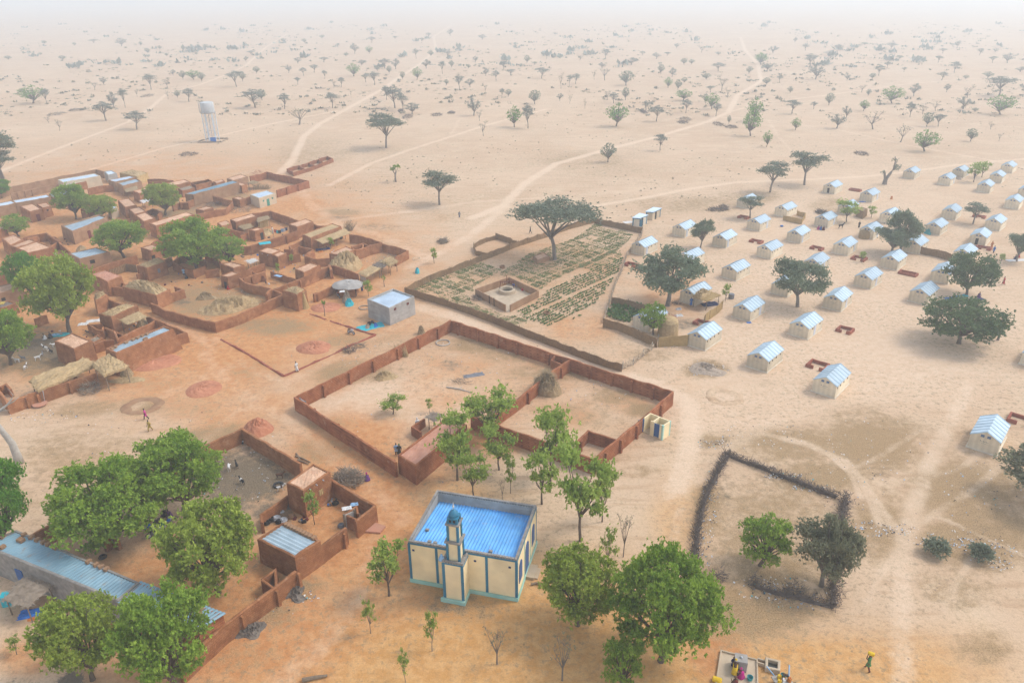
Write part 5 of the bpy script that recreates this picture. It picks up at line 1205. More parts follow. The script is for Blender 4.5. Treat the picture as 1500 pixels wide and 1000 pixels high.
fence('reed_fence', [(1342,359),(1356,363),(1375,366),(1395,372)], 1.6, 'reed fence strung between two tents behind the round dark tree')
fence('reed_fence', [(1148,315),(1160,318),(1175,321),(1180,312),(1168,308)], 1.3, 'straw-coloured reed yard built onto a tent at the upper camp edge', 'reedpale')
fence('reed_pen', [(728,344),(712,348),(693.4,356.6),(697,367),(716,370.5)], 1.1, 'small square reed pen built outside the upper garden fence')
fence('reed_pen', [(726,342),(742,347),(757,353)], 1.3, 'short taller reed side of the small pen outside the garden')
def branch_fence(pix, h, label, seed=1):
    P = [G(px, py, h * .6) for px, py in pix]; rr = random.Random(seed); mb = MB(); Q = sub_poly(P, .28); r = ROOT('branch_fence', label, 'fence', P[0][0], P[0][1])
    for i, q in enumerate(Q):
        a = Q[min(i + 6, len(Q) - 1)]; d = Vector((a[0] - q[0], a[1] - q[1], 0)) * rr.uniform(.4, 1.0); z = rr.uniform(.05, h * .6)
        mb.tube([(q[0] + rr.uniform(-.15, .15), q[1] + rr.uniform(-.15, .15), z), (q[0] + d.x * .5, q[1] + d.y * .5 + rr.uniform(-.2, .2), z + rr.uniform(0, .4)), (q[0] + d.x, q[1] + d.y, min(h * 1.1, z + rr.uniform(0, .6)))], [.09, .08, .03], 4, False)
        if i % 2 == 0: mb.tube([(q[0], q[1], 0), (q[0] + rr.uniform(-.25, .25), q[1] + rr.uniform(-.2, .2), h * rr.uniform(.7, 1.15))], [.05, .02], 4, False)
    mb.build('branches', M['branch'], r)
    for q in sub_poly(P, 2.6):
        b = MB(); b.tube([(q[0], q[1], -.05), (q[0] + .08, q[1], h + .15)], [.07, .05], 5); b.build('post', M['woodgrey'], r)
    return r
branch_fence([(941,334),(940,342),(930,356),(918,372),(912,392),(903,410),(895,434),(889,452),(884,468)], 1.2, 'fence of pale piled branches along the camp side of the vegetable garden', 3)
branch_fence([(964,494),(955,506),(942,516),(928,528),(912,534)], 1.3, 'fence of pale piled branches at the lower right corner of the garden', 4)
# well and its yard
wq = [(697,423),(745.5,405.8),(788.5,425.5),(744,448)]
P = [G(px, py, 1.4) for px, py in wq]; r = ROOT('well_yard_wall', 'square grey block wall around the garden well, open at its near corner', 'wall', *P[0])
b = MB(); strip_wall(b, [lr(P[3], P[0], .07), P[0], P[1], P[2], lr(P[2], P[3], .93)], 1.4, .2, .01, 1.0, batter=.02); b.build('block_wall', M['mudpale'], r)
for f in (.45, .6): b = MB(); c = lr(P[0], P[3], f); b.box(c[0]-.12, c[1]-.12, 0, .12, .2, 1.65, 0); b.build('metal_post', M['dark'], r)
b = MB(); b.prism(inset(P, .12), 0, .05); tag(b.build('well_apron', M['concrete'], loc=(P[0][0],P[0][1],0)), 'pale concrete floor inside the well yard', 'slab')
x, y = G(742.5,428.5); r = ROOT('well', 'round concrete well with pulley frame in the middle of the garden yard', 'well', x, y)
b = MB(); b.lathe(x, y, [(1.62,.05),(1.62,.72),(1.55,.78),(1.15,.78),(1.12,.2)], 24); b.build('well_ring', M['concrete'], r)
b = MB(); b.lathe(x, y, [(1.12,.18),(1.12,.24)], 20); b.build('water', M['water'], r)
b = MB(); b.tube([(x-1.5,y,0),(x-1.2,y+.5,2.1)],.07); b.tube([(x+1.5,y,0),(x+1.2,y+.5,2.1)],.07); b.tube([(x-1.4,y+.5,2.1),(x+1.4,y+.5,2.1)],.07); b.tube([(x,y+.5,2.1),(x,y+.1,3.6)],.06); b.build('pulley_frame', M['maroon'], r)
for dx in (-.9,-.4,.4,.9): b = MB(); b.tube([(x+dx-.05,y+.5,1.85),(x+dx+.05,y+.5,1.85)],.22,12); b.build('pulley_wheel', M['maroon'], r)
def barrel(px, py, an, m, label, z=0.0, L_=.9, rd=.32, group=None, name='barrel'):
    x, y = G(px, py); b = MB(); d = Vector((math.cos(an), math.sin(an), 0)) * L_/2; c = Vector((x, y, z+rd))
    b.tube([c-d, c-d*.8, c-d*.3, c+d*.3, c+d*.8, c+d],[rd*.85,rd,rd*.96,rd*.96,rd,rd*.85],12); return tag(b.build(name, M[m], loc=(x,y,z)), label, name, group)
barrel(754.5,419,R(-25),'blue','left of two blue barrels lying in the well yard'); barrel(760.5,421,R(-25),'blue','right of two blue barrels lying in the well yard, dark end showing')
barrel(765.5,425.5,R(80),'red','left of two red cans lying by the blue barrels',L_=.6,rd=.25,name='can'); barrel(771.5,425.5,R(60),'red','right of two red cans lying by the blue barrels',L_=.6,rd=.25,name='can'); barrel(723.7,422,R(20),'red','single red can against the left wall of the well yard',L_=.5,rd=.22,name='can')
brushpile('brushwood', 699,438,18,8,.6,'thorn','dark brushwood heap against the near left wall of the well yard',n=90,seed=8)
for px,py,l in ((736,392.5,'small round clay basin among the far garden beds'),(800.8,460.5,'small round clay basin among the dark seedlings near the lane fence')):
    x,y=G(px,py); b=MB(); b.lathe(x,y,[(.55,0),(.6,.5),(.5,.52),(.45,.2)],14); b.lathe(x,y,[(.45,.15),(.45,.2)],14); tag(b.build('clay_basin', M['mudpale'], loc=(x,y,0)), l, 'basin')
mud_s = house('sunken_store', [(781,374.5),(797,369),(805,375),(787,381)], .9, 'low brown earth store at the foot of the big garden acacia', m='mudpale', jit=.12)
# beds and crops: world grid aligned with the garden
ga, gb, gc_ = Vector((*G(655,440),0)), Vector((*G(900,528),0)), Vector((*G(871,322),0))
gu = (gb-ga).normalized(); gv = Vector((-gu.y,gu.x,0))
def inpoly(x, y, poly):
    c = False; n = len(poly)
    for i in range(n):
        x1,y1 = poly[i]; x2,y2 = poly[(i+1)%n]
        if (y1>y) != (y2>y) and x < (x2-x1)*(y-y1)/(y2-y1)+x1: c = not c
    return c
gpoly = [(603,424),(660,402),(720,378),(770,362),(812,350),(860,334),(885,330),(930,340),(915,362),(905,385),(895,410),(885,440),(800,480),(780,478),(740,462),(690,447),(640,432)]
wellp = [(692,428),(745,402),(795,426),(790,440),(744,462),(688,440)]
rr = random.Random(11)
def crop_field(name, label, mat, regs, kind, h, group=None):
    """regs: list of photo-pixel polygons; kind 'bed' low tangled beds, 'row' separate plants"""
    V, F_i, T_ = [], [], []
    pts = []
    for reg in regs:
        W_ = [G(*p) for p in reg]; cs = [( (Vector((*w,0))-ga).dot(gu), (Vector((*w,0))-ga).dot(gv)) for w in W_]
        u0,u1 = min(c[0] for c in cs), max(c[0] for c in cs); v0,v1 = min(c[1] for c in cs), max(c[1] for c in cs)
        wp = [G(*p) for p in wellp]
        if kind == 'bed':
            bu, bv = 2.5, 1.75; nu, nv = int((u1-u0)/bu)+1, int((v1-v0)/bv)+1
            for a in range(nu):
                for c in range(nv):
                    if hsh(a,c,u0) < .08: continue
                    dens = .30 + .70*hsh(a,c,u0+2); n = int(120*dens); big = (a % 3 != 2)
                    for _ in range(n):
                        s = rr.random(); uu, vv = u0+a*bu+.15+rr.random()*(bu-.38), v0+c*bv+.12+rr.random()*(bv-.36); p = ga+gu*uu+gv*vv
                        if inpoly(p.x,p.y,W_) and not inpoly(p.x,p.y,wp): pts.append((p.x,p.y,hsh(a,c,4)*.6+rr.random()*.4, .7+.4*dens))
        else:
            su, sv = .80, .50; nu, nv = int((u1-u0)/su)+1, int((v1-v0)/sv)+1
            for a in range(nu):
                if kind == 'row' and a % 8 == 7: continue
                for c in range(nv):
                    if c % 14 == 13 or hsh(a,c,7) < .12: continue
                    p = ga+gu*(u0+a*su+rr.uniform(-.08,.08))+gv*(v0+c*sv+rr.uniform(-.08,.08))
                    if inpoly(p.x,p.y,W_) and not inpoly(p.x,p.y,wp):
                        for _ in range(3): pts.append((p.x+rr.uniform(-.1,.1),p.y+rr.uniform(-.1,.1),rr.random(),rr.uniform(.7,1.3)))
    pts = np.array(pts); n = len(pts); g = np.random.default_rng(5); per = 4
    P_ = np.repeat(pts,per,0); m_ = len(P_); a = g.random(m_)*2*PI; e = g.uniform(.3,1.3,m_); l = h*P_[:,3]*g.uniform(.7,1.2,m_)
    d = np.stack([np.cos(a)*np.cos(e),np.sin(a)*np.cos(e),np.sin(e)],1)*l[:,None]; s = np.stack([-np.sin(a),np.cos(a),0*a],1)*(l*.28)[:,None]
    c0 = np.stack([P_[:,0],P_[:,1],np.full(m_,.01)],1); VV = np.stack([c0,c0+d*.5+s,c0+d,c0+d*.5-s],1).reshape(-1,3)
    me = np_mesh(name, VV, np.arange(m_*4).reshape(-1,4), M[mat]); set_tint(me, P_[:,2]); o = bpy.data.objects.new(name, me); COL.objects.link(o); return tag(o, label, 'crops', kind='stuff')
crop_field('garden_crops', 'low dusty green vegetables growing in small square beds across the walled garden', 'cropgrey',
  [[(601,424),(660,400),(705,384),(735,396),(694,420),(690,446),(640,434)],[(730,402),(775,372),(840,350),(872,328),(932,339),(914,360),(870,386),(850,392),(812,410),(792,424)],[(645,436),(690,444),(745,464),(778,458),(768,480),(735,470)],[(845,392),(905,362),(912,372),(905,384),(870,394)]], 'bed', .20)
crop_field('garden_seedlings', 'dark green young plants in straight rows in the near right part of the walled garden', 'crop',
  [[(758,455),(800,428),(838,408),(872,393),(913,377),(906,398),(886,428),(862,454),(846,466),(800,478),(775,470)]], 'row', .34)
crop_field('leafy_plot', 'dense dark leafy vegetables in the small reed-fenced plot beside the garden', 'crop',
  [[(890,458),(898,444),(940,447),(948,456),(932,462),(928,474),(908,470),(892,466)]], 'thick', .62)
# ================================================================ latrine blocks
for nm,quad,lab in (('a',[(925.5,318.5),(937,311.5),(950,314.5),(937,319.5)],'nearer of two small latrine blocks with bright roof, its blue door swung open'),('b',[(945,309.5),(957,303),(970,304.5),(957,310.5)],'farther of two small latrine blocks with bright sloping roof and dark doorway')):
    q = [G(px,py,2.3) for px,py in quad]; cx=sum(p[0] for p in q)/4; cy=sum(p[1] for p in q)/4; r = ROOT('latrine', lab, 'latrine', cx, cy, 'latrine blocks at the edge of the camp')
    qi = inset(q,.18); b=MB(); b.prism(qi,0,1.95); b.build('wall', M['tentskirt'] if nm=='a' else M['creamdull'], r)
    b=MB(); b.prism(inset(q,.10),1.96,2.16); b.build('beam', M['teal'], r)
    b=MB(); b.prism(q,2.18,2.26); b.build('roof', M['tinwhite'], r)
    for k,f in ((3,.92),(2,.08)): b=MB(); panel(b,qi,k,f,0,.28,1.95,.02,.06); b.build('corner_post', M['teal'], r)
    b=MB(); panel(b,qi,2,.62,0,.8,1.9,.02,.08); b.build('doorway', M['dark'], r)
    if nm=='a': x,y,an=on_side(qi,2,.95,.45); b=MB(); b.box(x,y,.1,.06,.85,1.8,an); b.build('door', M['teal'], r)
rag(920,325.5,2.2,1.5,'white','pale slab on the sand beside the nearer latrine block',.3,.05,'slab','slab')
# ================================================================ water tower
x,y = G(312,206.5); r = ROOT('water_tower','tall white round water tank on a lattice of slim legs, standing alone on the plain','water tower',x,y); zb=10.9; rad=2.5
b=MB(); b.lathe(x,y,[(rad,zb),(rad*1.01,zb+.1),(rad*1.0,zb+3.5),(rad*.98,zb+3.6),(rad*.5,zb+3.85),(.3,zb+3.95)],24); b.build('tank', M['silvertank'] if 'silvertank' in M else M['tinwhite'], r, True)
b=MB(); b.lathe(x,y,[(rad+.35,zb-.35),(rad+.35,zb-.02)],24); b.build('platform', M['cement'], r)
lg=[(x+rad*.98*math.cos(t*PI/3+.3),y+rad*.98*math.sin(t*PI/3+.3)) for t in range(6)]
for i,(lx,ly) in enumerate(lg):
    b=MB(); b.tube([(lx,ly,0),(lx,ly,zb-.35)],.14,8); b.build('leg', M['tinwhite'], r)
b=MB()
for i in range(6):
    a,c=lg[i],lg[(i+1)%6]
    for k in range(5):
        z0,z1=.3+k*2.05,.3+(k+1)*2.05; b.tube([(a[0],a[1],z0),(c[0],c[1],z1)],.04,4,False); b.tube([(c[0],c[1],z0),(a[0],a[1],z1)],.04,4,False); b.tube([(a[0],a[1],z1),(c[0],c[1],z1)],.04,4,False)
b.build('bracing', M['silver'], r)
b=MB(); b.tube([(x,y,0),(x,y,zb)],.12,8); b.build('pipe', M['silver'], r)
b=MB(); b.tube([(x-rad-.3,y-.6,zb-.2),(x-rad-.3,y-.6,zb+4)],.06,5); b.tube([(x-rad-.3,y-1.1,zb-.2),(x-rad-.3,y-1.1,zb+4)],.06,5)
for k in range(9): b.tube([(x-rad-.3,y-.6,zb+k*.45),(x-rad-.3,y-1.1,zb+k*.45)],.035,4)
b.build('ladder', M['silver'], r)
b=MB(); b.box(x+1.6,y-rad-1.2,0,2.1,.1,2.0,.05); b.build('gate', M['bluepaint2'] if 'bluepaint2' in M else M['blue'], r)
b=MB(); fp=[(x-4.2,y-4.2),(x+4.6,y-3.6),(x+4.6,y+4),(x-4.2,y+3.5)]
for i in range(4): strip_wall(b,[fp[i],fp[(i+1)%4]],.5,.12,.25,.7)
b.build('base_fence', M['brush'], r)
# ================================================================ far brick bins, stray far things
P=[(420.5,247),(446,240),(479,228.5),(487.5,232.5),(455,245),(430,252.5)]
r = wall('brick_bins', P, 1.2, 'row of open red mud brick bins standing alone beyond the village', m='mudbrick', t=.3, closed=True, cat='bins')
for k,(a,c) in enumerate((((438,242.5),(447,248)),((452,238),(462,243)),((466,233.5),(474,238)))):
    wall('bin_partition',[a,c],1.15,['left','middle','right'][k]+' cross wall inside the row of red brick bins',m='mudbrick',t=.25)
def thornpile(cx,cy,w,h,label,m='thorn',seed=1,hh=1.0): return brushpile('thorn_pile',cx,cy,w,h,hh,m,label,'thorn pile',n=170,seed=seed,thick=.06,group='piles of cut thorn on the plain')
for i,(a) in enumerate([(83,168,24,5,'left one of two long thorn piles left of the umbrella acacias'),(112,162,24,4,'right one of two long thorn piles left of the umbrella acacias'),(216,141,18,4,'grey thorn pile beside the far diagonal track'),(276,227,30,6,'long thorn pile just below the water tower'),
    (587,163,8,4,'tiny dark thorn pile under the tall acacia group'),(597,172,16,7,'round dark thorn pile in front of the tall acacia group'),(640,169,18,5,'dark thorn pile right of the acacia group'),(661,166,12,3,'thin flat thorn pile beside the side path'),
    (1000,180,16,5,'dark front half of the double thorn pile left of the main track'),(1004,175,18,6,'paler back half of the double thorn pile left of the main track'),(943,165,9,5,'small thorn pile under a thin acacia'),(1052,183,18,6,'left of two thorn piles right of the main track'),(1071,187,20,4,'right of two thorn piles right of the main track'),
    (1262,226,18,6,'low greyish thorn heap above the upper camp edge'),(649,355,16,6,'small ring of brushwood between village and garden pen'),(1050,308,34,5,'flat thorn heap left of the farthest tent'),(1203,312,20,5,'thorn heap behind the tent with the open door'),(1061,305,12,8,'brown brush heap left of the farthest tent')]):
    thornpile(*a[:4],a[4],'brush' if i in (14,17,9) else 'thorn',i+1,.9 if i<15 else .7)
# ================================================================ thorn fence of the lower field
def thorn_hedge(pix, h, w, label, seed=1, dens=64):
    P=[G(*p) for p in pix]; Q=sub_poly(P,.5); rr=random.Random(seed); mb=MB(); strip_wall(mb,P,h*.25,.24,.22,.45,batter=.8,seed=seed)
    for q in Q:
        for _ in range(dens//2):
            x,y=q[0]+rr.gauss(0,w*.20),q[1]+rr.gauss(0,w*.20); z=rr.uniform(0,h*.6); a=rr.uniform(0,2*PI); e=rr.uniform(-.1,1.2); l=rr.uniform(.3,.75)
            p=Vector((x,y,z)); d=Vector((math.cos(a)*math.cos(e),math.sin(a)*math.cos(e),math.sin(e)))*l; mb.tube([p,p+d],[.035,.01],3,False)
    return tag(mb.build('thorn_hedge',M['thorn'],loc=(P[0][0],P[0][1],0)),label,'hedge')
thorn_hedge([(1066,667),(1054,686),(1044,706),(1036,722),(1028,748),(1020,785),(1018,820),(1015,850)],1.1,1.3,'dark dead thorn hedge on the left side of the dry field',1)
thorn_hedge([(1066,667),(1090,677),(1114,686),(1147,699),(1188,715),(1224,729)],1.1,1.2,'dark dead thorn hedge along the far side of the dry field, litter caught in it',2)
thorn_hedge([(1238,732),(1236,745),(1232,763),(1226,800),(1222,845),(1221,888)],1.7,1.6,'tallest dark thorn hedge on the right side of the dry field',3,80)
thorn_hedge([(1221,890),(1200,884),(1170,876),(1140,870),(1106,860)],.9,1.2,'broken low thorn hedge along the near side of the dry field',4,40)
# litter: stuff
g = np.random.default_rng(9)
def litter(name,label,zones,n,size,cols):
    for ci,(mm,fr) in enumerate(cols):
        mb=MB(); rr=random.Random(ci+17)
        for _ in range(int(n*fr)):
            z=rr.choice(zones); t=rr.uniform(0,2*PI); f=math.sqrt(rr.random()); px,py=z[0]+z[2]*f*math.cos(t),z[1]+z[3]*f*math.sin(t); x,y=G(px,py); s=size*rr.uniform(.5,1.5)
            a=rr.uniform(0,PI); mb.add([(x+s*math.cos(a+k*PI/2)*rr.uniform(.5,1),y+s*math.sin(a+k*PI/2)*rr.uniform(.5,1),.03+rr.uniform(0,.12)) for k in range(4)],[(0,1,2,3)])
        o=mb.build(name,M[mm]); tag(o,label+' - '+{'white':'white scraps','lightblue':'pale blue scraps','black':'black scraps','cyan':'bright blue bits','grey':'grey scraps'}[mm],'litter',kind='stuff')
litter('litter','small plastic litter strewn over the dry ground',[(1280,660,90,50),(1120,640,80,20),(1147,697,30,5),(1190,715,35,6),(1290,775,55,12),(1400,790,70,14),(1450,810,40,16),(1440,720,70,50),(1040,740,14,50),(1030,800,14,40),(1130,860,60,20),(1240,700,60,60),(1035,540,34,12),(1045,650,26,8),(60,610,60,10),(350,700,70,40),(420,880,50,20),(640,650,200,60),(980,505,16,6),(1180,880,60,14),(540,520,120,20),(250,640,160,50),(230,330,90,30),(400,340,60,20),(440,370,60,20),(350,420,50,20),(300,300,60,14),(120,360,70,20),(560,380,30,8),(700,520,100,30),(880,580,70,25)],2300,.10,[('white',.40),('lightblue',.14),('black',.26),('cyan',.05),('grey',.15)])
litter('litter','denser plastic litter heaps',[(1300,776,20,8),(1262,770,22,6),(1465,828,20,8),(1440,800,30,8),(1404,793,26,8),(1145,698,26,4),(1192,716,24,4),(1125,860,14,12),(430,868,10,6),(368,925,12,6)],420,.09,[('white',.5),('lightblue',.2),('black',.3)])
# ================================================================ village north-west
H = house
wall('yard_wall', [(-10,281),(17,273),(50,266.5),(85,259),(130,250.5),(140,248),(152,251)], 2.3, 'long pale outer wall on the far side of the village', m='mudpale', t=.3)
wall('yard_wall', [(15,283),(55,275),(85,269)], 2.0, 'pale inner wall with buttresses in front of the long outer wall', m='mudpale', pil=[(24,281),(35,279),(46,277)], side=-1, t=.28)
H('school_building', [(84.5,263),(139,254),(147,257.5),(92,267)], 3.0, 'long cream building with bright tin roof and blue door at the far village wall', m='creamdull', roof='tinwhite', doors=[(2,.72,1.0,2.0,'blue')], wins=[(2,.88,1.2,.6,.8,'greendoor')], jit=.02)
H('porch_roof', [(91.5,268.5),(121,261.5),(126.5,265.5),(97,271.5)], 2.3, 'tin lean-to roof over a small porch in front of the cream building', m='mud', roof='tinwhite', rz=[2.35,2.35,2.1,2.1], jit=.02, batter=0)
H('cement_room', [(152.5,251),(164,249.5),(171,253.5),(158,256)], 2.6, 'small cement room with pale roof behind the cream building', m='cement', roof='tinwhite', jit=.02)
H('reed_hut', [(175,253),(193,248.5),(216,252.8),(201,258.5)], 2.5, 'straw-walled hut with straw on top at the farthest village edge', m='reedpale', straw=.6, jit=.15)
H('mud_house', [(158,263.5),(190,257.5),(199,259.5),(168,266.5)], 3.0, 'farther of the two joined tin-roofed houses left of the straw-walled hut', m='mudpale', roof='tinwhite')
H('mud_house', [(171,267.5),(199,260.5),(207,265),(179.5,272.2)], 3.0, 'nearer of the two joined tin-roofed houses, with raised rim around its roof', m='mudpale', roof='tin', rdrop=.3)
thatch_shelter('awning', [(181,275.5),(200,271.5),(202,278),(185,281.5)], 1.9, .15, 'straw awning in front of the rimmed tin-roofed house', 'strawold')
wall('yard_wall', [(128,276.5),(150,272),(171,270)], 2.0, 'reddish yard wall left of the rimmed tin-roofed house')
wall('yard_wall', [(216,262),(240,262.5),(252,264),(218,266)], 1.8, 'red mud walls of the small empty yard right of the straw-walled hut')
H('mud_house', [(221,273),(270,262.5),(279,266),(238,275.5)], 2.7, 'long flat mud house behind the round-crowned tree, at the far side')
H('mud_house', [(194.5,279.5),(216,273.5),(223,277),(204,283.3)], 2.8, 'flat mud house left of the bright round tree in the upper village')
H('mud_room', [(172.5,293),(189.5,290),(200,300),(183,303.8)], 3.0, 'topmost of three stepped mud rooms along the sloping alley')
H('mud_room', [(188,306),(204,302.5),(214,309),(197,314)], 2.9, 'middle one of three stepped mud rooms along the sloping alley')
H('mud_room', [(198,315),(213.5,310.5),(227.5,319.5),(210.5,324.5)], 2.9, 'lowest of three stepped mud rooms along the sloping alley')
H('mud_house', [(218.5,326.8),(273.5,309.8),(284.5,314.2),(228,330.8)], 3.2, 'long red mud house with flat roof above the biggest village tree')
H('long_building', [(-20,301),(17,293.5),(24,297),(-14,305)], 3.1, 'left end of the long tin-roofed row at the left picture edge', m='mudpale', roof='tinwhite')
H('long_building', [(17,293.5),(69,284.5),(74.5,288),(23,297.5)], 3.1, 'long tin-roofed mud row behind the tree with a wide crown, left village', m='mudpale', roof='tinwhite')
H('long_building', [(71,283.5),(98,279),(106,283),(77,289)], 2.9, 'tin-roofed mud house partly behind the upper left tree', m='mud', roof='tinwhite')
H('mud_house', [(28.5,301.7),(48,298),(61,305.5),(43,310)], 2.9, 'square mud house with brown door beside the long tin-roofed row', doors=[(2,.45,.9,1.8,'maroon')])
H('mud_house', [(54,299),(69,296),(74.5,301.2),(62,304.5)], 2.7, 'small mud room with a dark window hole, joined to the square house with brown door', wins=[(2,.5,1.6,.5,.4)])
H('mud_house', [(118,306),(132,302),(141,307),(128,312)], 2.5, 'mud room between the two upper left trees')
H('water_store', [(157,303),(167,299.5),(172,303.5),(162,307.5)], 2.5, 'pale cement cube half hidden by the second upper tree', m='creamdull', roof='tinwhite', jit=.02)
H('tin_house', [(89,330),(146,313.5),(157,317.5),(106,338.8)], 3.2, 'ochre house with sunken pale tin roof and raised rim, middle of left village', m='mudpale', roof='tin', rdrop=.35, doors=[(2,.6,1.0,1.9,'maroon')])
H('straw_store', [(150,326.5),(160,322),(169,327),(157,331)], 1.6, 'low mud pen filled with straw behind the wide green tree', straw=.6)
H('tin_house', [(101,371),(141,362.3),(160.5,368.7),(116,379)], 2.8, 'ochre house with pale tin roof and one black window', m='mudpale', roof='tin', rdrop=.08, wins=[(2,.62,1.2,.95,.75)], jit=.03)
H('mud_house', [(2,348.7),(21,343.2),(34,350.2),(15.5,359.5)], 3.0, 'upper left part of the stepped flat mud house at the left edge')
H('mud_house', [(15.8,359.8),(44,349.5),(53,353.2),(24.5,362.8)], 3.05, 'middle part of the stepped flat mud house at the left edge')
H('mud_house', [(24.8,363),(54,353.3),(76,361.7),(41,370.5)], 3.0, 'lower right part of the stepped flat mud house at the left edge')
H('mud_house', [(-25,331),(-2,326),(9,332.5),(-12,341)], 2.9, 'flat mud house cut by the left picture edge, above the stepped house')
wall('yard_wall', [(33,348),(50,344),(68,341.5),(85,353),(102,369)], 1.9, 'angled yard wall behind the stepped flat mud house')
wall('yard_wall', [(60,366),(75,360),(84,355)], 1.6, 'short cross wall with white sheets beside the stepped mud house')
rag(73,372,4.2,1.6,'white','crumpled white sheets in the yard of the stepped mud house',R(-35),.3)
x_,y_ = G(50,354); b=MB(); b.lathe(*G(48,356),[(1.5,0),(1.7,.8),(1.5,1.5),(1.2,1.6)],16); tag(b.build('granary',M['mud'],loc=(*G(48,356),0)),'round clay granary between the small round tree and the stepped mud house','granary')
H('mud_house', [(133,401.5),(154,395),(178,403.7),(157.5,412.5)], 3.0, 'plain red mud cube right of the two big left trees', rm='mudroofred', rdrop=.06)
H('straw_topped_house', [(200.5,388.5),(232,376.5),(243,383),(215,392.5)], 2.8, 'mud house with a rounded straw heap on its roof, small grey window', straw=.9, wins=[(2,.45,1.0,.6,.9,'grey')])
H('mud_hut', [(206,362.3),(224,357.5),(234,362),(221,367.2)], 2.7, 'small mud house with notched front, beside the biggest village tree', doors=[(2,.9,.8,1.6)])
H('mud_hut', [(236.5,348),(246,344.5),(255,348),(246,351.8)], 2.4, 'tiny flat mud room peeking out left above the biggest village tree')
H('mud_hut', [(234,360.8),(246,357.5),(256,361),(245,365)], 2.0, 'little straw-roofed porch room left of the biggest village tree', straw=.35, m='mudpale')
wall('yard_wall', [(133,395),(150,389),(168,383),(200,374)], 1.9, 'long straight yard wall below the ochre house with the black window')
fence('reed_screen', [(160,395.5),(175,390.5),(184,387.5),(199,389)], 1.5, 'brown reed screen beside the long straight yard wall', 'reed')
wall('yard_wall', [(200,402.5),(207,400),(214,397)], 1.5, 'short low wall in front of the house with the rounded straw heap')
wall('yard_wall', [(240,381),(251,376)], 1.9, 'short wall joined to the right of the house with the rounded straw heap')
wall('pen_wall', [(253,384),(262,374),(276,375),(300,380)], 1.7, 'curved far wall of the mud pen below the biggest village tree')
wall('pen_wall', [(253,384),(268,391),(283,396),(300,389)], 1.7, 'curved near wall of the mud pen below the biggest village tree')
H('straw_topped_house', [(178.5,419.5),(200,408),(249,423.5),(229,432.5)], 2.7, 'largest mud house buried under a long heap of yellow straw', straw=1.5, batter=.18)
wall('pen_wall', [(249,429.5),(268,423.5),(256,419.5)], 1.8, 'small mud pen at the right end of the long straw-covered house')
wall('pen_wall', [(163,420),(176,412),(182,416),(178,422),(164,420)], 1.7, 'small roofless mud pen between the red cube and the straw-covered house')
H('straw_topped_house', [(137,435),(150,427.5),(157,431),(140,440)], 3.0, 'mud house with a tangle of straw on top, just right of the big left trees', straw=.9)
H('straw_topped_house', [(144.5,459.3),(184,443),(201.5,446.3),(163,464.5)], 3.1, 'tall mud house with thin loose straw along its roof, behind the propped straw awning', straw=.5)
thatch_shelter('awning', [(174.5,468),(203,456.3),(216.5,463.8),(187,475)], 2.3, .2, 'straw awning on sticks in front of the tall straw-topped house', 'straw')
mound('straw_bundle', 209,477,18,8,1.1,'strawold','straw bundle under the right end of the straw awning','straw bundle',seed=21,stalks=40)
wall('yard_wall', [(158.5,438),(178,445)], 2.0, 'shaded wall joining the two straw-topped houses')
wall('yard_wall', [(173,495),(198,483.5),(226,469.8)], 1.7, 'straight wall in front of the straw awning, behind the long tin house')
wall('yard_wall', [(170,485),(179.5,489.7)], 1.6, 'short stub wall left of the straight wall by the straw awning')
wall('yard_wall', [(154,478.8),(166.5,484.5),(173,497)], 1.7, 'bent wall between the flat cube and the straw awning')
wall('pen_wall', [(150,474),(142,475),(130,475.3),(140,481),(150,484),(151,479)], 1.5, 'small rounded mud pen left of the tall straw-topped house')
wall('yard_wall', [(215,462),(245,474.5),(272,486.5),(257,491)], 1.9, 'red wall of the alley behind the long tin house, turning the corner')
H('long_tin_house', [(154.6,509.8),(240.4,476.8),(254.3,481.8),(169.6,516.6)], 3.7, 'long orange-brown mud house with narrow bright tin roof at the sandy square', m='mudbrick', roof='tin', rdrop=.22, batter=.55, jit=.02, bt='narrow bright tin roof at the sandy square', stones=[(.12,.25),(.3,.2),(.42,.2),(.5,.2),(.58,.18),(.66,.18),(.55,.7),(.52,.75),(.05,.35)], wm='mud')
H('flat_mud_cube', [(79.5,499),(106,487.2),(134.3,499.2),(108,510.8)], 3.6, 'big square flat-topped mud house beside the yellow straw shelters, peeling side wall', m='mud', rdrop=.1, batter=.2)
H('stick_roof_shed', [(128,497),(143,490),(151,495),(137,501.5)], 1.7, 'low shed with grey stick roof against the big flat-topped mud house', rm='brush')
wall('yard_wall', [(137,503.5),(151,499),(166,497)], 1.7, 'low wall with cloths over it, behind the long tin house')
thatch_shelter('straw_shelter', [(42,556),(127.5,524.5),(141,533.5),(55,571)], 2.0, .8, 'long thick-thatched straw shelter behind the near mud wall', 'straw', 6)
thatch_shelter('straw_shelter', [(134,533),(160,517.5),(188,535.8),(152,549)], 2.5, .7, 'square thick-thatched straw shelter at the end of the near mud wall', 'straw', 4)
mound('straw_bundle', 186,549,22,8,1.5,'strawold','slumped straw bundle under the right side of the square straw shelter','straw bundle',seed=5,stalks=90)
mound('straw_scatter', 185,557,50,10,.35,'straw','loose straw spilled below the square straw shelter','straw heap',seed=6,stalks=120)
wall('yard_wall', [(-12,560),(0,574),(11,588.5),(33,580.5),(54,573.5)], 1.9, 'near mud wall with buttresses at the left picture edge, behind the dead tree', pil=[(36,578.5),(52,573.5)], side=-1)
wall('yard_wall', [(54,573.5),(95,559),(141,546.5)], 2.0, 'near mud wall running under the long straw shelter', pil=[(100,557)], side=-1)
wall('pen_wall', [(0,566),(8,561),(15,569)], 1.4, 'little mud corner pen inside the near yard at the left edge')
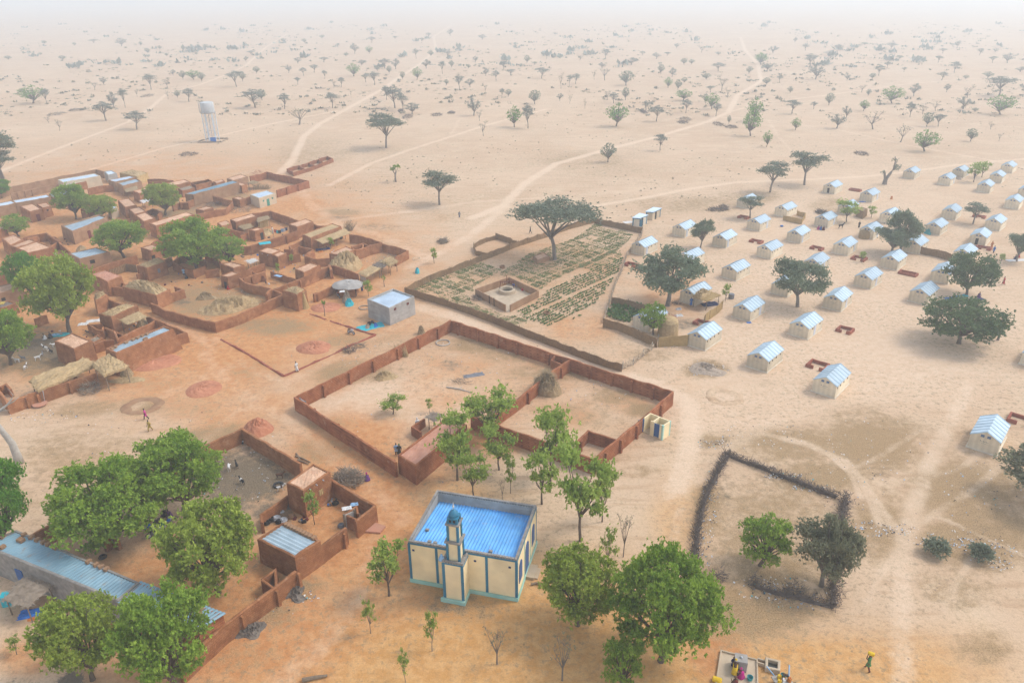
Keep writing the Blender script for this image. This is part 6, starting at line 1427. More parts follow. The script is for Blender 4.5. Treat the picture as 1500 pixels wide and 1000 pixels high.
b=MB(); a=G(63,573,2); c=G(66,590); b.tube([(a[0],a[1],2.1),(c[0],c[1],0)],.05,5); tag(b.build('pole',M['silver'],loc=(c[0],c[1],0)),'thin metal pole leaning on the near mud wall','pole')
x,y=G(59,593.5); b=MB(); b.lathe(x,y,[(.95,.2),(1.0,.3),(.95,.36)],18); b.box(x-.5,y,0,.25,.25,.2); b.box(x+.5,y,0,.25,.25,.2); tag(b.build('round_slab',M['mudroofred'],loc=(x,y,0)),'pale round slab propped on stones by the near mud wall','slab')
brushpile('brushwood', 132,572,34,16,1.3,'brush','round grey heap of dry brushwood against the near mud wall',n=260,seed=12)
wall('pen_wall', [(108,549.5),(116,558)], 1.2, 'low rubble stub wall beside the grey brushwood heap')
H('shade_shed', [(-20,448),(12,440),(24,444),(-6,453)], 1.9, 'low dark-roofed shed at the left edge with a yellow wall', rm='ash', m='mud')
H('mud_house', [(-22,424),(22,413),(33,419),(-12,433)], 2.8, 'mud house with pale straw-littered roof at the left edge, behind the big trees', m='mudpale', wins=[(2,.7,1.2,.7,.6)])
H('mud_room', [(-16,470),(9,459),(22,464),(-2,476)], 2.6, 'small pink-roofed mud room at the left edge above the goats', rm='mudroofred')
wall('yard_wall', [(-12,405),(23,398),(30,408)], 2.2, 'mud wall at the left edge below the stepped flat mud house')
wall('yard_wall', [(50,467.5),(60,463),(68,461)], 1.6, 'short dark red wall under the biggest left tree')
b=MB(); x,y=G(2,458); b.box(x,y,0,2.0,1.3,1.9,.3); tag(b.build('yellow_tank',M['mustard'],loc=(x,y,0)),'yellow box-like tank at the left picture edge','tank')
# alley dividing walls and the long straw-lined enclosure
wall('enclosure_wall', [(221.5,443),(242,453.5),(280,464),(315,472),(350,460),(413,432)], 1.9, 'long winding mud wall bounding the straw-strewn yard beside the sandy square', t=.4)
mound('straw_bank', 340,452,84,16,1.7,'straw','long bank of yellow-brown straw inside the winding mud wall','straw heap',rot=R(24),seed=31,stalks=420,rough=.6,n=40,slen=.9)
wall('enclosure_wall', [(300,396),(320,394)], 1.7, 'short wall between the curved pen and the low room')
# ---------------------------------------------------------------- centre and right part of the village
wall('yard_wall', [(366,258.5),(391,252),(420,258),(451.6,265.2),(430,271),(405,279)], 2.1, 'red brick wall around the empty yard at the upper right end of the village', m='mudbrick', pil=[(421,275),(438,270)], side=1, t=.3)
H('tin_hut', [(366,284.8),(391,278.5),(403.5,283),(379,290.2)], 2.8, 'neat white hut with bright tin roof, green door and green windows', m='creamdull', roof='tinwhite', rdrop=.1, doors=[(2,.5,.9,1.9,'greendoor')], wins=[(2,.22,1.5,.5,.45,'greendoor'),(2,.76,1.5,.5,.45,'greendoor')], jit=0, batter=.02)
H('long_tin_building', [(271,283.7),(341,264.3),(350,267),(283,284.8)], 3.2, 'very long mud building with thin grey-blue tin roof in the upper village', m='mudpale', roof='tinblue', rdrop=.05)
H('mud_house', [(332,261),(353,254.8),(363,258.3),(341,264.5)], 2.6, 'flat mud house behind the end of the very long tin building', m='mudpale')
H('mud_room', [(345,269),(352,266.5),(361.5,269.7),(354,272.5)], 2.2, 'small mud cube at the right end of the very long tin building')
H('mud_room', [(340,290),(349,287.2),(358,290),(351,293)], 2.2, 'small mud cube beside the neat white hut')
wall('yard_wall', [(352,292),(366,288)], 2.0, 'short wall joining the small cube and the neat white hut')
H('mud_room', [(286.5,306.7),(302,301.5),(312.5,303.7),(298,308)], 2.0, 'low isolated mud cube in the litter-strewn upper yard')
wall('yard_wall', [(312,286.5),(325,290),(340,294)], 1.9, 'short dark wall between the very long building and the small cube')
wall('yard_wall', [(270,317),(300,311),(330,305.5),(340,296.5)], 1.7, 'stepped red wall along the lane above the biggest village tree')
wall('yard_wall', [(263,297),(270,296),(283,292)], 1.9, 'little yard wall below the left end of the very long tin building')
H('ruined_room', [(279,267.5),(305,262),(311,265),(287,271.5)], 1.9, 'roofless mud rooms with broken walls at the far edge of the village', roof='none')
H('ruined_room', [(312,265.5),(326,262),(329,265),(317,268.5)], 1.8, 'small half-ruined mud room with pale roof at the far edge of the village')
thatch_shelter('straw_shelter', [(362,267.5),(371,264.5),(379,267),(370,270)], 1.7, .3, 'small dark straw shelter inside the empty upper right yard', 'strawold')
stalks('millet_stalks', 384,277, 26, 150, 1.9, 'untidy brown stalk heap in the empty upper right yard', (.2,.3), 'strawold', 9, spread=.8)
brushpile('brushwood', 355,282,26,12,1.0,'brush','grey brushwood heap left of the neat white hut',n=150,seed=13); brushpile('brushwood', 352,309,34,10,.9,'brush','grey brushwood along the lane below the small mud cubes',n=160,seed=14); brushpile('brushwood', 315,300,30,10,.8,'thorn','dark brushwood in the litter-strewn upper yard',n=120,seed=15)
brushpile('brick_rubble', 378,253,18,6,.5,'redearth','scatter of red rubble behind the upper right yard',n=60,seed=16)
H('mud_house', [(337,321),(370,312.3),(376,316.3),(345,325.5)], 2.7, 'curved mud house with a grassy rim at the top of the clothesline yard')
H('mud_room', [(318,326),(332,322),(339,327),(325,331.5)], 2.6, 'mud room with pale top just above the biggest village tree')
wall('yard_wall', [(370,312.5),(396,309),(415,315),(436,322)], 2.2, 'dark far wall of the clothesline yard')
thatch_shelter('awning', [(376,319),(392,316),(395.5,320),(378,325.5)], 2.0, .12, 'straw awning with hanging cream mats in the clothesline yard', 'strawold')
b=MB(); a,c=G(378,326,1.6),G(393,321.5,1.6)
for i in range(4):
    p0=lr(a,c,i/4+.01); p1=lr(a,c,(i+1)/4-.01); b.add([(p0[0],p0[1],1.9),(p1[0],p1[1],1.9),(p1[0]+.1,p1[1]-.5,.1),(p0[0]-.1,p0[1]-.5,.1)],[(0,1,2,3)])
tag(b.build('hanging_mats',M['reedpale'],loc=(a[0],a[1],0)),'cream mats hanging under the awning of the clothesline yard','mats')
thatch_shelter('low_shelter', [(348,330.5),(366,327.3),(371,332),(357,336.5)], 1.5, .2, 'low flat straw shelter below the curved mud house', 'strawold')
H('mud_room', [(364.5,336.7),(378,332.6),(385.5,334.8),(373,338.8)], 2.5, 'little mud cube with a dark doorway beside the clothesline yard', doors=[(2,.3,.8,1.7)])
wall('yard_wall', [(325,333),(340,336),(352,339),(362,341),(352,346)], 1.7, 'curving low wall above the biggest village tree on its right side')
mound('straw_heap', 391,342,20,8,1.0,'straw','yellow straw heap in front of the little cube with a doorway','straw heap',seed=41,stalks=80)
wall('yard_wall', [(352,361),(367,359.3),(390,352),(418,344),(436,338)], 2.1, 'long wall with the turquoise cloth, below the clothesline yard', t=.36, pil=[(418,344)], side=-1)
rag(388,356,2.4,1.8,'cyan','turquoise cloth hung over the long wall below the clothesline yard',R(25),.1,z=2.15)
H('mud_house', [(422.7,328),(448,320),(458.7,324.2),(434.7,332.3)], 2.8, 'mud house with rough flat roof right of the clothesline yard', m='mudpale', wm='mud')
wall('yard_wall', [(458,327),(466,330),(475,330.5)], 2.0, 'short curved wall behind the long thatch-fronted house')
H('mud_house', [(378.5,367.2),(392,361.5),(411.5,366),(398.5,372.3)], 3.0, 'flat two-level mud house in the middle of the village, upper part', spouts=[(3,.3),(3,.7)])
H('mud_house', [(399,372.8),(411.5,367.2),(420,370.3),(407,376.5)], 2.8, 'flat two-level mud house in the middle of the village, lower right part')
wall('yard_wall', [(421,375),(439,371)], 1.9, 'short wall right of the flat two-level mud house')
H('mud_house', [(323,386.2),(338,382.8),(358,388),(342,392.8)], 2.9, 'plain mud house below the right lobe of the biggest village tree')
H('mud_hut', [(323,403.2),(340,397),(351,400),(333,406.3)], 2.5, 'small uneven mud hut with low door beside the straw-strewn yard', doors=[(3,.4,.7,1.4)])
wall('yard_wall', [(358,396),(373,390),(387,386)], 1.6, 'low wall left of the yard with the black-and-white goats')
thatch_shelter('drying_rack', [(360,382),(372,378.5),(377,382),(366,385.5)], 1.6, .06, 'stick rack covered with pale cloths in the middle of the village', 'white')
H('thatched_house', [(442.7,343.2),(486.7,327),(500,331.2),(455,348.3)], 3.0, 'long mud house with pale roof and a long straw awning in front', rm='straw', m='mud', doors=[(2,.06,.9,1.8)])
thatch_shelter('awning', [(462.7,351),(505,334.7),(513,341.2),(473,356.5)], [2.3,2.3,1.9,1.9], .2, 'long straw awning on posts in front of the pale-roofed long house', 'straw', 6)
stalks('millet_stalks', 510,338, 14, 90, 2.6, 'stalks piled behind the far end of the long straw awning', (.3,.3), 'strawold', 19, spread=.6)
H('mud_room', [(482,370.8),(506.7,360.2),(520,365.2),(498.5,373.3)], 2.5, 'flat mud room with things drying on its roof, below the long awning')
wall('yard_wall', [(512,343.5),(525,345),(540,348.5),(559,355)], 2.0, 'curved far wall of the yard in front of the long awning')
wall('yard_wall', [(559,355.5),(540,360),(520,367.5)], 2.2, 'pale-topped wall right of the yard in front of the long awning')
wall('pen_wall', [(514.7,361.3),(524,358.5),(532,356),(545,359.5)], 1.8, 'small roofless rooms inside the yard of the long awning')
wall('pen_wall', [(532,356),(530,364)], 1.7, 'short partition inside the small roofless rooms')
wall('yard_wall', [(559,356.5),(580,361.5),(597,367),(588,372),(578,377.5)], 1.9, 'red wall of the last yard on the right tip of the village')
mound('hay_stack', 508,391,48,18,2.9,'straw','large rounded haystack in the yard right of centre','haystack',seed=51,stalks=420,rough=.35,n=34,pw=.8)
thatch_shelter('straw_shelter', [(525,399.5),(544,388.7),(557.5,393),(537,405)], 2.0, .25, 'straw-roofed stall with a hanging curtain at the village tip', 'straw', 4)
thatch_shelter('straw_shelter', [(544,388.5),(560,380),(571,386.5),(558,393)], 2.0, .15, 'grey cloth-roofed middle part of the stall row at the village tip', 'ash', 4)
thatch_shelter('straw_shelter', [(556,382.7),(573,376),(582.5,382.5),(571,388.5)], 2.0, .6, 'straw-heaped right end of the stall row at the village tip', 'straw', 4)
b=MB(); a,c=G(526,402,1.9),G(536,407,1.9); b.add([(a[0],a[1],1.95),(c[0],c[1],1.95),(c[0],c[1]-.2,.4),(a[0]+.5,a[1]-.3,.05)],[(0,1,2,3)]); tag(b.build('curtain',M['rubble'],loc=(a[0],a[1],0)),'patterned curtain hanging at the left end of the straw-roofed stall','curtain')
wall('yard_wall', [(446.5,375),(464,379),(482.7,377)], 1.9, 'curved low wall below the yard of the long awning')
wall('yard_wall', [(446.5,374),(460,367.5)], 1.8, 'short wall slanting up to the yard of the long awning')
wall('pen_wall', [(416,365),(428,366),(437,360),(449,362.5),(458.7,365.3),(450,371)], 1.7, 'zigzag pen walls right of the two-level mud house')
wall('pen_wall', [(428,366),(424,360),(437,354),(443,351)], 1.8, 'wall from the zigzag pens up to the long thatch-fronted house')
H('mud_house', [(432,393.2),(455,384),(469,388.7),(445,399)], 3.0, 'flat-roofed mud house in the middle of the lower village', batter=.16)
wall('yard_wall', [(482,387),(500,392),(524,400.5)], 1.8, 'wall with buttress in front of the haystack', pil=[(505,394)], side=-1)
wall('yard_wall', [(482,387),(485,395)], 2.0, 'thick wall end left of the haystack', t=.5)
wall('yard_wall', [(399,423.5),(420,416.5),(446,405.5),(470,395),(482,389)], 2.0, 'long thick wall running down from the haystack to the tower room', t=.4, pil=[(437,409)], side=-1)
wall('yard_wall', [(458.7,430.5),(475,423.5),(486.7,419),(488,417),(500,412.5),(508.7,409.5)], 1.7, 'front wall with buttress between tower room and round hut', pil=[(462,428.5)], side=-1)
wall('yard_wall', [(350.5,406.3),(360,414),(370,416.8),(385,419),(399,423.5),(413,428.5)], 2.0, 'wall between the goat yard and the straw-strewn yard')
wall('yard_wall', [(356.5,408.3),(368,404),(388,396.7)], 1.9, 'far wall of the goat yard with a buttress', pil=[(367,404.5)], side=-1)
wall('yard_wall', [(396.5,397),(415,403),(434,409.3)], 1.4, 'low wall with blue cloth on the right side of the goat yard')
wall('pen_wall', [(390,430.5),(394,425.5),(399,423.8)], 2.0, 'thick curved wall stub beside the tower room', t=.45)
H('tower_room', [(413.5,425.3),(434,417.5),(448.5,424.2),(435,431.5)], 3.3, 'tall square mud room with straw on its roof at the corner of the sandy square', straw=.6, batter=.1)
b=MB(); a=G(447,451); b.lathe(a[0],a[1],[(.85,0),(.55,1.2),(.28,2.5),(.16,2.9),(.3,3.15)],12); tag(b.build('mat_bundle',M['reedpale'],loc=(a[0],a[1],0)),'tall pale cone of tied reed mats leaning by the tower room','mat bundle')
x,y=G(511,431); r=ROOT('round_hut','low mud kiosk under a drooping grey round roof beside the lane','hut',x,y)
b=MB(); rough_box(b,[(x-1.6,y-1.5),(x+1.6,y-1.5),(x+1.6,y+1.5),(x-1.6,y+1.5)],0,2.1,1.9,.2,.05,.02); b.build('wall',M['mud'],r)
b=MB(); b.box(x+1.55,y-1.0,0,.2,.8,1.8); b.build('door',M['dark'],r)
b=MB(); n=18; vs=[]
for k,(rr_,zz) in enumerate(((0.05,2.55),(1.0,2.5),(2.0,2.35),(2.7,2.05),(2.85,1.85),(2.4,1.9),(.1,2.15))):
    for a in range(n): t=2*PI*a/n; q=1+.16*(hsh(a,k//2)-.5); vs.append((x+rr_*1.08*q*math.cos(t),y+rr_*.9*q*math.sin(t),zz+.15*hsh(a,k)))
b.add(vs,[(i*n+a,i*n+(a+1)%n,(i+1)*n+(a+1)%n,(i+1)*n+a) for i in range(6) for a in range(n)]); b.build('roof',M['cement'],r)
rag(501,427,.9,.7,'white','white cloth on the drooping roof of the kiosk',.2,.15,z=2.3)
mound('sack_pile', 511.5,446,15,7,1.1,'cyan','bundle wrapped in turquoise sheeting beside the kiosk','bundle',seed=61,rough=.4)
mound('brush_heap', 508,441,12,6,1.7,'brush','grey twigs piled on the turquoise bundle','brushwood pile',seed=62,stalks=60,rough=.7)
b=MB(); 
x,y=G(533.5,451); b.tube([(x+.95*math.cos(t*PI/8), y+.95*math.sin(t*PI/8), .12) for t in range(17)], .10, 6, False); tag(b.build('stone_ring',M['rubble'],loc=(x,y,0)),'low ring of stones left of the grey cement hut','ring')
# foundations: low brick lines
for px_,l in (([(323.7,495.6),(345,507),(365,518),(390,534),(415.7,549.6)],'broken low red brick footing on the left side of the unbuilt plot'),([(415.7,549.6),(450,534),(490,516),(520,502),(549,490)],'red brick footing along the lane side of the unbuilt plot'),([(454,458),(466,462),(477,466.5)],'short brick footing near the tower room'),([(484,468.5),(505,475.5),(530,484),(550,489.5)],'red brick footing on the far side of the unbuilt plot beside the motorcycle')):
    wall('brick_footing', px_, .22, l, t=.3, m='brick', jit=.14, step=.5, cat='footing', batter=.6)
for a in [(459.4,509.5,54,20,.75,'low round heap of red clay in the middle of the unbuilt plot'),(297,569,54,26,.45,'flat red clay patch heap in the sandy square'),(377,630,44,24,1.6,'steep red clay heap behind the near goat yard wall'),(476,450,46,14,.55,'red clay heap beside the pole sapling near the tower room'),(226,530,74,24,.4,'flat spill of red clay along the long tin house')]:
    mound('clay_heap', *a[:5], 'redearth', a[5], 'clay heap', seed=int(a[0]), rough=.22, group='heaps of red clay')
def pit(px, py, w, d, label, seed=1):
    x,y=G(px,py); k=ppm(x,y); rx=w/2/k; ya,yb=G(px,py+d/2),G(px,py-d/2); ry=math.hypot(ya[0]-yb[0],ya[1]-yb[1])/2; mb=MB(); n=30; vs=[]
    for rr_,zz in ((1.0,-.02),(.92,.08),(.80,.13),(.66,.05),(.5,.015)):
        for a in range(n): t=2*PI*a/n; q=1+.08*smooth_noise(a/n*9 if a<n-1 else 0,seed); q*=1+.10*(hsh(a,seed+3)-.5); vs.append((x+rx*rr_*q*math.cos(t),y+ry*rr_*q*math.sin(t),zz*(.35+1.6*hsh(a//2,seed))))
    mb.add(vs,[(i*n+a,i*n+(a+1)%n,(i+1)*n+(a+1)%n,(i+1)*n+a) for i in range(4) for a in range(n)]); return tag(mb.build('earth_ring',M['mudpale'] if px<300 else M['ground'],None,True,loc=(x,y,0)),label,'earth ring')
pit(209,594,62,24,'oval ring of dug earth with a flat bottom in the sandy square'); pit(1062,581,54,26,'shallow dug hollow with an earth rim near the camp',3); pit(610,379,14,5,'small dug ring of earth at the tip of the village',4)
# ================================================================ near left compound
wall('yard_wall', [(353.5,626),(328,637.4),(250,676),(160,722),(86,761),(46,783)], 2.2, 'far left wall of the near compound, running behind the big green trees', t=.34, pil=[(66,771)], side=-1)
wall('yard_wall', [(353.5,626),(400,654),(440,679)], 2.2, 'back wall of the goat yard beside the steep red clay heap', t=.34)
wall('yard_wall', [(483,701),(515,720),(549.5,740)], 2.2, 'wall of the near compound along the brown brush pile', t=.34)
wall('yard_wall', [(549.5,740),(531,755),(520,763)], 2.2, 'corner wall of the near compound right of its wooden door', t=.34)
wall('yard_wall', [(507,773),(490,785),(469,801)], 2.1, 'front wall of the near compound between its wooden door and the tin room', t=.34, pil=[(501,777)], side=1)
wall('yard_wall', [(433,835),(400,861),(365,886),(327,915),(290,948),(262,975)], 2.1, 'long front wall with buttresses below the tin room, running to the bottom edge', t=.34, pil=[(401.7,860),(350.7,897),(452,822)], side=1)
H('mud_room', [(419.4,706),(459,678),(483.4,690.3),(443.8,718)], 3.7, 'tall flat-roofed mud room with rain spouts in the near compound', m='mud', rdrop=.14, batter=.1, spouts=[(2,.3),(2,.55),(2,.78)], wins=[(2,.82,2.0,.5,.6),(2,.42,1.6,.6,.7,'reedpale')])
H('tin_room', [(376.6,789),(414,764),(469,790.5),(431.5,815.8)], 3.1, 'mud room with pale blue tin roof and a row of bricks, near compound', m='mudpale', roof='tin', along=0, rdrop=.15, wm='mud', batter=.08, bt='pale blue tin roof of the near compound', stones=[(.97,.12),(.97,.2),(.97,.28),(.97,.36),(.97,.44),(.97,.52),(.97,.6),(.97,.68),(.97,.76),(.97,.86)])
wall('latrine_wall', [(383.5,848),(402.8,832.5),(404,858)], 1.7, 'small open mud latrine behind the front wall below the tin room', t=.25)
wall('latrine_wall', [(383.5,848.5),(402,861)], 1.7, 'front side of the small open latrine below the tin room', t=.25)
wall('latrine_wall', [(505,752.5),(521.7,741.3),(523.5,752)], 1.7, 'mud washing corner with cloths on top beside the wooden door', t=.25)
wall('latrine_wall', [(505,752.5),(522,760.5)], 1.7, 'near side of the mud washing corner beside the wooden door', t=.25)
wall('partition_wall', [(421.6,724.5),(402,738),(382,752.5),(383,765)], 1.5, 'low partition wall left of the tall flat-roofed mud room', t=.28)
wall('partition_wall', [(150,790),(161,781),(172,786)], 1.7, 'short mud partition behind the trunk of the large tree', t=.3)
x,y=G(513,773); r=ROOT('yard_door','wooden plank door in the front wall of the near compound','door',x,y); b=MB(); b.box(x,y+.3,.02,1.1,.1,1.8,R(38)); b.build('door_leaf',M['woodgrey'],r); b=MB(); b.box(x-.5,y-.1,0,.16,.2,2.0,R(38)); b.box(x+.5,y+.65,0,.16,.2,2.0,R(38)); b.build('frame',M['wood'],r)
# long tin-roofed building
H('long_tin_building', [(-30,797),(24,775),(204.5,851.8),(172.5,879.3)], 3.5, 'long grey building with weathered blue-grey tin roof and blue door at the lower left', m='cement', roof='tinblue', rdrop=.12, batter=.03, jit=.0, wm='cementtop', along=1, doors=[(3,.73,1.0,2.1,'bluepaint')], bt='long weathered blue-grey tin roof', stones=[(.55,.02),(.2,.06),(.22,.12),(.93,.09),(.95,.15),(.95,.2),(.96,.25),(.96,.29),(.96,.34),(.96,.36),(.7,.12),(.7,.14),(.95,.62),(.95,.68),(.95,.72),(.95,.76)])
H('tin_building_end', [(172.8,880),(205,852.3),(326.5,898.3),(290,921.3)], 3.3, 'corrugated tin end section of the long building, half under the bright tree', m='mudbrick', roof='tinblue', rdrop=-.02, batter=.02, jit=.0, along=1, over=.15, bt='corrugated end of the long tin roof', stones=[(.8,.8),(.55,.85)])
thatch_shelter('stick_shelter', [(3,878),(33,846),(78,857),(38,890)], 2.0, .15, 'ragged grey stick-roofed shelter against the long grey building', 'brush')
b=MB(); x,y=G(17,883); b.box(x,y,0,1.3,.9,1.2,.3); tag(b.build('turquoise_box',M['cyan'],loc=(x,y,0)),'turquoise box under the ragged stick-roofed shelter','box')
rag(55,897,3.0,1.2,'blue','blue cloth on the ground below the ragged stick-roofed shelter',.2,.25); rag(62,901,2.2,.8,'orange','orange-red cloth beside the blue cloth by the stick-roofed shelter',.3,.2)
thatch_shelter('stick_table', [(85,1000),(103,986),(121,993),(104,1008)], 1.2, .06, 'low grey plank table under the olive tree at the bottom edge', 'brush')
for i,(a,c) in enumerate((((433,669),(455,678)),((436,675),(452,681)),((434,665),(440,676)))): log(*a,*c,.13,['upper','lower','short crossing'][i]+' log of the small log pile behind the tall mud room','wood','log',.1,'log',False)
brushpile('brushwood', 510,704,52,26,1.6,'brush','big soft brown brush pile along the compound wall, beside the crouching woman',n=620,seed=22,thick=.04)
for a in ((430,868,36,26,'rubbish heap outside the long front wall, below the latrine'),(366,925,44,26,'longer rubbish heap outside the long front wall, nearer the bottom edge'),(1035,539,44,20,'round grey rubbish heap between garden corner and nearest tents')):
    mound('rubbish_heap',a[0],a[1],a[2],a[3],.45,'ash' if a[0]<1000 else 'rubble',a[4],'rubbish heap',seed=int(a[0]),rough=.8,stalks=120,slen=.35)

wall('pen_wall', [(214,310),(223,305.5),(236,309.5),(231,316)], 1.5, 'small mud pen right of the middle stepped room')
thatch_shelter('cloth_roof', [(206,293.5),(219,290),(223.5,293.5),(210,297.5)], 1.8, .08, 'pale cloth-covered shelter right of the topmost stepped room', 'white')
H('flat_shed', [(261,275.5),(279,271),(285,275),(267,279.5)], 1.9, 'low flat shed with grey litter on its roof, right of the upper round tree', rm='brush')
wall('yard_wall', [(252,300),(262,296.5),(276,297.5)], 1.8, 'mud yard wall with a person behind, left of the very long tin building')
H('mud_room', [(148,292),(158,289),(166,293),(156,297)], 2.2, 'little pale-roofed mud room above the pale cement cube')
wall('pen_wall', [(72,349),(80,346),(88,353),(80,357)], 1.5, 'dark mud pen in the yard of the stepped mud house')
wall('yard_wall', [(240,346),(228,352),(222,357)], 1.7, 'short broken wall left of the tiny flat mud room')
wall('yard_wall', [(300,371),(312,375),(322,383)], 1.7, 'mud wall in the shade below the biggest village tree')
wall('partition_wall', [(370,398),(378,402),(388,404)], 1.3, 'low partition inside the goat yard with the blue cloth')
wall('yard_wall', [(385,377),(398,381),(412,383)], 1.4, 'low wall below the two-level mud house')
mound('straw_heap', 119,366,12,5,.9,'strawold','small straw heap between the two pale tin-roofed ochre houses','straw heap',seed=95,stalks=40)
mound('straw_heap', 300,437,26,8,1.0,'strawold','flat straw left of the long straw bank','straw heap',seed=96,stalks=80,rough=.6)
mound('straw_heap', 470,402,20,8,.7,'strawold','heap of branches and straw in the yard above the round kiosk','straw heap',seed=97,stalks=90,rough=.7)
log(462,404,482,400,.14,'long pale log lying in the yard above the round kiosk','woodgrey','log',.3,'log')
mb_={}; rr=random.Random(5)
for zc in ((60,500,40,16),(395,345,30,8),(440,372,20,6),(400,378,20,5),(375,372,16,5),(385,410,20,7),(470,366,24,5),(270,410,30,10),(250,300,20,8),(290,285,14,5),(120,345,12,4),(100,355,14,5),(150,385,10,4),(420,395,20,6),(355,375,20,5),(310,312,30,5),(400,755,14,8),(490,735,10,6),(245,765,14,10),(215,770,20,8),(440,758,10,8),(350,272,30,5),(180,480,20,6),(135,488,14,6)):
    for _ in range(11):
        x,y=G(zc[0]+zc[2]*rr.uniform(-1,1),zc[1]+zc[3]*rr.uniform(-1,1)); m_=rr.choice(['black','black','grey','wood','silver','maroon','white','blue','ash','wood'])
        b=mb_.setdefault(m_,MB()); s_=rr.uniform(.14,.38)
        if rr.random()<.5: b.lathe(x,y,[(s_*.5,0),(s_*.7,s_*.4),(s_*.5,s_*.9)],7)
        else: b.box(x,y,0,s_*1.5,s_,s_*rr.uniform(.3,1.2),rr.uniform(0,3),.9)
for m_,b in mb_.items(): tag(b.build('yard_clutter',M[m_]),'small household things strewn about the mud yards, '+m_+' ones','clutter',kind='stuff')
# ================================================================ trees
for k_,kind,Wd,Ht,sd_,q_,lf_,bk_ in [('neem1','round',10,9,1,1.35,'lf_green','bark'),('neem2','round',9,8,2,1.25,'lf_olive','bark'),('neem3','round',10,9,3,1.1,'lf_deep','bark'),('neem4','round',12,10,14,1.5,'lf_green','bark'),
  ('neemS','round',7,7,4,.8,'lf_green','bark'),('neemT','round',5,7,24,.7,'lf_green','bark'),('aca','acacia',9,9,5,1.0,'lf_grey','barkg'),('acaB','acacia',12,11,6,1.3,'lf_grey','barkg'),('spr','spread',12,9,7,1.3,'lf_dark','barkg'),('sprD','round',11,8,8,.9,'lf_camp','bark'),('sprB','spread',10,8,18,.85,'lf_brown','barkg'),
  ('sap','sparse',3.6,4.5,9,.8,'lf_fresh','bark'),('sap2','sparse',4,5,10,.5,'lf_fresh','barkg'),('sapF','sparse',5,6.5,20,1.5,'lf_fresh','bark'),('bare','bare',5,6,11,1.0,'lf_brown','barkg'),('stub','stub',3,5,12,1.0,'lf_green','barkg'),
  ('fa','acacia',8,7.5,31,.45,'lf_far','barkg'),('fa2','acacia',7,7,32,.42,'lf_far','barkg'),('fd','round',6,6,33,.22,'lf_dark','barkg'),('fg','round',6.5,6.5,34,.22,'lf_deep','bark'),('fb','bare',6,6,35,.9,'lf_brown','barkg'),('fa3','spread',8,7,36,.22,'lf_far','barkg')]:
    proto(k_,kind,Wd,Ht,sd_,q_,lf_,bk_)
T = tree
# lower left group
T('neem3',14,805,92,672,'green tree cut by the left picture edge, above the long tin-roofed building')
T('neem4',174,800,160,668,'largest wide green tree in the near compound, beside the long tin roof')
T('neem1',270,752,130,636,'deep green tree behind the far wall of the near compound, goats to its right')
T('neem2',320,868,134,736,'yellowish green tree left of the blue tin-roofed room')
T('neem2',136,995,114,872,'olive green tree at the bottom left, in front of the long building', rz=2.2)
T('neem1',258,1008,140,860,'bright green tree at the bottom edge covering the end of the long tin roof', rz=4)
T('sap2',25,958,20,930,'tiny bush-like sapling near the bottom left corner', h=2.2)
# mosque surroundings
T('neem2',846,915,112,803,'lighter and left one of the two big trees right of the mosque', rz=1)
T('neem4',968,968,158,796,'biggest densest green tree, right of the mosque at the bottom', rz=2)
T('neemS',908,1010,62,930,'low leafy branchy tree at the foot of the biggest tree, bottom edge', rz=2)
T('sapF',716,648,70,572,'leafy young tree against the big compound wall, left of the dividing wall')
T('sapF',731,688,50,628,'leafy young tree with clear forked trunk in front of the compound wall', rz=2)
T('sapF',670,703,58,612,'leafy young tree beside the red-roofed long room', rz=1)
T('sapF',694,728,42,662,'smaller young tree right behind the mosque roof', rz=3)
T('sapF',806,704,56,592,'tall leafy young tree in front of the compound wall, right of the dividing wall', rz=4)
T('sap',793.6,738,48,663,'open-crowned young tree between mosque and compound', rz=5)
T('sapF',850,792,80,655,'dense tall young tree in the middle right, behind the mosque', rz=2)
T('sap',882,764,34,680,'thin young tree on the right side of the dense tall one', rz=1)
T('sap',747.6,722,16,672,'very thin sapling behind the mosque, left of the open-crowned tree')
T('bare',736,735,12,700,'thin bare sapling just behind the mosque corner')
T('bare',913,815,26,752,'thin nearly bare sapling above the biggest tree')
T('sap2',890,835,26,792,'small yellowish sapling rising between the two big trees', h=5.5)
T('sap',570,872,52,795,'round-headed thin tree left of the mosque', rz=2)
T('sap2',543,927,20,878,'small staked sapling left of the mosque, below the round-headed thin tree')
T('sap2',594,999,18,952,'small sapling at the bottom edge, left of the crooked one')
T('sap2',633,953,22,893,'small crooked sapling in front of the mosque')
T('bare',728,972,38,918,'leafless small tree in front of the mosque, right of the minaret')
T('bare',823.6,996,44,932,'spreading nearly bare young tree at the bottom, below the two big trees')
T('sap',461,768,20,720,'small tree in the sandy yard of the near compound')
# village
T('neem1',111.7,321,48,267,'round green tree in the upper left village, left of the pale cement cube')
T('neem2',150,322,44,285,'rounded pale green tree in the upper left village, hiding the pale cement cube',rz=1)
T('neem2',242.6,315,48,266,'bright green tree in the yard above the long red mud house',rz=2)
T('neemS',28,347,37,313,'small round green tree beside the clay granary at the left')
T('neem1',182,377,68,322,'wide green tree with dark trunk in the centre of the left village',rz=3)
T('neem4',290,396,92,318,'biggest green tree of the village, left and main crown',rz=1)
T('neemS',336,390,48,343,'right, lower crown joined to the biggest green village tree',rz=2)
T('neem3',48,436,54,368,'deep green tree behind the huge rounded one at the left',rz=3)
T('neem2',102,487,98,373,'huge rounded green tree in the left village with laundry below',rz=4)
T('neem1',16,534,80,455,'green tree at the left edge above the goats',rz=5)
T('neem3',3,290,30,262,'piece of green tree at the left edge in the far village',rz=2)
T('sap',540,434,13,411,'young tree on a tall clean stem behind the grey cement hut')
T('stub',476,463,6,439,'thin pole-like sapling with a small green tuft near the tower room')
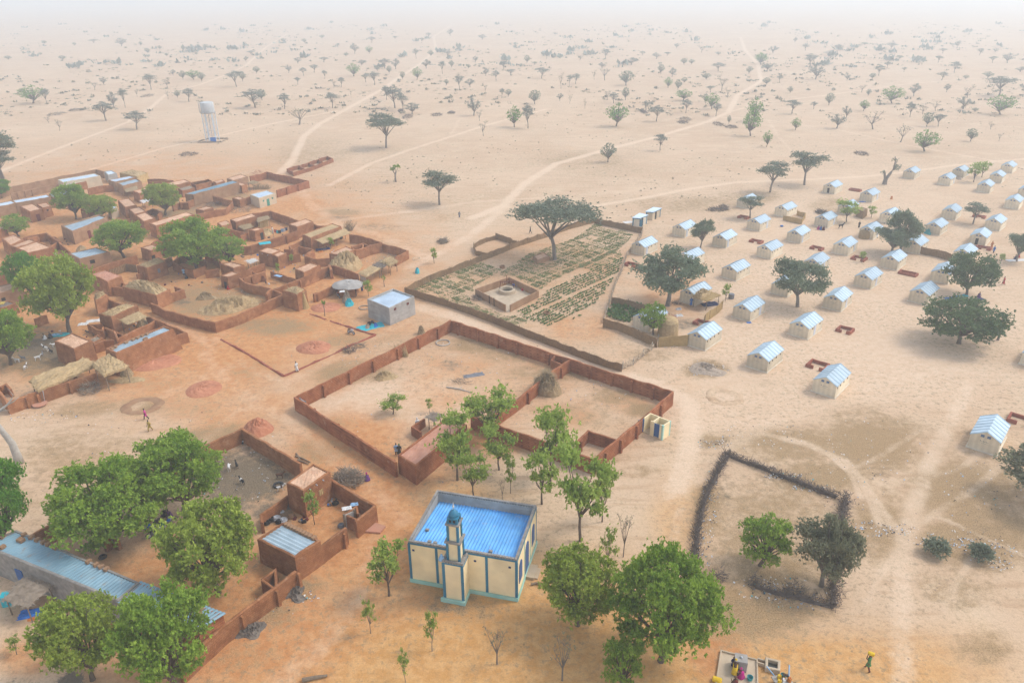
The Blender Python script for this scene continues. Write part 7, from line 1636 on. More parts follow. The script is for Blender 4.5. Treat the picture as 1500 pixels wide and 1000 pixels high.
T('stub',563,420,6,404,'stump-like sapling at the village tip beside the stall row')
T('sap',636,386,10,363,'lone sapling with round head between village and garden')
T('sapF',576,606,32,574,'fan-shaped green bush growing in the middle of the big compound',h=2.6)
T('sap',629,604,9,589,'tiny sapling behind the kitchen shelter of the big compound',h=2.2)
T('sap',408,403,6,390,'tiny green sapling in the yard below the two-level mud house',h=2.6)
T('sap',428,388,6,374,'tiny sapling between the two-level house and the flat-roofed house',h=2.4)
T('sap',485,364,10,353,'small green shrub under the long straw awning',h=2.6)
# camp
T('aca',643.8,300,50,253,'thin-crowned acacia on open sand between the village and the garden',rz=2)
T('acaB',812.4,380,118,296,'big grey-green umbrella acacia standing in the walled garden')
T('aca',1127.9,282,44,238,'grey umbrella acacia at the upper edge of the camp, left of a taller slanting one')
T('aca',1178,271,48,224,'tall slanting grey acacia at the upper edge of the camp',rz=2)
T('aca',1098.6,320,34,288,'small acacia in front of the farthest left tent',rz=3)
T('spr',1026,363,30,324,'slim grey tree between the second and third tents from the latrines',rz=1)
T('spr',978,448,96,374,'big dark grey-green tree above the leafy plot and hidden tent',rz=2)
T('spr',1168,449,72,386,'lone greyish acacia in the middle of the camp',rz=3)
T('sap',1062.3,441,12,416,'small round-headed sapling right of the straw awning tent')
T('neemS',957,490,38,443,'bright green bushy tree in front of the bluish-roofed tent')
T('spr',1319,370,44,309,'upper, lighter one of two merging grey acacias in the camp',rz=4)
T('spr',1306,372,54,334,'lower, darker one of two merging grey acacias in the camp',rz=5)
T('sapF',1239.8,325,28,293,'bright green sapling in front of a tent and its reed shed')
T('sap',1276,319,12,302,'thin small sapling right of the reed shed in the camp')
T('aca',1425.2,328,34,299,'low spreading acacia right of a tent in the upper right camp',rz=1)
T('sap',1426,267,20,238,'left one of the twin green saplings in the far camp'); T('sap',1438,260,16,237,'right one of the twin green saplings in the far camp')
T('sprD',1415.3,433,68,374,'dense round dark green tree with people resting beneath')
T('sprD',1404.3,503,108,440,'large spreading dark green tree alone in open sand, right side',rz=2)
T('stub',1461.5,498,20,472,'small thick-stemmed tree right of the large spreading one')
T('spr',1489,383,34,342,'grey acacia cut by the right edge, people sitting below')
T('sap',1262,384,9,367,'sapling growing inside a brick nook',h=2.4); T('sap',1466,386,8,371,'tiny staked sapling right of the round dark tree',h=2.2)
T('neemS',1113.3,828,76,752,'round bright green tree with forked trunk in the dry field',rz=2)
T('sprB',1203,858,92,760,'dull brownish open tree beside the round one in the dry field',rz=1)
T('sprB',1218,862,60,762,'greyer right-hand tree over the corner of the thorn hedge',rz=3)
T('sprB',1530,735,120,655,'thin-leaved thorny tree reaching in from the right edge beside the nearest tent',rz=3)
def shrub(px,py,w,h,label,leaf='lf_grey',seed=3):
    x,y=G(px,py); k=ppm(x,y); R_=w/2/k; me=crown_mesh('shrub',[(0,0,h*.45,R_,R_,h*.5)],int(260*max(.6,R_)),M[leaf],seed,.4,.06,5,-.4,.2); r=E('shrub',label,'shrub',(x,y,0))
    o=bpy.data.objects.new('foliage',me); COL.objects.link(o); o.parent=r
    b=MB(); rr=random.Random(seed)
    for _ in range(14): a=rr.uniform(0,6.28); b.tube([(0,0,0),(R_*.8*math.cos(a),R_*.8*math.sin(a),h*rr.uniform(.6,1))],[.03,.01],4,False)
    o2=b.build('stems',M['barkg'],r); return r
shrub(1370,812,34,1.7,'left one of two round grey shrubs at the lower right'); shrub(1433.7,818,30,1.7,'right one of two round grey shrubs at the lower right',seed=4)
# dead tree at the left
x,y=G(28,678); r=ROOT('dead_tree','bare grey dead tree with a thick curved trunk at the left edge','dead tree',x,y)
b=MB(); kk=1/ppm(x,y,3)
def dp(px,py):   # point of the leaning trunk in the vertical plane facing the camera
    z=max(0,(678-py)*kk*1.05); xx,_=G(px,678); return (x+(px-28)*kk+.0*z+ (z*.13), y, z)
b.tube([dp(28,683),dp(27,665),dp(23,645),dp(15,630),dp(8,616),dp(3,608)],[.62,.50,.42,.34,.30,.22],10); b.build('trunk',M['woodgrey'],r,True)
b=MB(); b.tube([dp(8,616),dp(6,603),dp(15,592),dp(27,583),dp(35,574)],[.25,.20,.16,.12,.07],8); b.tube([dp(27,583),dp(37,578),dp(45,571)],[.10,.07,.03],6); b.tube([dp(33,576),dp(38,568),dp(34,561),dp(31,557)],[.08,.05,.02],5); b.tube([dp(15,592),dp(22,592),dp(29,592)],[.09,.05,.02],5); b.tube([dp(3,608),dp(-6,600),dp(-14,588)],[.2,.12,.06],6); b.tube([dp(12,628),dp(14,622)],[.1,.04],5); b.build('branches',M['woodgrey'],r,True)
# twisted bare trunk in the camp
x,y=G(1295.5,270); r=ROOT('dead_tree','twisted thick bare tree at the upper edge of the camp','dead tree',x,y); k=1/ppm(x,y,3)
def tp(dx,dz,dy=0): return (x+dx*k,y+dy,dz*k*1.08)
b=MB(); b.tube([tp(0,-1),tp(0,5),tp(1,10)],[.75,.62,.5],9); b.tube([tp(0,6),tp(-3,14),tp(-5,17)],[.42,.3,.2],7); b.tube([tp(1,8),tp(6,16),tp(9,22),tp(9,32),tp(7,38)],[.5,.38,.3,.18,.08],8); b.tube([tp(8,20),tp(13,23),tp(16,27)],[.22,.12,.05],6); b.tube([tp(9,26),tp(12,31)],[.15,.05],5); b.build('trunk',M['barkg'],r)
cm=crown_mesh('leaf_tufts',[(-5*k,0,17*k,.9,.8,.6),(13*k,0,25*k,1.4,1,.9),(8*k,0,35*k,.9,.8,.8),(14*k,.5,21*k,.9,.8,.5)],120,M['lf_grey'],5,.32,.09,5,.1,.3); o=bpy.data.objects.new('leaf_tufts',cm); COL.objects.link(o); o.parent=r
# left edge tall layered acacia
T('aca',3,262,58,192,'tall layered acacia at the left edge beyond the village',rz=2); T('aca',6,262,40,222,'lower layer tree beside the tall acacia at the left edge',rz=4)
# ---------------------------------------------------------------- trees of the plain, traced one by one
FT=[]
def F(ox,s,rows,oy=0):
    for bx,by,w,top,k in rows: FT.append((ox+bx/s,oy+by/s,w/s,oy+top/s,k))
F(0,3.703,[(182,562,125,465,'g'),(258,568,50,482,'a'),(575,655,105,552,'a'),(620,585,55,500,'a'),(680,585,45,480,'a'),(743,702,112,604,'a'),(515,490,50,437,'b'),(565,462,40,418,'a'),(265,667,42,625,'b'),(325,710,45,642,'b'),(340,326,35,302,'d'),(660,252,60,207,'a'),(800,290,28,262,'d'),(765,250,20,226,'d'),
 (820,487,65,402,'a'),(908,480,52,415,'b'),(1025,552,68,480,'a'),(965,532,32,490,'d'),(993,432,35,385,'d'),(1052,432,70,380,'g'),(1095,442,40,395,'d'),(1283,472,80,385,'a'),(1316,442,35,387,'d'),(1385,585,125,485,'a'),(1392,400,35,362,'d'),(745,527,27,480,'b'),(912,540,32,487,'b'),(45,325,35,303,'d'),(240,240,25,220,'d'),(405,248,20,232,'d'),
 (868,270,22,248,'d'),(905,306,20,288,'d'),(940,410,30,378,'a'),(1118,265,28,240,'d'),(1285,275,22,255,'d'),(1065,298,20,285,'d'),(1335,335,28,305,'a'),(1365,300,45,275,'a'),(220,300,18,285,'d'),(510,235,50,213,'a'),(590,340,30,318,'b')])
F(380,3.703,[(15,545,46,485,'d'),(138,592,66,507,'a'),(217,677,150,577,'b'),(397,587,76,505,'a'),(445,472,42,420,'a'),(405,477,36,430,'b'),(513,415,70,345,'g'),(555,355,50,325,'a'),(298,395,46,350,'a'),(160,397,35,352,'a'),(240,412,40,367,'a'),(208,460,32,420,'a'),(355,430,30,382,'a'),(578,447,42,400,'a'),(625,462,56,390,'a'),(497,530,16,480,'b'),(640,387,27,355,'d'),(705,400,27,358,'d'),
 (680,372,66,318,'a'),(740,377,42,318,'a'),(595,292,38,250,'g'),(518,292,46,236,'a'),(777,432,28,390,'d'),(855,434,50,365,'g'),(905,372,50,322,'a'),(735,587,105,472,'a'),(778,602,60,512,'a'),(690,542,55,466,'a'),(828,620,80,557,'a'),(688,803,182,630,'A'),(993,402,40,332,'a'),(1043,367,30,330,'d'),(1085,487,52,405,'a'),(1143,472,48,428,'a'),(1015,462,27,432,'d'),(1228,412,36,370,'a'),
 (1283,442,38,382,'a'),(1225,507,32,447,'b'),(1365,412,50,376,'a'),(1315,532,32,480,'a'),(1350,525,36,485,'d'),(1163,628,76,533,'a'),(1195,657,42,592,'b'),(1215,738,56,650,'b'),(1383,690,80,577,'g'),(1457,697,72,572,'a'),(740,987,50,893,'s'),(850,320,32,263,'a'),(917,207,30,178,'a'),(610,232,42,200,'a'),(930,306,35,275,'d'),(1325,377,46,332,'a'),(427,260,24,236,'a'),(470,305,30,288,'d'),
 (130,230,24,208,'d'),(245,235,28,210,'d'),(340,210,30,190,'d'),(735,215,26,196,'a'),(880,235,30,205,'a'),(1035,195,35,158,'a'),(1210,215,45,188,'a'),(1172,340,30,305,'a'),(1020,300,60,270,'a'),(1135,372,24,350,'d'),(350,338,50,310,'a'),(210,345,42,312,'a')])
F(740,3.703,[(160,565,62,490,'d'),(198,427,70,367,'a'),(303,482,34,387,'b'),(348,467,30,408,'a'),(382,457,50,400,'a'),(297,547,36,507,'a'),(350,562,28,511,'b'),(433,592,22,532,'b'),(540,437,72,350,'b'),(483,432,32,377,'b'),(655,464,82,386,'d'),(652,544,38,475,'d'),(553,542,42,487,'b'),(588,562,56,502,'a'),(603,687,116,563,'g'),(763,602,46,547,'a'),(820,660,74,574,'a'),(557,880,80,778,'D'),(840,817,68,728,'a'),
 (845,402,36,350,'d'),(905,417,42,368,'a'),(883,477,46,420,'g'),(937,490,36,433,'d'),(970,452,32,420,'d'),(965,547,82,485,'g'),(980,614,56,540,'a'),(1090,432,47,398,'d'),(1085,562,36,510,'d'),(1120,592,70,507,'g'),(1143,632,48,560,'a'),(1155,387,66,340,'a'),(1175,492,72,402,'b'),(1112,502,42,466,'a'),(1205,532,40,470,'b'),(1212,672,22,627,'d'),(1330,738,92,590,'g'),(1345,660,80,533,'g'),(1417,798,46,710,'g'),
 (1387,352,60,290,'g'),(1322,402,36,361,'d'),(1415,462,42,422,'d'),(970,352,36,316,'d'),(1010,350,32,322,'d'),(685,352,72,313,'a'),(820,320,46,286,'a'),(745,302,30,278,'a'),(545,320,50,268,'a'),(460,300,60,270,'b'),(118,345,30,300,'d'),(225,320,30,285,'a'),(405,330,45,295,'b'),(1420,390,40,347,'a'),(270,195,26,178,'a'),(785,195,18,178,'d'),(525,368,40,340,'a'),(160,350,26,335,'d'),(878,305,36,283,'a'),(1155,302,30,280,'a'),(1065,285,50,245,'b'),(930,262,30,235,'a')])
F(1100,3.703,[(240,706,50,640,'g'),(212,507,30,470,'d'),(222,617,76,543,'a'),(340,592,36,552,'a'),(422,572,48,507,'d'),(350,432,82,350,'a'),(465,697,82,620,'a'),(515,642,46,577,'a'),(610,602,52,543,'g'),(635,522,26,484,'d'),(600,502,50,455,'b'),(660,702,126,602,'b'),(763,562,106,468,'g'),(693,412,52,352,'a'),(738,372,36,335,'a'),(812,772,96,670,'b'),(862,637,52,563,'a'),(882,522,56,452,'a'),(932,622,62,560,'b'),(952,687,56,612,'d'),(1000,602,62,547,'b'),
 (1015,687,62,620,'a'),(940,822,122,706,'g'),(1102,397,56,335,'a'),(1035,437,52,390,'a'),(1190,767,56,698,'d'),(1150,592,72,525,'a'),(1350,622,130,515,'g'),(1345,522,132,415,'a'),(1285,424,52,390,'d'),(1215,607,32,586,'d'),(1300,702,42,660,'b'),(1345,767,32,716,'b'),(1390,342,62,290,'a'),(1310,342,42,306,'a'),(1460,392,52,362,'a'),(320,362,72,292,'a'),(50,345,56,286,'g'),(88,388,36,348,'a'),(155,445,36,410,'a'),(520,440,30,400,'a'),(657,430,32,397,'d'),(1060,500,36,455,'a'),
 (1172,530,60,460,'b'),(1015,340,40,303,'a'),(910,325,50,305,'a'),(805,320,36,300,'d'),(295,275,40,240,'a'),(470,285,45,240,'a'),(238,232,24,203,'a'),(760,270,60,232,'a'),(1040,290,40,262,'a'),(1120,260,26,222,'a'),(1240,300,36,262,'a'),(420,300,50,275,'a'),(120,290,50,250,'a'),(615,245,40,230,'d'),(1325,285,30,262,'a'),(830,392,28,365,'a'),(1165,430,30,408,'d')])
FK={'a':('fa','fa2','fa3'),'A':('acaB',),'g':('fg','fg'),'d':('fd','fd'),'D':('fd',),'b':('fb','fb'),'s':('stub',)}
ADJ={'a':'grey-green acacia','A':'large flat-topped acacia','g':'green leafy tree','d':'dark compact tree','D':'dark round-headed tree','b':'bare grey tree','s':'pollarded stump-like tree with green tufts'}
LM=[((312,200),'the water tower'),((455,245),'the far brick bins'),((565,210),'the large flat-topped acacia'),((640,280),'the thin-crowned acacia above the garden'),((1100,170),'the fork of the main track'),((558,132),'the bend of the long left track'),((1128,265),'the grey acacia at the camp edge'),((1297,250),'the twisted bare tree'),((1420,250),'the twin camp saplings'),
    ((892,230),'the dark round-headed tree'),((140,255),'the far village wall'),((903,165),'the bright green mid-plain tree'),((1470,150),'the broad green tree near the right edge'),((1360,205),'the wide green tree above the camp'),((1275,180),'the leaning bare tree above the camp'),((45,140),'the wide green tree at the left edge'),((435,165),'the sprawling bare tree by the left track'),((770,170),'the pair of trees in the middle plain')]
DIRS=['right of','upper right of','straight above','upper left of','left of','lower left of','straight below','lower right of']
zones={}; FT.sort(key=lambda t:-t[1])
for i,t in enumerate(FT):
    bx,by,w,top,k=t; far=by<112
    lm=min(LM,key=lambda l:math.hypot(l[0][0]-bx,(l[0][1]-by)*2)); dx,dy=bx-lm[0][0],(lm[0][1]-by)*2; d=int(round(math.atan2(dy,dx)/(PI/4)))%8; ds=math.hypot(dx,dy)
    key=(k,lm[1],DIRS[d]); zones.setdefault(key,[]).append((ds,i))
lab={}
ORD=['','second nearest ','third nearest ','fourth nearest ','fifth nearest ','sixth nearest ','seventh nearest ','eighth nearest ','ninth nearest ','tenth nearest ']
for key,l in zones.items():
    l.sort()
    for n_,(ds,i) in enumerate(l):
        sz=FT[i][2]; s_='' if len(l)>1 else ('broad ' if sz>20 else ('slim ' if sz<9 else ''))
        o_=(ORD[min(n_,9)] or 'nearest ') if len(l)>1 else ''
        lab[i]=(o_+s_+ADJ[key[0]]+' '+key[2]+' '+key[1])
for i,t in enumerate(FT):
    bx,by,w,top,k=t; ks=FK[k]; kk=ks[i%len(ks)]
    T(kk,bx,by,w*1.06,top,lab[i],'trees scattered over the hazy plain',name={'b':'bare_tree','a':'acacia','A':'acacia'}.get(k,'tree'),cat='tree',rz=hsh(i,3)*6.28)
print('traced far trees',len(FT),'all trees',sum(1 for o in bpy.data.objects if o.get('category')=='tree'))
# faint far scrub and trees beyond counting
g=np.random.default_rng(77); V=[];TT=[]
def scrub_obj(name,label,n,pyr,size,mat,seed):
    g=np.random.default_rng(seed); py=pyr[0]+(pyr[1]-pyr[0])*g.random(n*3)**1.1; px=g.random(n*3)*1640-70
    cl=np.sin(px*.013+py*.05)+np.sin(px*.031-py*.11+2)+g.normal(size=n*3)*.8; s=cl>.1; px,py=px[s][:n],py[s][:n]; n=len(px)
    d=FW[None]*F_+RT[None]*(px-750)[:,None]-UP[None]*(py-500)[:,None]; t=-H_/d[:,2]; x,y=d[:,0]*t,d[:,1]*t
    keep=np.ones(n,bool)
    keep&=track_dist(x,y)<.25
    for (cx,cy,rx,ry) in ((210,330,300,90),(760,360,170,60),(1300,360,230,120)): keep&=((px-cx)/rx)**2+((py-cy)/ry)**2>1
    x,y=x[keep],y[keep]; n=len(x); k=12; X=np.repeat(x,k)+g.normal(size=n*k)*size*.6; Y=np.repeat(y,k)+g.normal(size=n*k)*size*.6; ss=np.repeat(.5+g.random(n)**2*1.6,k)
    a=g.random(n*k)*2*PI; e=g.uniform(.4,1.4,n*k); l=size*ss*g.uniform(.5,1,n*k); dd=np.stack([np.cos(a)*np.cos(e),np.sin(a)*np.cos(e),np.sin(e)*.9],1)*l[:,None]; sd=np.stack([-np.sin(a),np.cos(a),0*a],1)*(l*.3)[:,None]
    c=np.stack([X,Y,0*X],1); VV=np.stack([c,c+dd*.5+sd,c+dd,c+dd*.5-sd],1).reshape(-1,3); me=np_mesh(name,VV,np.arange(n*k*4).reshape(-1,4),M[mat]); set_tint(me,np.repeat(g.random(n),k)); o=bpy.data.objects.new(name,me); COL.objects.link(o); tag(o,label,'scrub',kind='stuff')
scrub_obj('far_scrub','countless low bushes and small trees fading into the haze',2100,(40,170),1.0,'scrub',1)
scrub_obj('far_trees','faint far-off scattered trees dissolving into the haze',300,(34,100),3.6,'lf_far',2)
scrub_obj('dry_tufts','small dry tufts dotted over the nearer plain',2600,(110,330),.22,'scrub',3)
# ================================================================ people, animals, small things
P_=person
# water point
b=MB(); q=[G(1056.5,952),G(1109,965.5),G(1110,1012),G(1048,1006),]; b.prism(q,0,.10); tag(b.build('pump_slab',M['concrete'],loc=(*q[0],0)),'pale concrete slab of the water point at the bottom edge','slab')
P=[G(1048,1006,.25),G(1056.5,951.5,.25),G(1109,965,.25),G(1110,1012,.25)]; b=MB(); strip_wall(b,P,.26,.14,.0,1,batter=0); tag(b.build('pump_kerb',M['concrete'],loc=(*P[0],0)),'low kerb around the concrete slab of the water point','kerb')
a,c=G(1109,966,.3),G(1125,971,.3); b=MB(); dd=Vector((c[0]-a[0],c[1]-a[1],0)).normalized(); nn=Vector((-dd.y,dd.x,0))
for s_ in (-.22,.22): seg(b,(a[0]+nn.x*s_,a[1]+nn.y*s_),(c[0]+nn.x*s_,c[1]+nn.y*s_),.32,.12)
tag(b.build('channel',M['concrete'],loc=(*a,0)),'narrow concrete channel between pump slab and trough','channel')
q=[G(1123,963,.5),G(1141.5,967.5,.5),G(1141,980,.5),G(1123,976,.5)]; r=ROOT('trough','rectangular concrete water trough right of the pump','trough',*q[0]); b=MB(); strip_wall(b,q,.5,.22,0,2,closed=True,batter=0); b.build('rim',M['concrete'],r); b=MB(); b.prism(inset(q,.05),.02,.14); b.build('water',M['water'],r)
x,y=G(1086,975); x2,y2=G(1086,963,1.25); r=ROOT('pump_block','tall square concrete pump block with metal cap on the slab','pump',x2,y2); b=MB(); b.box(x2,y2,.1,1.05,.95,1.15,R(-14)); b.build('block',M['cement'],r); b=MB(); b.lathe(x2,y2,[(.12,1.26),(.12,1.36),(.05,1.44)],10); b.build('cap',M['silver'],r)
P_(1075,989,'yellow','woman in yellow robe standing bent at the pump block','bend',R(-20),head='yellow'); P_(1086.5,993,'magenta','woman in bright magenta crouching on the right of the pump block','sit',R(40),head='magenta')
P_(1077,1006,'maroon','person in dark brown robe at the bottom edge beside the pump','sit',R(10),head='brown'); P_(1073,976,'navy','small child in dark clothes behind the woman in yellow','stand',0,hgt=1.1)
b=MB(); x,y=G(1098,996); b.lathe(x,y,[(.2,.1),(.27,.45),(.24,.45),(.18,.15)],12); tag(b.build('bucket',M['tealc'],loc=(x,y,.1)),'dark teal bucket on the concrete slab','bucket')
def jerry(px,py,label,m='yellow',rz=0.0,lie=True,z=0.0,group=None,loc=None,sc=1.0):
    x,y=loc if loc else G(px,py,z); r=ROOT('jerrycan',label,'jerrycan',x,y,group,z); b=MB(); L_,W2,T2=(.46*sc,.30*sc,.24*sc)
    if lie: b.tube([(x-L_/2*math.cos(rz),y-L_/2*math.sin(rz),z+.14*sc),(x-L_/2.3*math.cos(rz),y-L_/2.3*math.sin(rz),z+.14*sc),(x+L_/2.3*math.cos(rz),y+L_/2.3*math.sin(rz),z+.14*sc),(x+L_/2*math.cos(rz),y+L_/2*math.sin(rz),z+.14*sc)],[.11*sc,.155*sc,.155*sc,.11*sc],10)
    else: b.box(x,y,z,.30*sc,.22*sc,.42*sc,rz,.88)
    b.build('can',M[m],r); b=MB(); b.lathe(x+(L_*.5*math.cos(rz) if lie else .06),y+(L_*.5*math.sin(rz) if lie else 0),[(.035,z+(.10 if lie else .40)*sc),(.035,z+(.17 if lie else .48)*sc)],8); b.build('cap',M['red'],r); return r
jerry(1050,998,'large yellow jerrycan lying left of the concrete slab',rz=R(-25),sc=1.7)
# walking woman with jerrycan
wx,wy=G(1270,981); P_(1270,981,'green','woman in green shirt and dark red skirt walking with a yellow can on her head','walk',R(28),cloth2='maroon',head=None,carry=True,long=False,hgt=1.7)
jerry(0,0,'yellow jerrycan balanced on the head of the walking woman',rz=R(-28),z=1.74,loc=(wx+.02,wy+.06),sc=1.15)
# donkey cart at the bottom
x,y=G(1146,1003); r=ROOT('water_cart','small water cart loaded with cans cut by the bottom edge','cart',x,y); b=MB(); b.box(x,y-.6,.55,1.5,2.2,.12,R(10)); b.build('platform',M['woodgrey'],r)
for s_ in (-.85,.85):
    b=MB(); b.tube([(x+s_-.06,y-.6,.42),(x+s_+.06,y-.6,.42)],.42,14); b.build('wheel',M['tyre'],r)
b=MB(); b.tube([(x-.6,y+.4,.6),(x-1.1,y+1.2,.9)],.06); b.tube([(x+.6,y+.4,.6),(x+.9,y+1.3,.9)],.06); b.build('shaft',M['lightblue'],r)
for i,(dx,dy,m_,l) in enumerate(((-.35,.1,'yellow','front left yellow can on the water cart'),(.15,.2,'yellow','front right yellow can on the water cart'),(-.1,-.3,'white','white can in the middle of the water cart'),(.4,-.2,'orange','orange can on the right of the water cart'),(-.5,-.4,'yellow','left yellow can on the water cart'))):
    jerry(0,0,l,m_,rz=i*.7,z=.68,loc=(x+dx,y+dy),lie=False)
P_(1144,997,'tealc','person in teal shirt pushing the water cart','bend',R(200),z=0)
# people in the village and camp
for a in [(214.5,614,'pink','person in pink shirt and dark trousers walking across the sandy square','walk',R(120),'black',None),(220.5,631,'mustard','person in long yellow clothes standing behind the one in pink','walk',R(160),'mustard',None),
 (435.5,544,'white','small figure in white walking on the unbuilt plot','walk',R(60),None,None),(673,319,'grey','lone person standing in open sand above the garden','stand',0,'navy',None),(777,342,'black','dark figure walking by the upper garden fence','walk',R(90),'black',None),
 (530.5,427,'navy','person in dark blue standing at the end of the stall row','stand',0,None,None),(612,628,'white','person in white leaning at the open kitchen of the big compound','stand',R(30),None,'white'),
 (581,666,'lightblue','person with pale shirt standing by the red-roofed room','stand',0,'black',None),(585.5,667,'black','person in black robe with lime top beside the one in pale shirt','stand',0,None,'green'),
 (539,704,'purple','person in purple crouching at the end of the brown brush pile','sit',R(40),None,'magenta'),(497,700,'navy','x','stand',0,None,None),
 (242,754,'black','person in dark clothes sitting under the deep green tree, white cap','sit',R(200),None,'white'),(250,756,'purple','person in purple sitting right beside the one with white cap','sit',R(150),None,None),(237,772,'green','person in green sitting nearest the motorcycle under the trees','sit',R(20),None,None),
 (67,497,'white','person in white sitting in the goat yard at the left','sit',R(90),None,None),(75,495,'black','person in black sitting beside the one in white, left goat yard','sit',R(60),None,None),
 (270,404,'lightblue','person in light blue standing at the curved mud pen','stand',0,'black',None),(274,408,'black','person in dark clothes bending beside the one in light blue','sit',R(90),None,None),
 (1012,448,'blue','person in blue standing in front of the straw awning tent','stand',0,None,None),(1433,435,'purple','person in lilac sitting on a mat under the round dark tree','sit',R(180),None,None),(1398,437,'white','person in white sitting among blue cloths under the round dark tree','sit',R(120),None,None),
 (1452,364,'orange','tall person in orange beside the tent with the gable opening','stand',0,None,'orange'),(1455,371,'blue','person in blue in front of the one in orange','stand',0,'navy',None),(1434.5,358,'maroon','person standing in the gable opening of a camp tent','stand',0,None,None),(1425,357,'navy','person leaning at the left of the gable opening','stand',0,'black',None),
 (1469.5,417,'red','small person in red walking in the right camp','walk',R(80),None,None),(1492,377,'red','person in red sitting under the acacia at the right edge','sit',R(100),None,None),(1488,380,'navy','person in dark clothes sitting beside the one in red, right edge','sit',R(60),None,None),
 (1258,334,'black','dark figure leaning at the straw screen of a tent','stand',0,None,None),(1198,336,'pink','left one of three people sitting at the tent with the open door','sit',R(200),None,None),(1202,336.5,'blue','middle one of three people sitting at the tent with the open door','sit',R(160),None,None),(1206,337,'maroon','right one of three people sitting at the tent with the open door','sit',R(170),None,None),
 (1427,262,'navy','small figure standing under the twin saplings','stand',0,None,None),(400,342,'white','person hanging clothes in the clothesline yard','stand',R(90),None,None),(334,424,'red','person in red at the low door of the small uneven hut','sit',R(-60),None,None),(567,414,'grey','x','stand',0,None,None)]:
    if a[3]!='x': P_(a[0],a[1],a[2],a[3],a[4],a[5],cloth2=a[6],head=a[7],long=a[6] is None)
# goats
for a in [(336,689,'white','large white goat in the near goat yard',R(200),None,1.15),(347.5,685,'black','black goat behind the large white one in the near goat yard',R(30),None,.95),(355.5,709,'black','black and white goat in the middle of the near goat yard',R(50),'white',1.0),(410.5,701,'goatbrown','brown goat standing left of the tall flat-roofed mud room',R(-80),None,1.1),(411,719,'white','white goat with brown patches by the wall of the tall mud room',R(-70),'goatbrown',1.0),
 (356,651,'black','left one of two small dark kids at the back wall of the goat yard',R(10),'white',.6),(363,646,'black','right one of two small dark kids at the back wall of the goat yard',R(60),None,.6),
 (26,531,'white','pale goat at the left of the left goat yard',R(90),None,1.0),(35,528,'grey','greyish goat lying behind the pale one in the left goat yard',R(80),None,1.0),(38,541,'white','white goat nearest the straw shelter in the left goat yard',R(0),'goatbrown',1.0),(56,528,'white','white goat in the centre of the left goat yard',R(-60),None,1.1),(68,514,'white','white goat with black rump in the left goat yard',R(70),'black',1.2),(76,518,'black','black goat lying right of the white one with black rump',R(60),None,1.0),(63,521,'grey','small grey goat in the left goat yard',R(30),None,.8),(80,508,'white','white goat at the corner of the flat-topped mud house',R(150),None,.9),
 (376,430,'white','white goat with black back in the straw-strewn yard',R(40),'black',1.0),(385,412,'white','white goat in the goat yard by the blue cloth wall',R(70),'black',1.0),(390,417,'goatbrown','dark brown goat lying in the goat yard by the blue cloth wall',R(20),None,1.1),(381,411,'black','black goat left of the white one by the blue cloth wall',R(140),None,1.0),
 (1231,335,'black','black donkey-like animal standing between two camp tents',R(-80),None,1.5),(145,307,'white','x',0,None,1),(274,306,'white','white goat in the litter-strewn upper yard',R(80),None,1.1)]:
    if a[3]!='x': goat(a[0],a[1],a[2],a[3],a[4],m2=a[5],s_=a[6])
# motorcycles
def moto(px,py,face,label,col='silver',s_=1.0):
    x,y=G(px,py); r=E('motorcycle',label,'motorcycle',(x,y,0),face); r.scale=(s_,)*3
    for yy in (-.62,.62):
        b=MB(); b.tube([(0.30*0+.0+.0,yy+.26*math.cos(t*PI/8),.30+.26*math.sin(t*PI/8)) for t in range(17)],.055,6,False); b.build('tyre',M['tyre'],r)
        b=MB(); b.tube([(-.03,yy,.30),(.03,yy,.30)],.20,12); b.build('rim',M['silver'],r)
    b=MB(); b.tube([(0,-.55,.32),(0,-.15,.45),(0,.25,.50),(0,.45,.85)],[.05,.09,.08,.04],8); b.box(0,.0,.28,.22,.42,.28); b.build('frame',M['grey'],r)
    b=MB(); b.tube([(0,.02,.78),(0,.18,.84),(0,.38,.80)],[.10,.16,.09],10); b.build('tank',M[col],r)
    b=MB(); b.box(0,-.30,.74,.24,.66,.12,0,.9); b.build('seat',M['black'],r)
    b=MB(); b.tube([(.07,.45,.85),(.07,.62,.32)],.03,6); b.tube([(-.07,.45,.85),(-.07,.62,.32)],.03,6); b.build('fork',M['silver'],r)
    b=MB(); b.tube([(-.34,.30,1.02),(-.1,.44,.98),(.1,.44,.98),(.34,.30,1.02)],.02,6); b.build('handlebar',M['silver'],r)
    b=MB(); b.tube([(0,.46,.88),(0,.56,.88)],[.09,.07],10); b.build('headlight',M['white'],r); return r
moto(514.5,489,R(-125),'silver motorcycle parked beside the brick footing of the unbuilt plot'); moto(496,435.5,R(30),'dark red motorcycle parked beside the kiosk','red'); moto(229,785,R(-60),'motorcycle parked in the shade of the large tree','black',1.1); moto(1378,414,R(60),'motorcycle standing at a tent gable beside the round dark tree','black'); moto(234,781,R(110),'second motorcycle behind the one in the shade','silver')
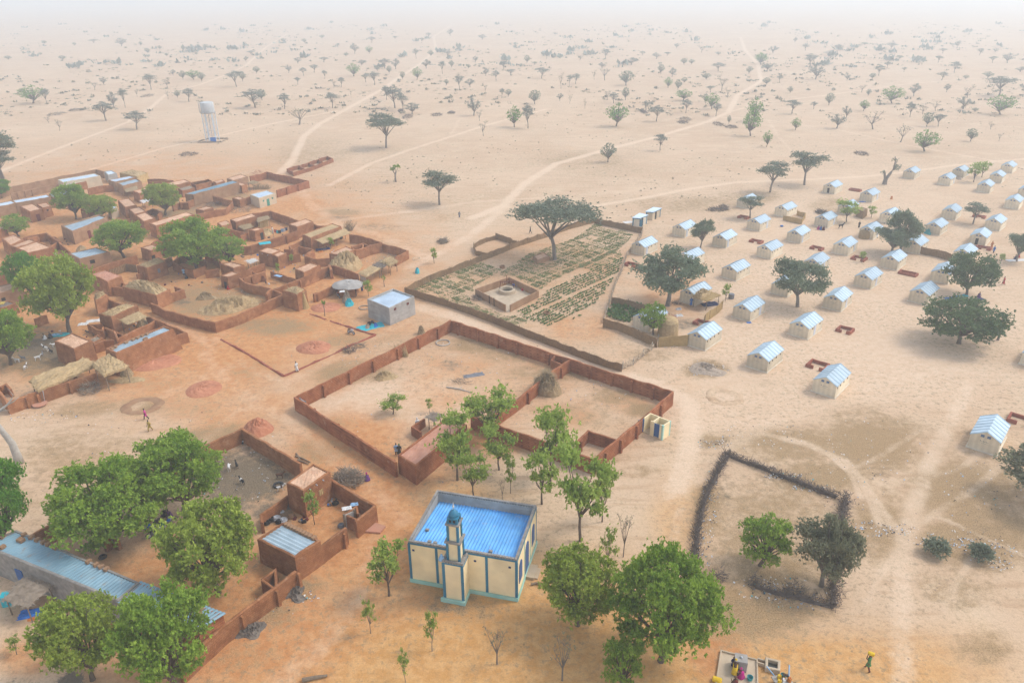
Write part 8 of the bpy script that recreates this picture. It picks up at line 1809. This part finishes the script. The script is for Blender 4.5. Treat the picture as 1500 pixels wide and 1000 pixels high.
# tyre, pots, mats, clothes
x,y=G(408,711); b=MB(); b.tube([(x+.5*math.cos(t*PI/8),y+.5*math.sin(t*PI/8),.14) for t in range(17)],.15,8,False); tag(b.build('tyre',M['tyre'],loc=(x,y,0)),'old tyre lying in the goat yard beside the tall mud room','tyre')
def pot(px,py,m,label,rd=.28,h=.35,name='pot'):
    x,y=G(px,py); b=MB(); b.lathe(x,y,[(rd*.6,0),(rd,h*.35),(rd,h*.6),(rd*.6,h*.9),(rd*.7,h),(rd*.5,h),(rd*.45,h*.8)],12); return tag(b.build(name,M[m],None,True,loc=(x,y,0)),label,'pot')
for a in [(405,760,'silver','left shiny metal basin in the dark kitchen corner of the near compound'),(415,763,'silver','right shiny metal basin in the dark kitchen corner of the near compound'),(398,762,'black','small black pot between the metal basins'),(391,767,'black','black cooking pot left of the metal basins'),(392,763,'black','second black cooking pot beside the wall'),(409,765,'black','black pot in front of the shiny basins'),(427,757,'mudpale' ,'clay water jar left of the small yard tree'),(491.5,738,'black','round black pot by the back wall of the sandy yard'),(500,771,'grey','grey tub beside the mud washing corner'),(484,727,'grey','stack of pots against the back wall of the sandy yard'),(151,817,'black','black bucket below the large tree, beside the long tin roof'),
 (1055,428,'tealc','x'),(1145,332,'blue','small blue barrel below the reed yard of the camp')]:
    if a[3]!='x': pot(*a,rd=.42 if a[2]!='silver' else .5)
mound('platter',411.5,749,11,5,.3,'silver','big shiny platter on a low mud hearth','platter',seed=3,rough=.1); mound('ash_pile',425,743,14,8,.5,'ash','dark ash heap by the partition wall','ash heap',seed=8,rough=.5)
cyl_thing('drum',1071,437,.55,.95,'grey','grey metal drum right of the small round-headed sapling','drum')
x,y=G(547,775); b=MB(); b.prism([(x-1.2,y-.5),(x+.9,y-.8),(x+1.3,y+.3),(x+.1,y+.9),(x-1.0,y+.5)],.04,.24); tag(b.build('flat_stone',M['mudroofred'],loc=(x,y,0)),'flat pinkish stone slab outside the wooden door of the near compound','slab')
rag(543,478.5,4.2,2.2,'cyan','turquoise mat spread beside the grey cement hut',R(30),.04,'mat','mat'); 
for i,(a) in enumerate([(541,476,'black','dark sacks in the middle of the turquoise mat'),(545,479,'cyan','turquoise bundle on the turquoise mat'),(550,477.5,'blue','blue bundle at the right end of the turquoise mat'),(539,479,'rubble','pale bundle at the front of the turquoise mat'),(545,474.5,'black','black bag against the wall behind the turquoise mat')]): mound('bundle',a[0],a[1],8,5,.55,a[2],a[3],'bundle',seed=i+70,rough=.5)
mound('water_bag',611.5,399.5,7,4,1.1,'cyan','small turquoise tent-like bag standing on the sand right of the village','bag',seed=80,rough=.2,pw=.6)
for i,a in enumerate([(403.5,338,'red'),(406.5,339,'cyan'),(409.5,339,'black'),(413,337,'lightblue'),(416,336.5,'white'),(419,335,'navy')]):
    x,y=G(a[0],a[1],1.2); b=MB(); b.add([(x-.35,y,1.5),(x+.35,y,1.5),(x+.3,y-.08,.7),(x-.3,y-.08,.75)],[(0,1,2,3)]); b.add([(x-.35,y+.02,1.5),(x+.35,y+.02,1.5),(x+.3,y+.1,.8),(x-.3,y+.1,.8)],[(3,2,1,0)]); tag(b.build('laundry',M[a[2]],loc=(x,y,0)),{'red':'red','cyan':'turquoise','black':'black','lightblue':'pale blue','white':'white','navy':'dark blue'}[a[2]]+' garment on the clothesline of the upper village yard','laundry','clothes on the line')
a,c=G(400,339,1.5),G(422,334,1.5); b=MB(); b.tube([(a[0],a[1],1.53),(c[0],c[1],1.53)],.02,4); b.tube([(a[0],a[1],0),(a[0],a[1],1.7)],.05,5); b.tube([(c[0],c[1],0),(c[0],c[1],1.7)],.05,5); tag(b.build('clothesline',M['wood'],loc=(a[0],a[1],0)),'clothesline on two sticks in the upper village yard','clothesline')
rag(407.5,404,.8,1.6,'lightblue','light blue cloth over the low wall of the goat yard',R(60),.05,z=1.45); rag(122,474.5,1.6,1.2,'white','left white cloth under the huge rounded tree',.3,.2); rag(137,470,2.2,1.2,'white','right white cloth beside the rounded mud pen',.3,.2); rag(90,490,2.6,1.6,'tealc','teal cloths under the huge rounded tree',.3,.3); rag(83,491,1.6,1.0,'lightblue','pale blue cloths left of the teal ones under the huge tree',.3,.3)
rag(508,744,1.0,.6,'white','white cloth on the mud washing corner',.3,.15,z=1.7); rag(519,738.5,.8,.5,'lightblue','blue cloth on the far end of the washing corner',.3,.15,z=1.7)
rag(467,344.5,2.0,.8,'lightblue','pale cloths on the front edge of the long straw awning',R(35),.12,z=2.2); rag(473,365,3.0,1.4,'navy','dark cloths and vessels on the ground under the long awning',.3,.25); rag(470,369,1.0,.8,'orange','orange cloth under the long awning',.3,.3); rag(447,360,1.3,.8,'blue','blue cloth in the zigzag pens',.3,.3)
rag(1396,437,3.2,1.2,'blue','blue mats with bundles under the round dark tree',.2,.25); rag(1409,433.5,2.2,1.0,'cyan','turquoise cloths under the round dark tree trunk',.2,.25); rag(1431,438.5,3.0,1.0,'navy','dark mat with the lilac figure under the round dark tree',.2,.15); rag(1492,381,5.0,1.2,'white','white sheet under the acacia at the right edge',.1,.05); rag(1264,295.5,2.0,.8,'blue','blue cloth on the sand in front of a far tent',.1,.1); rag(1097,472.5,.8,.5,'blue','blue rag at a tent corner',.1,.15)
rag(994,462.5,1.5,.8,'white','white sack on the ground between the hidden tent and the nearest tents',.2,.3); rag(994,453,1.0,.7,'silver','pale vessel beside the reed hut of the hidden tent',.2,.3)
brushpile('firewood',990,446,16,4,.4,'thorn','dark sticks on the sand below the big dark camp tree',n=40,seed=33)
# straw awning of the camp tent
thatch_shelter('straw_awning',[(1014,434),(1034,424),(1056,432),(1036,441)],[2.0,2.0,1.9,1.9],.25,'untidy straw and mat awning on the right side of a camp tent','reedpale',4)
x,y=G(1030,431,2.2); hb_=MB(); q=[G(1016,432,2.2),G(1030,423,2.2),G(1042,430,2.2),G(1026,438,2.2)]; heap_quad(hb_,q,2.2,.9,seed=9.0); tag(hb_.build('straw_pile',M['straw'],loc=(x,y,2.2)),'straw piled on the awning beside the camp tent','straw heap')
rag(1040,446,3,1.5,'navy','dark things in the shade below the straw awning of the camp',.2,.5)
b=MB(); x,y=G(978,489); b.lathe(x,y,[(1.75,0),(1.75,1.2),(1.65,2.4),(1.3,2.9),(.5,3.2),(.05,3.25)],16); o=tag(b.build('straw_hut',M['straw'],loc=(x,y,0)),'rounded yellow straw hut right of the bright green bushy tree','hut')
b=MB(); x,y=G(1266,348.5); b.lathe(x,y,[(1.3,0),(1.3,1.0),(1.1,1.7),(.5,2.0),(.05,2.05)],14); tag(b.build('straw_screen',M['strawold'],loc=(x,y,0)),'round straw screen leaning at a tent gable in the camp','screen')
house('reed_shed',[(1256,307),(1262,303),(1271,305.5),(1265,310)],1.9,'dark reed shed at the right side of a tent behind the bright green sapling',m='reed',rm='strawold',jit=.1)
mound('brown_bundle',1359,342.5,7,4,1.0,'tealc','dark bundle against a tent gable in the upper right camp','bundle',seed=90,rough=.5); mound('box_heap',1403,262,7,4,.8,'rubble','small pale box heap between the close pair of far tents','bundle',seed=91,rough=.3)
b=MB(); x,y=G(1305.5,292); b.box(x,y,0,.5,.4,.9,.2,.8); tag(b.build('clay_stove',M['orange'],loc=(x,y,0)),'small orange clay stove standing in the open sand of the camp','stove')
brushpile('brick_scatter',984,466,16,6,.35,'redearth','scattered red bricks beside the straw hut',n=50,seed=40)
# things standing about the dry field
brushpile('dead_bush',1104,856,22,10,1.6,'thorn','low dead bush with blue scraps near the round bright tree',n=70,seed=44,thick=.03); brushpile('dead_bush',1052,848,26,10,1.4,'thorn','dark dead bush right of the biggest tree',n=80,seed=45,thick=.03); brushpile('dead_bush',1162,866,30,10,1.1,'thorn','dead bush at the broken near side of the thorn hedge',n=80,seed=46,thick=.03)
brushpile('thorn_pile',513,515,22,8,.8,'thorn','purplish thorn bush outside the far left compound wall',n=80,seed=50); brushpile('thorn_pile',527,508,18,6,.6,'brush','grey twigs outside the far left compound wall, beside the thorn bush',n=60,seed=51); mound('stone_heap',617,489,14,7,1.3,'strawold','rounded brown heap outside the compound wall near the lane','heap',seed=52,rough=.4,stalks=60)
# unused prototypes are never left in the scene
for p_ in PT:
    if 'label' in p_ and p_['label']=='x': bpy.data.objects.remove(p_)
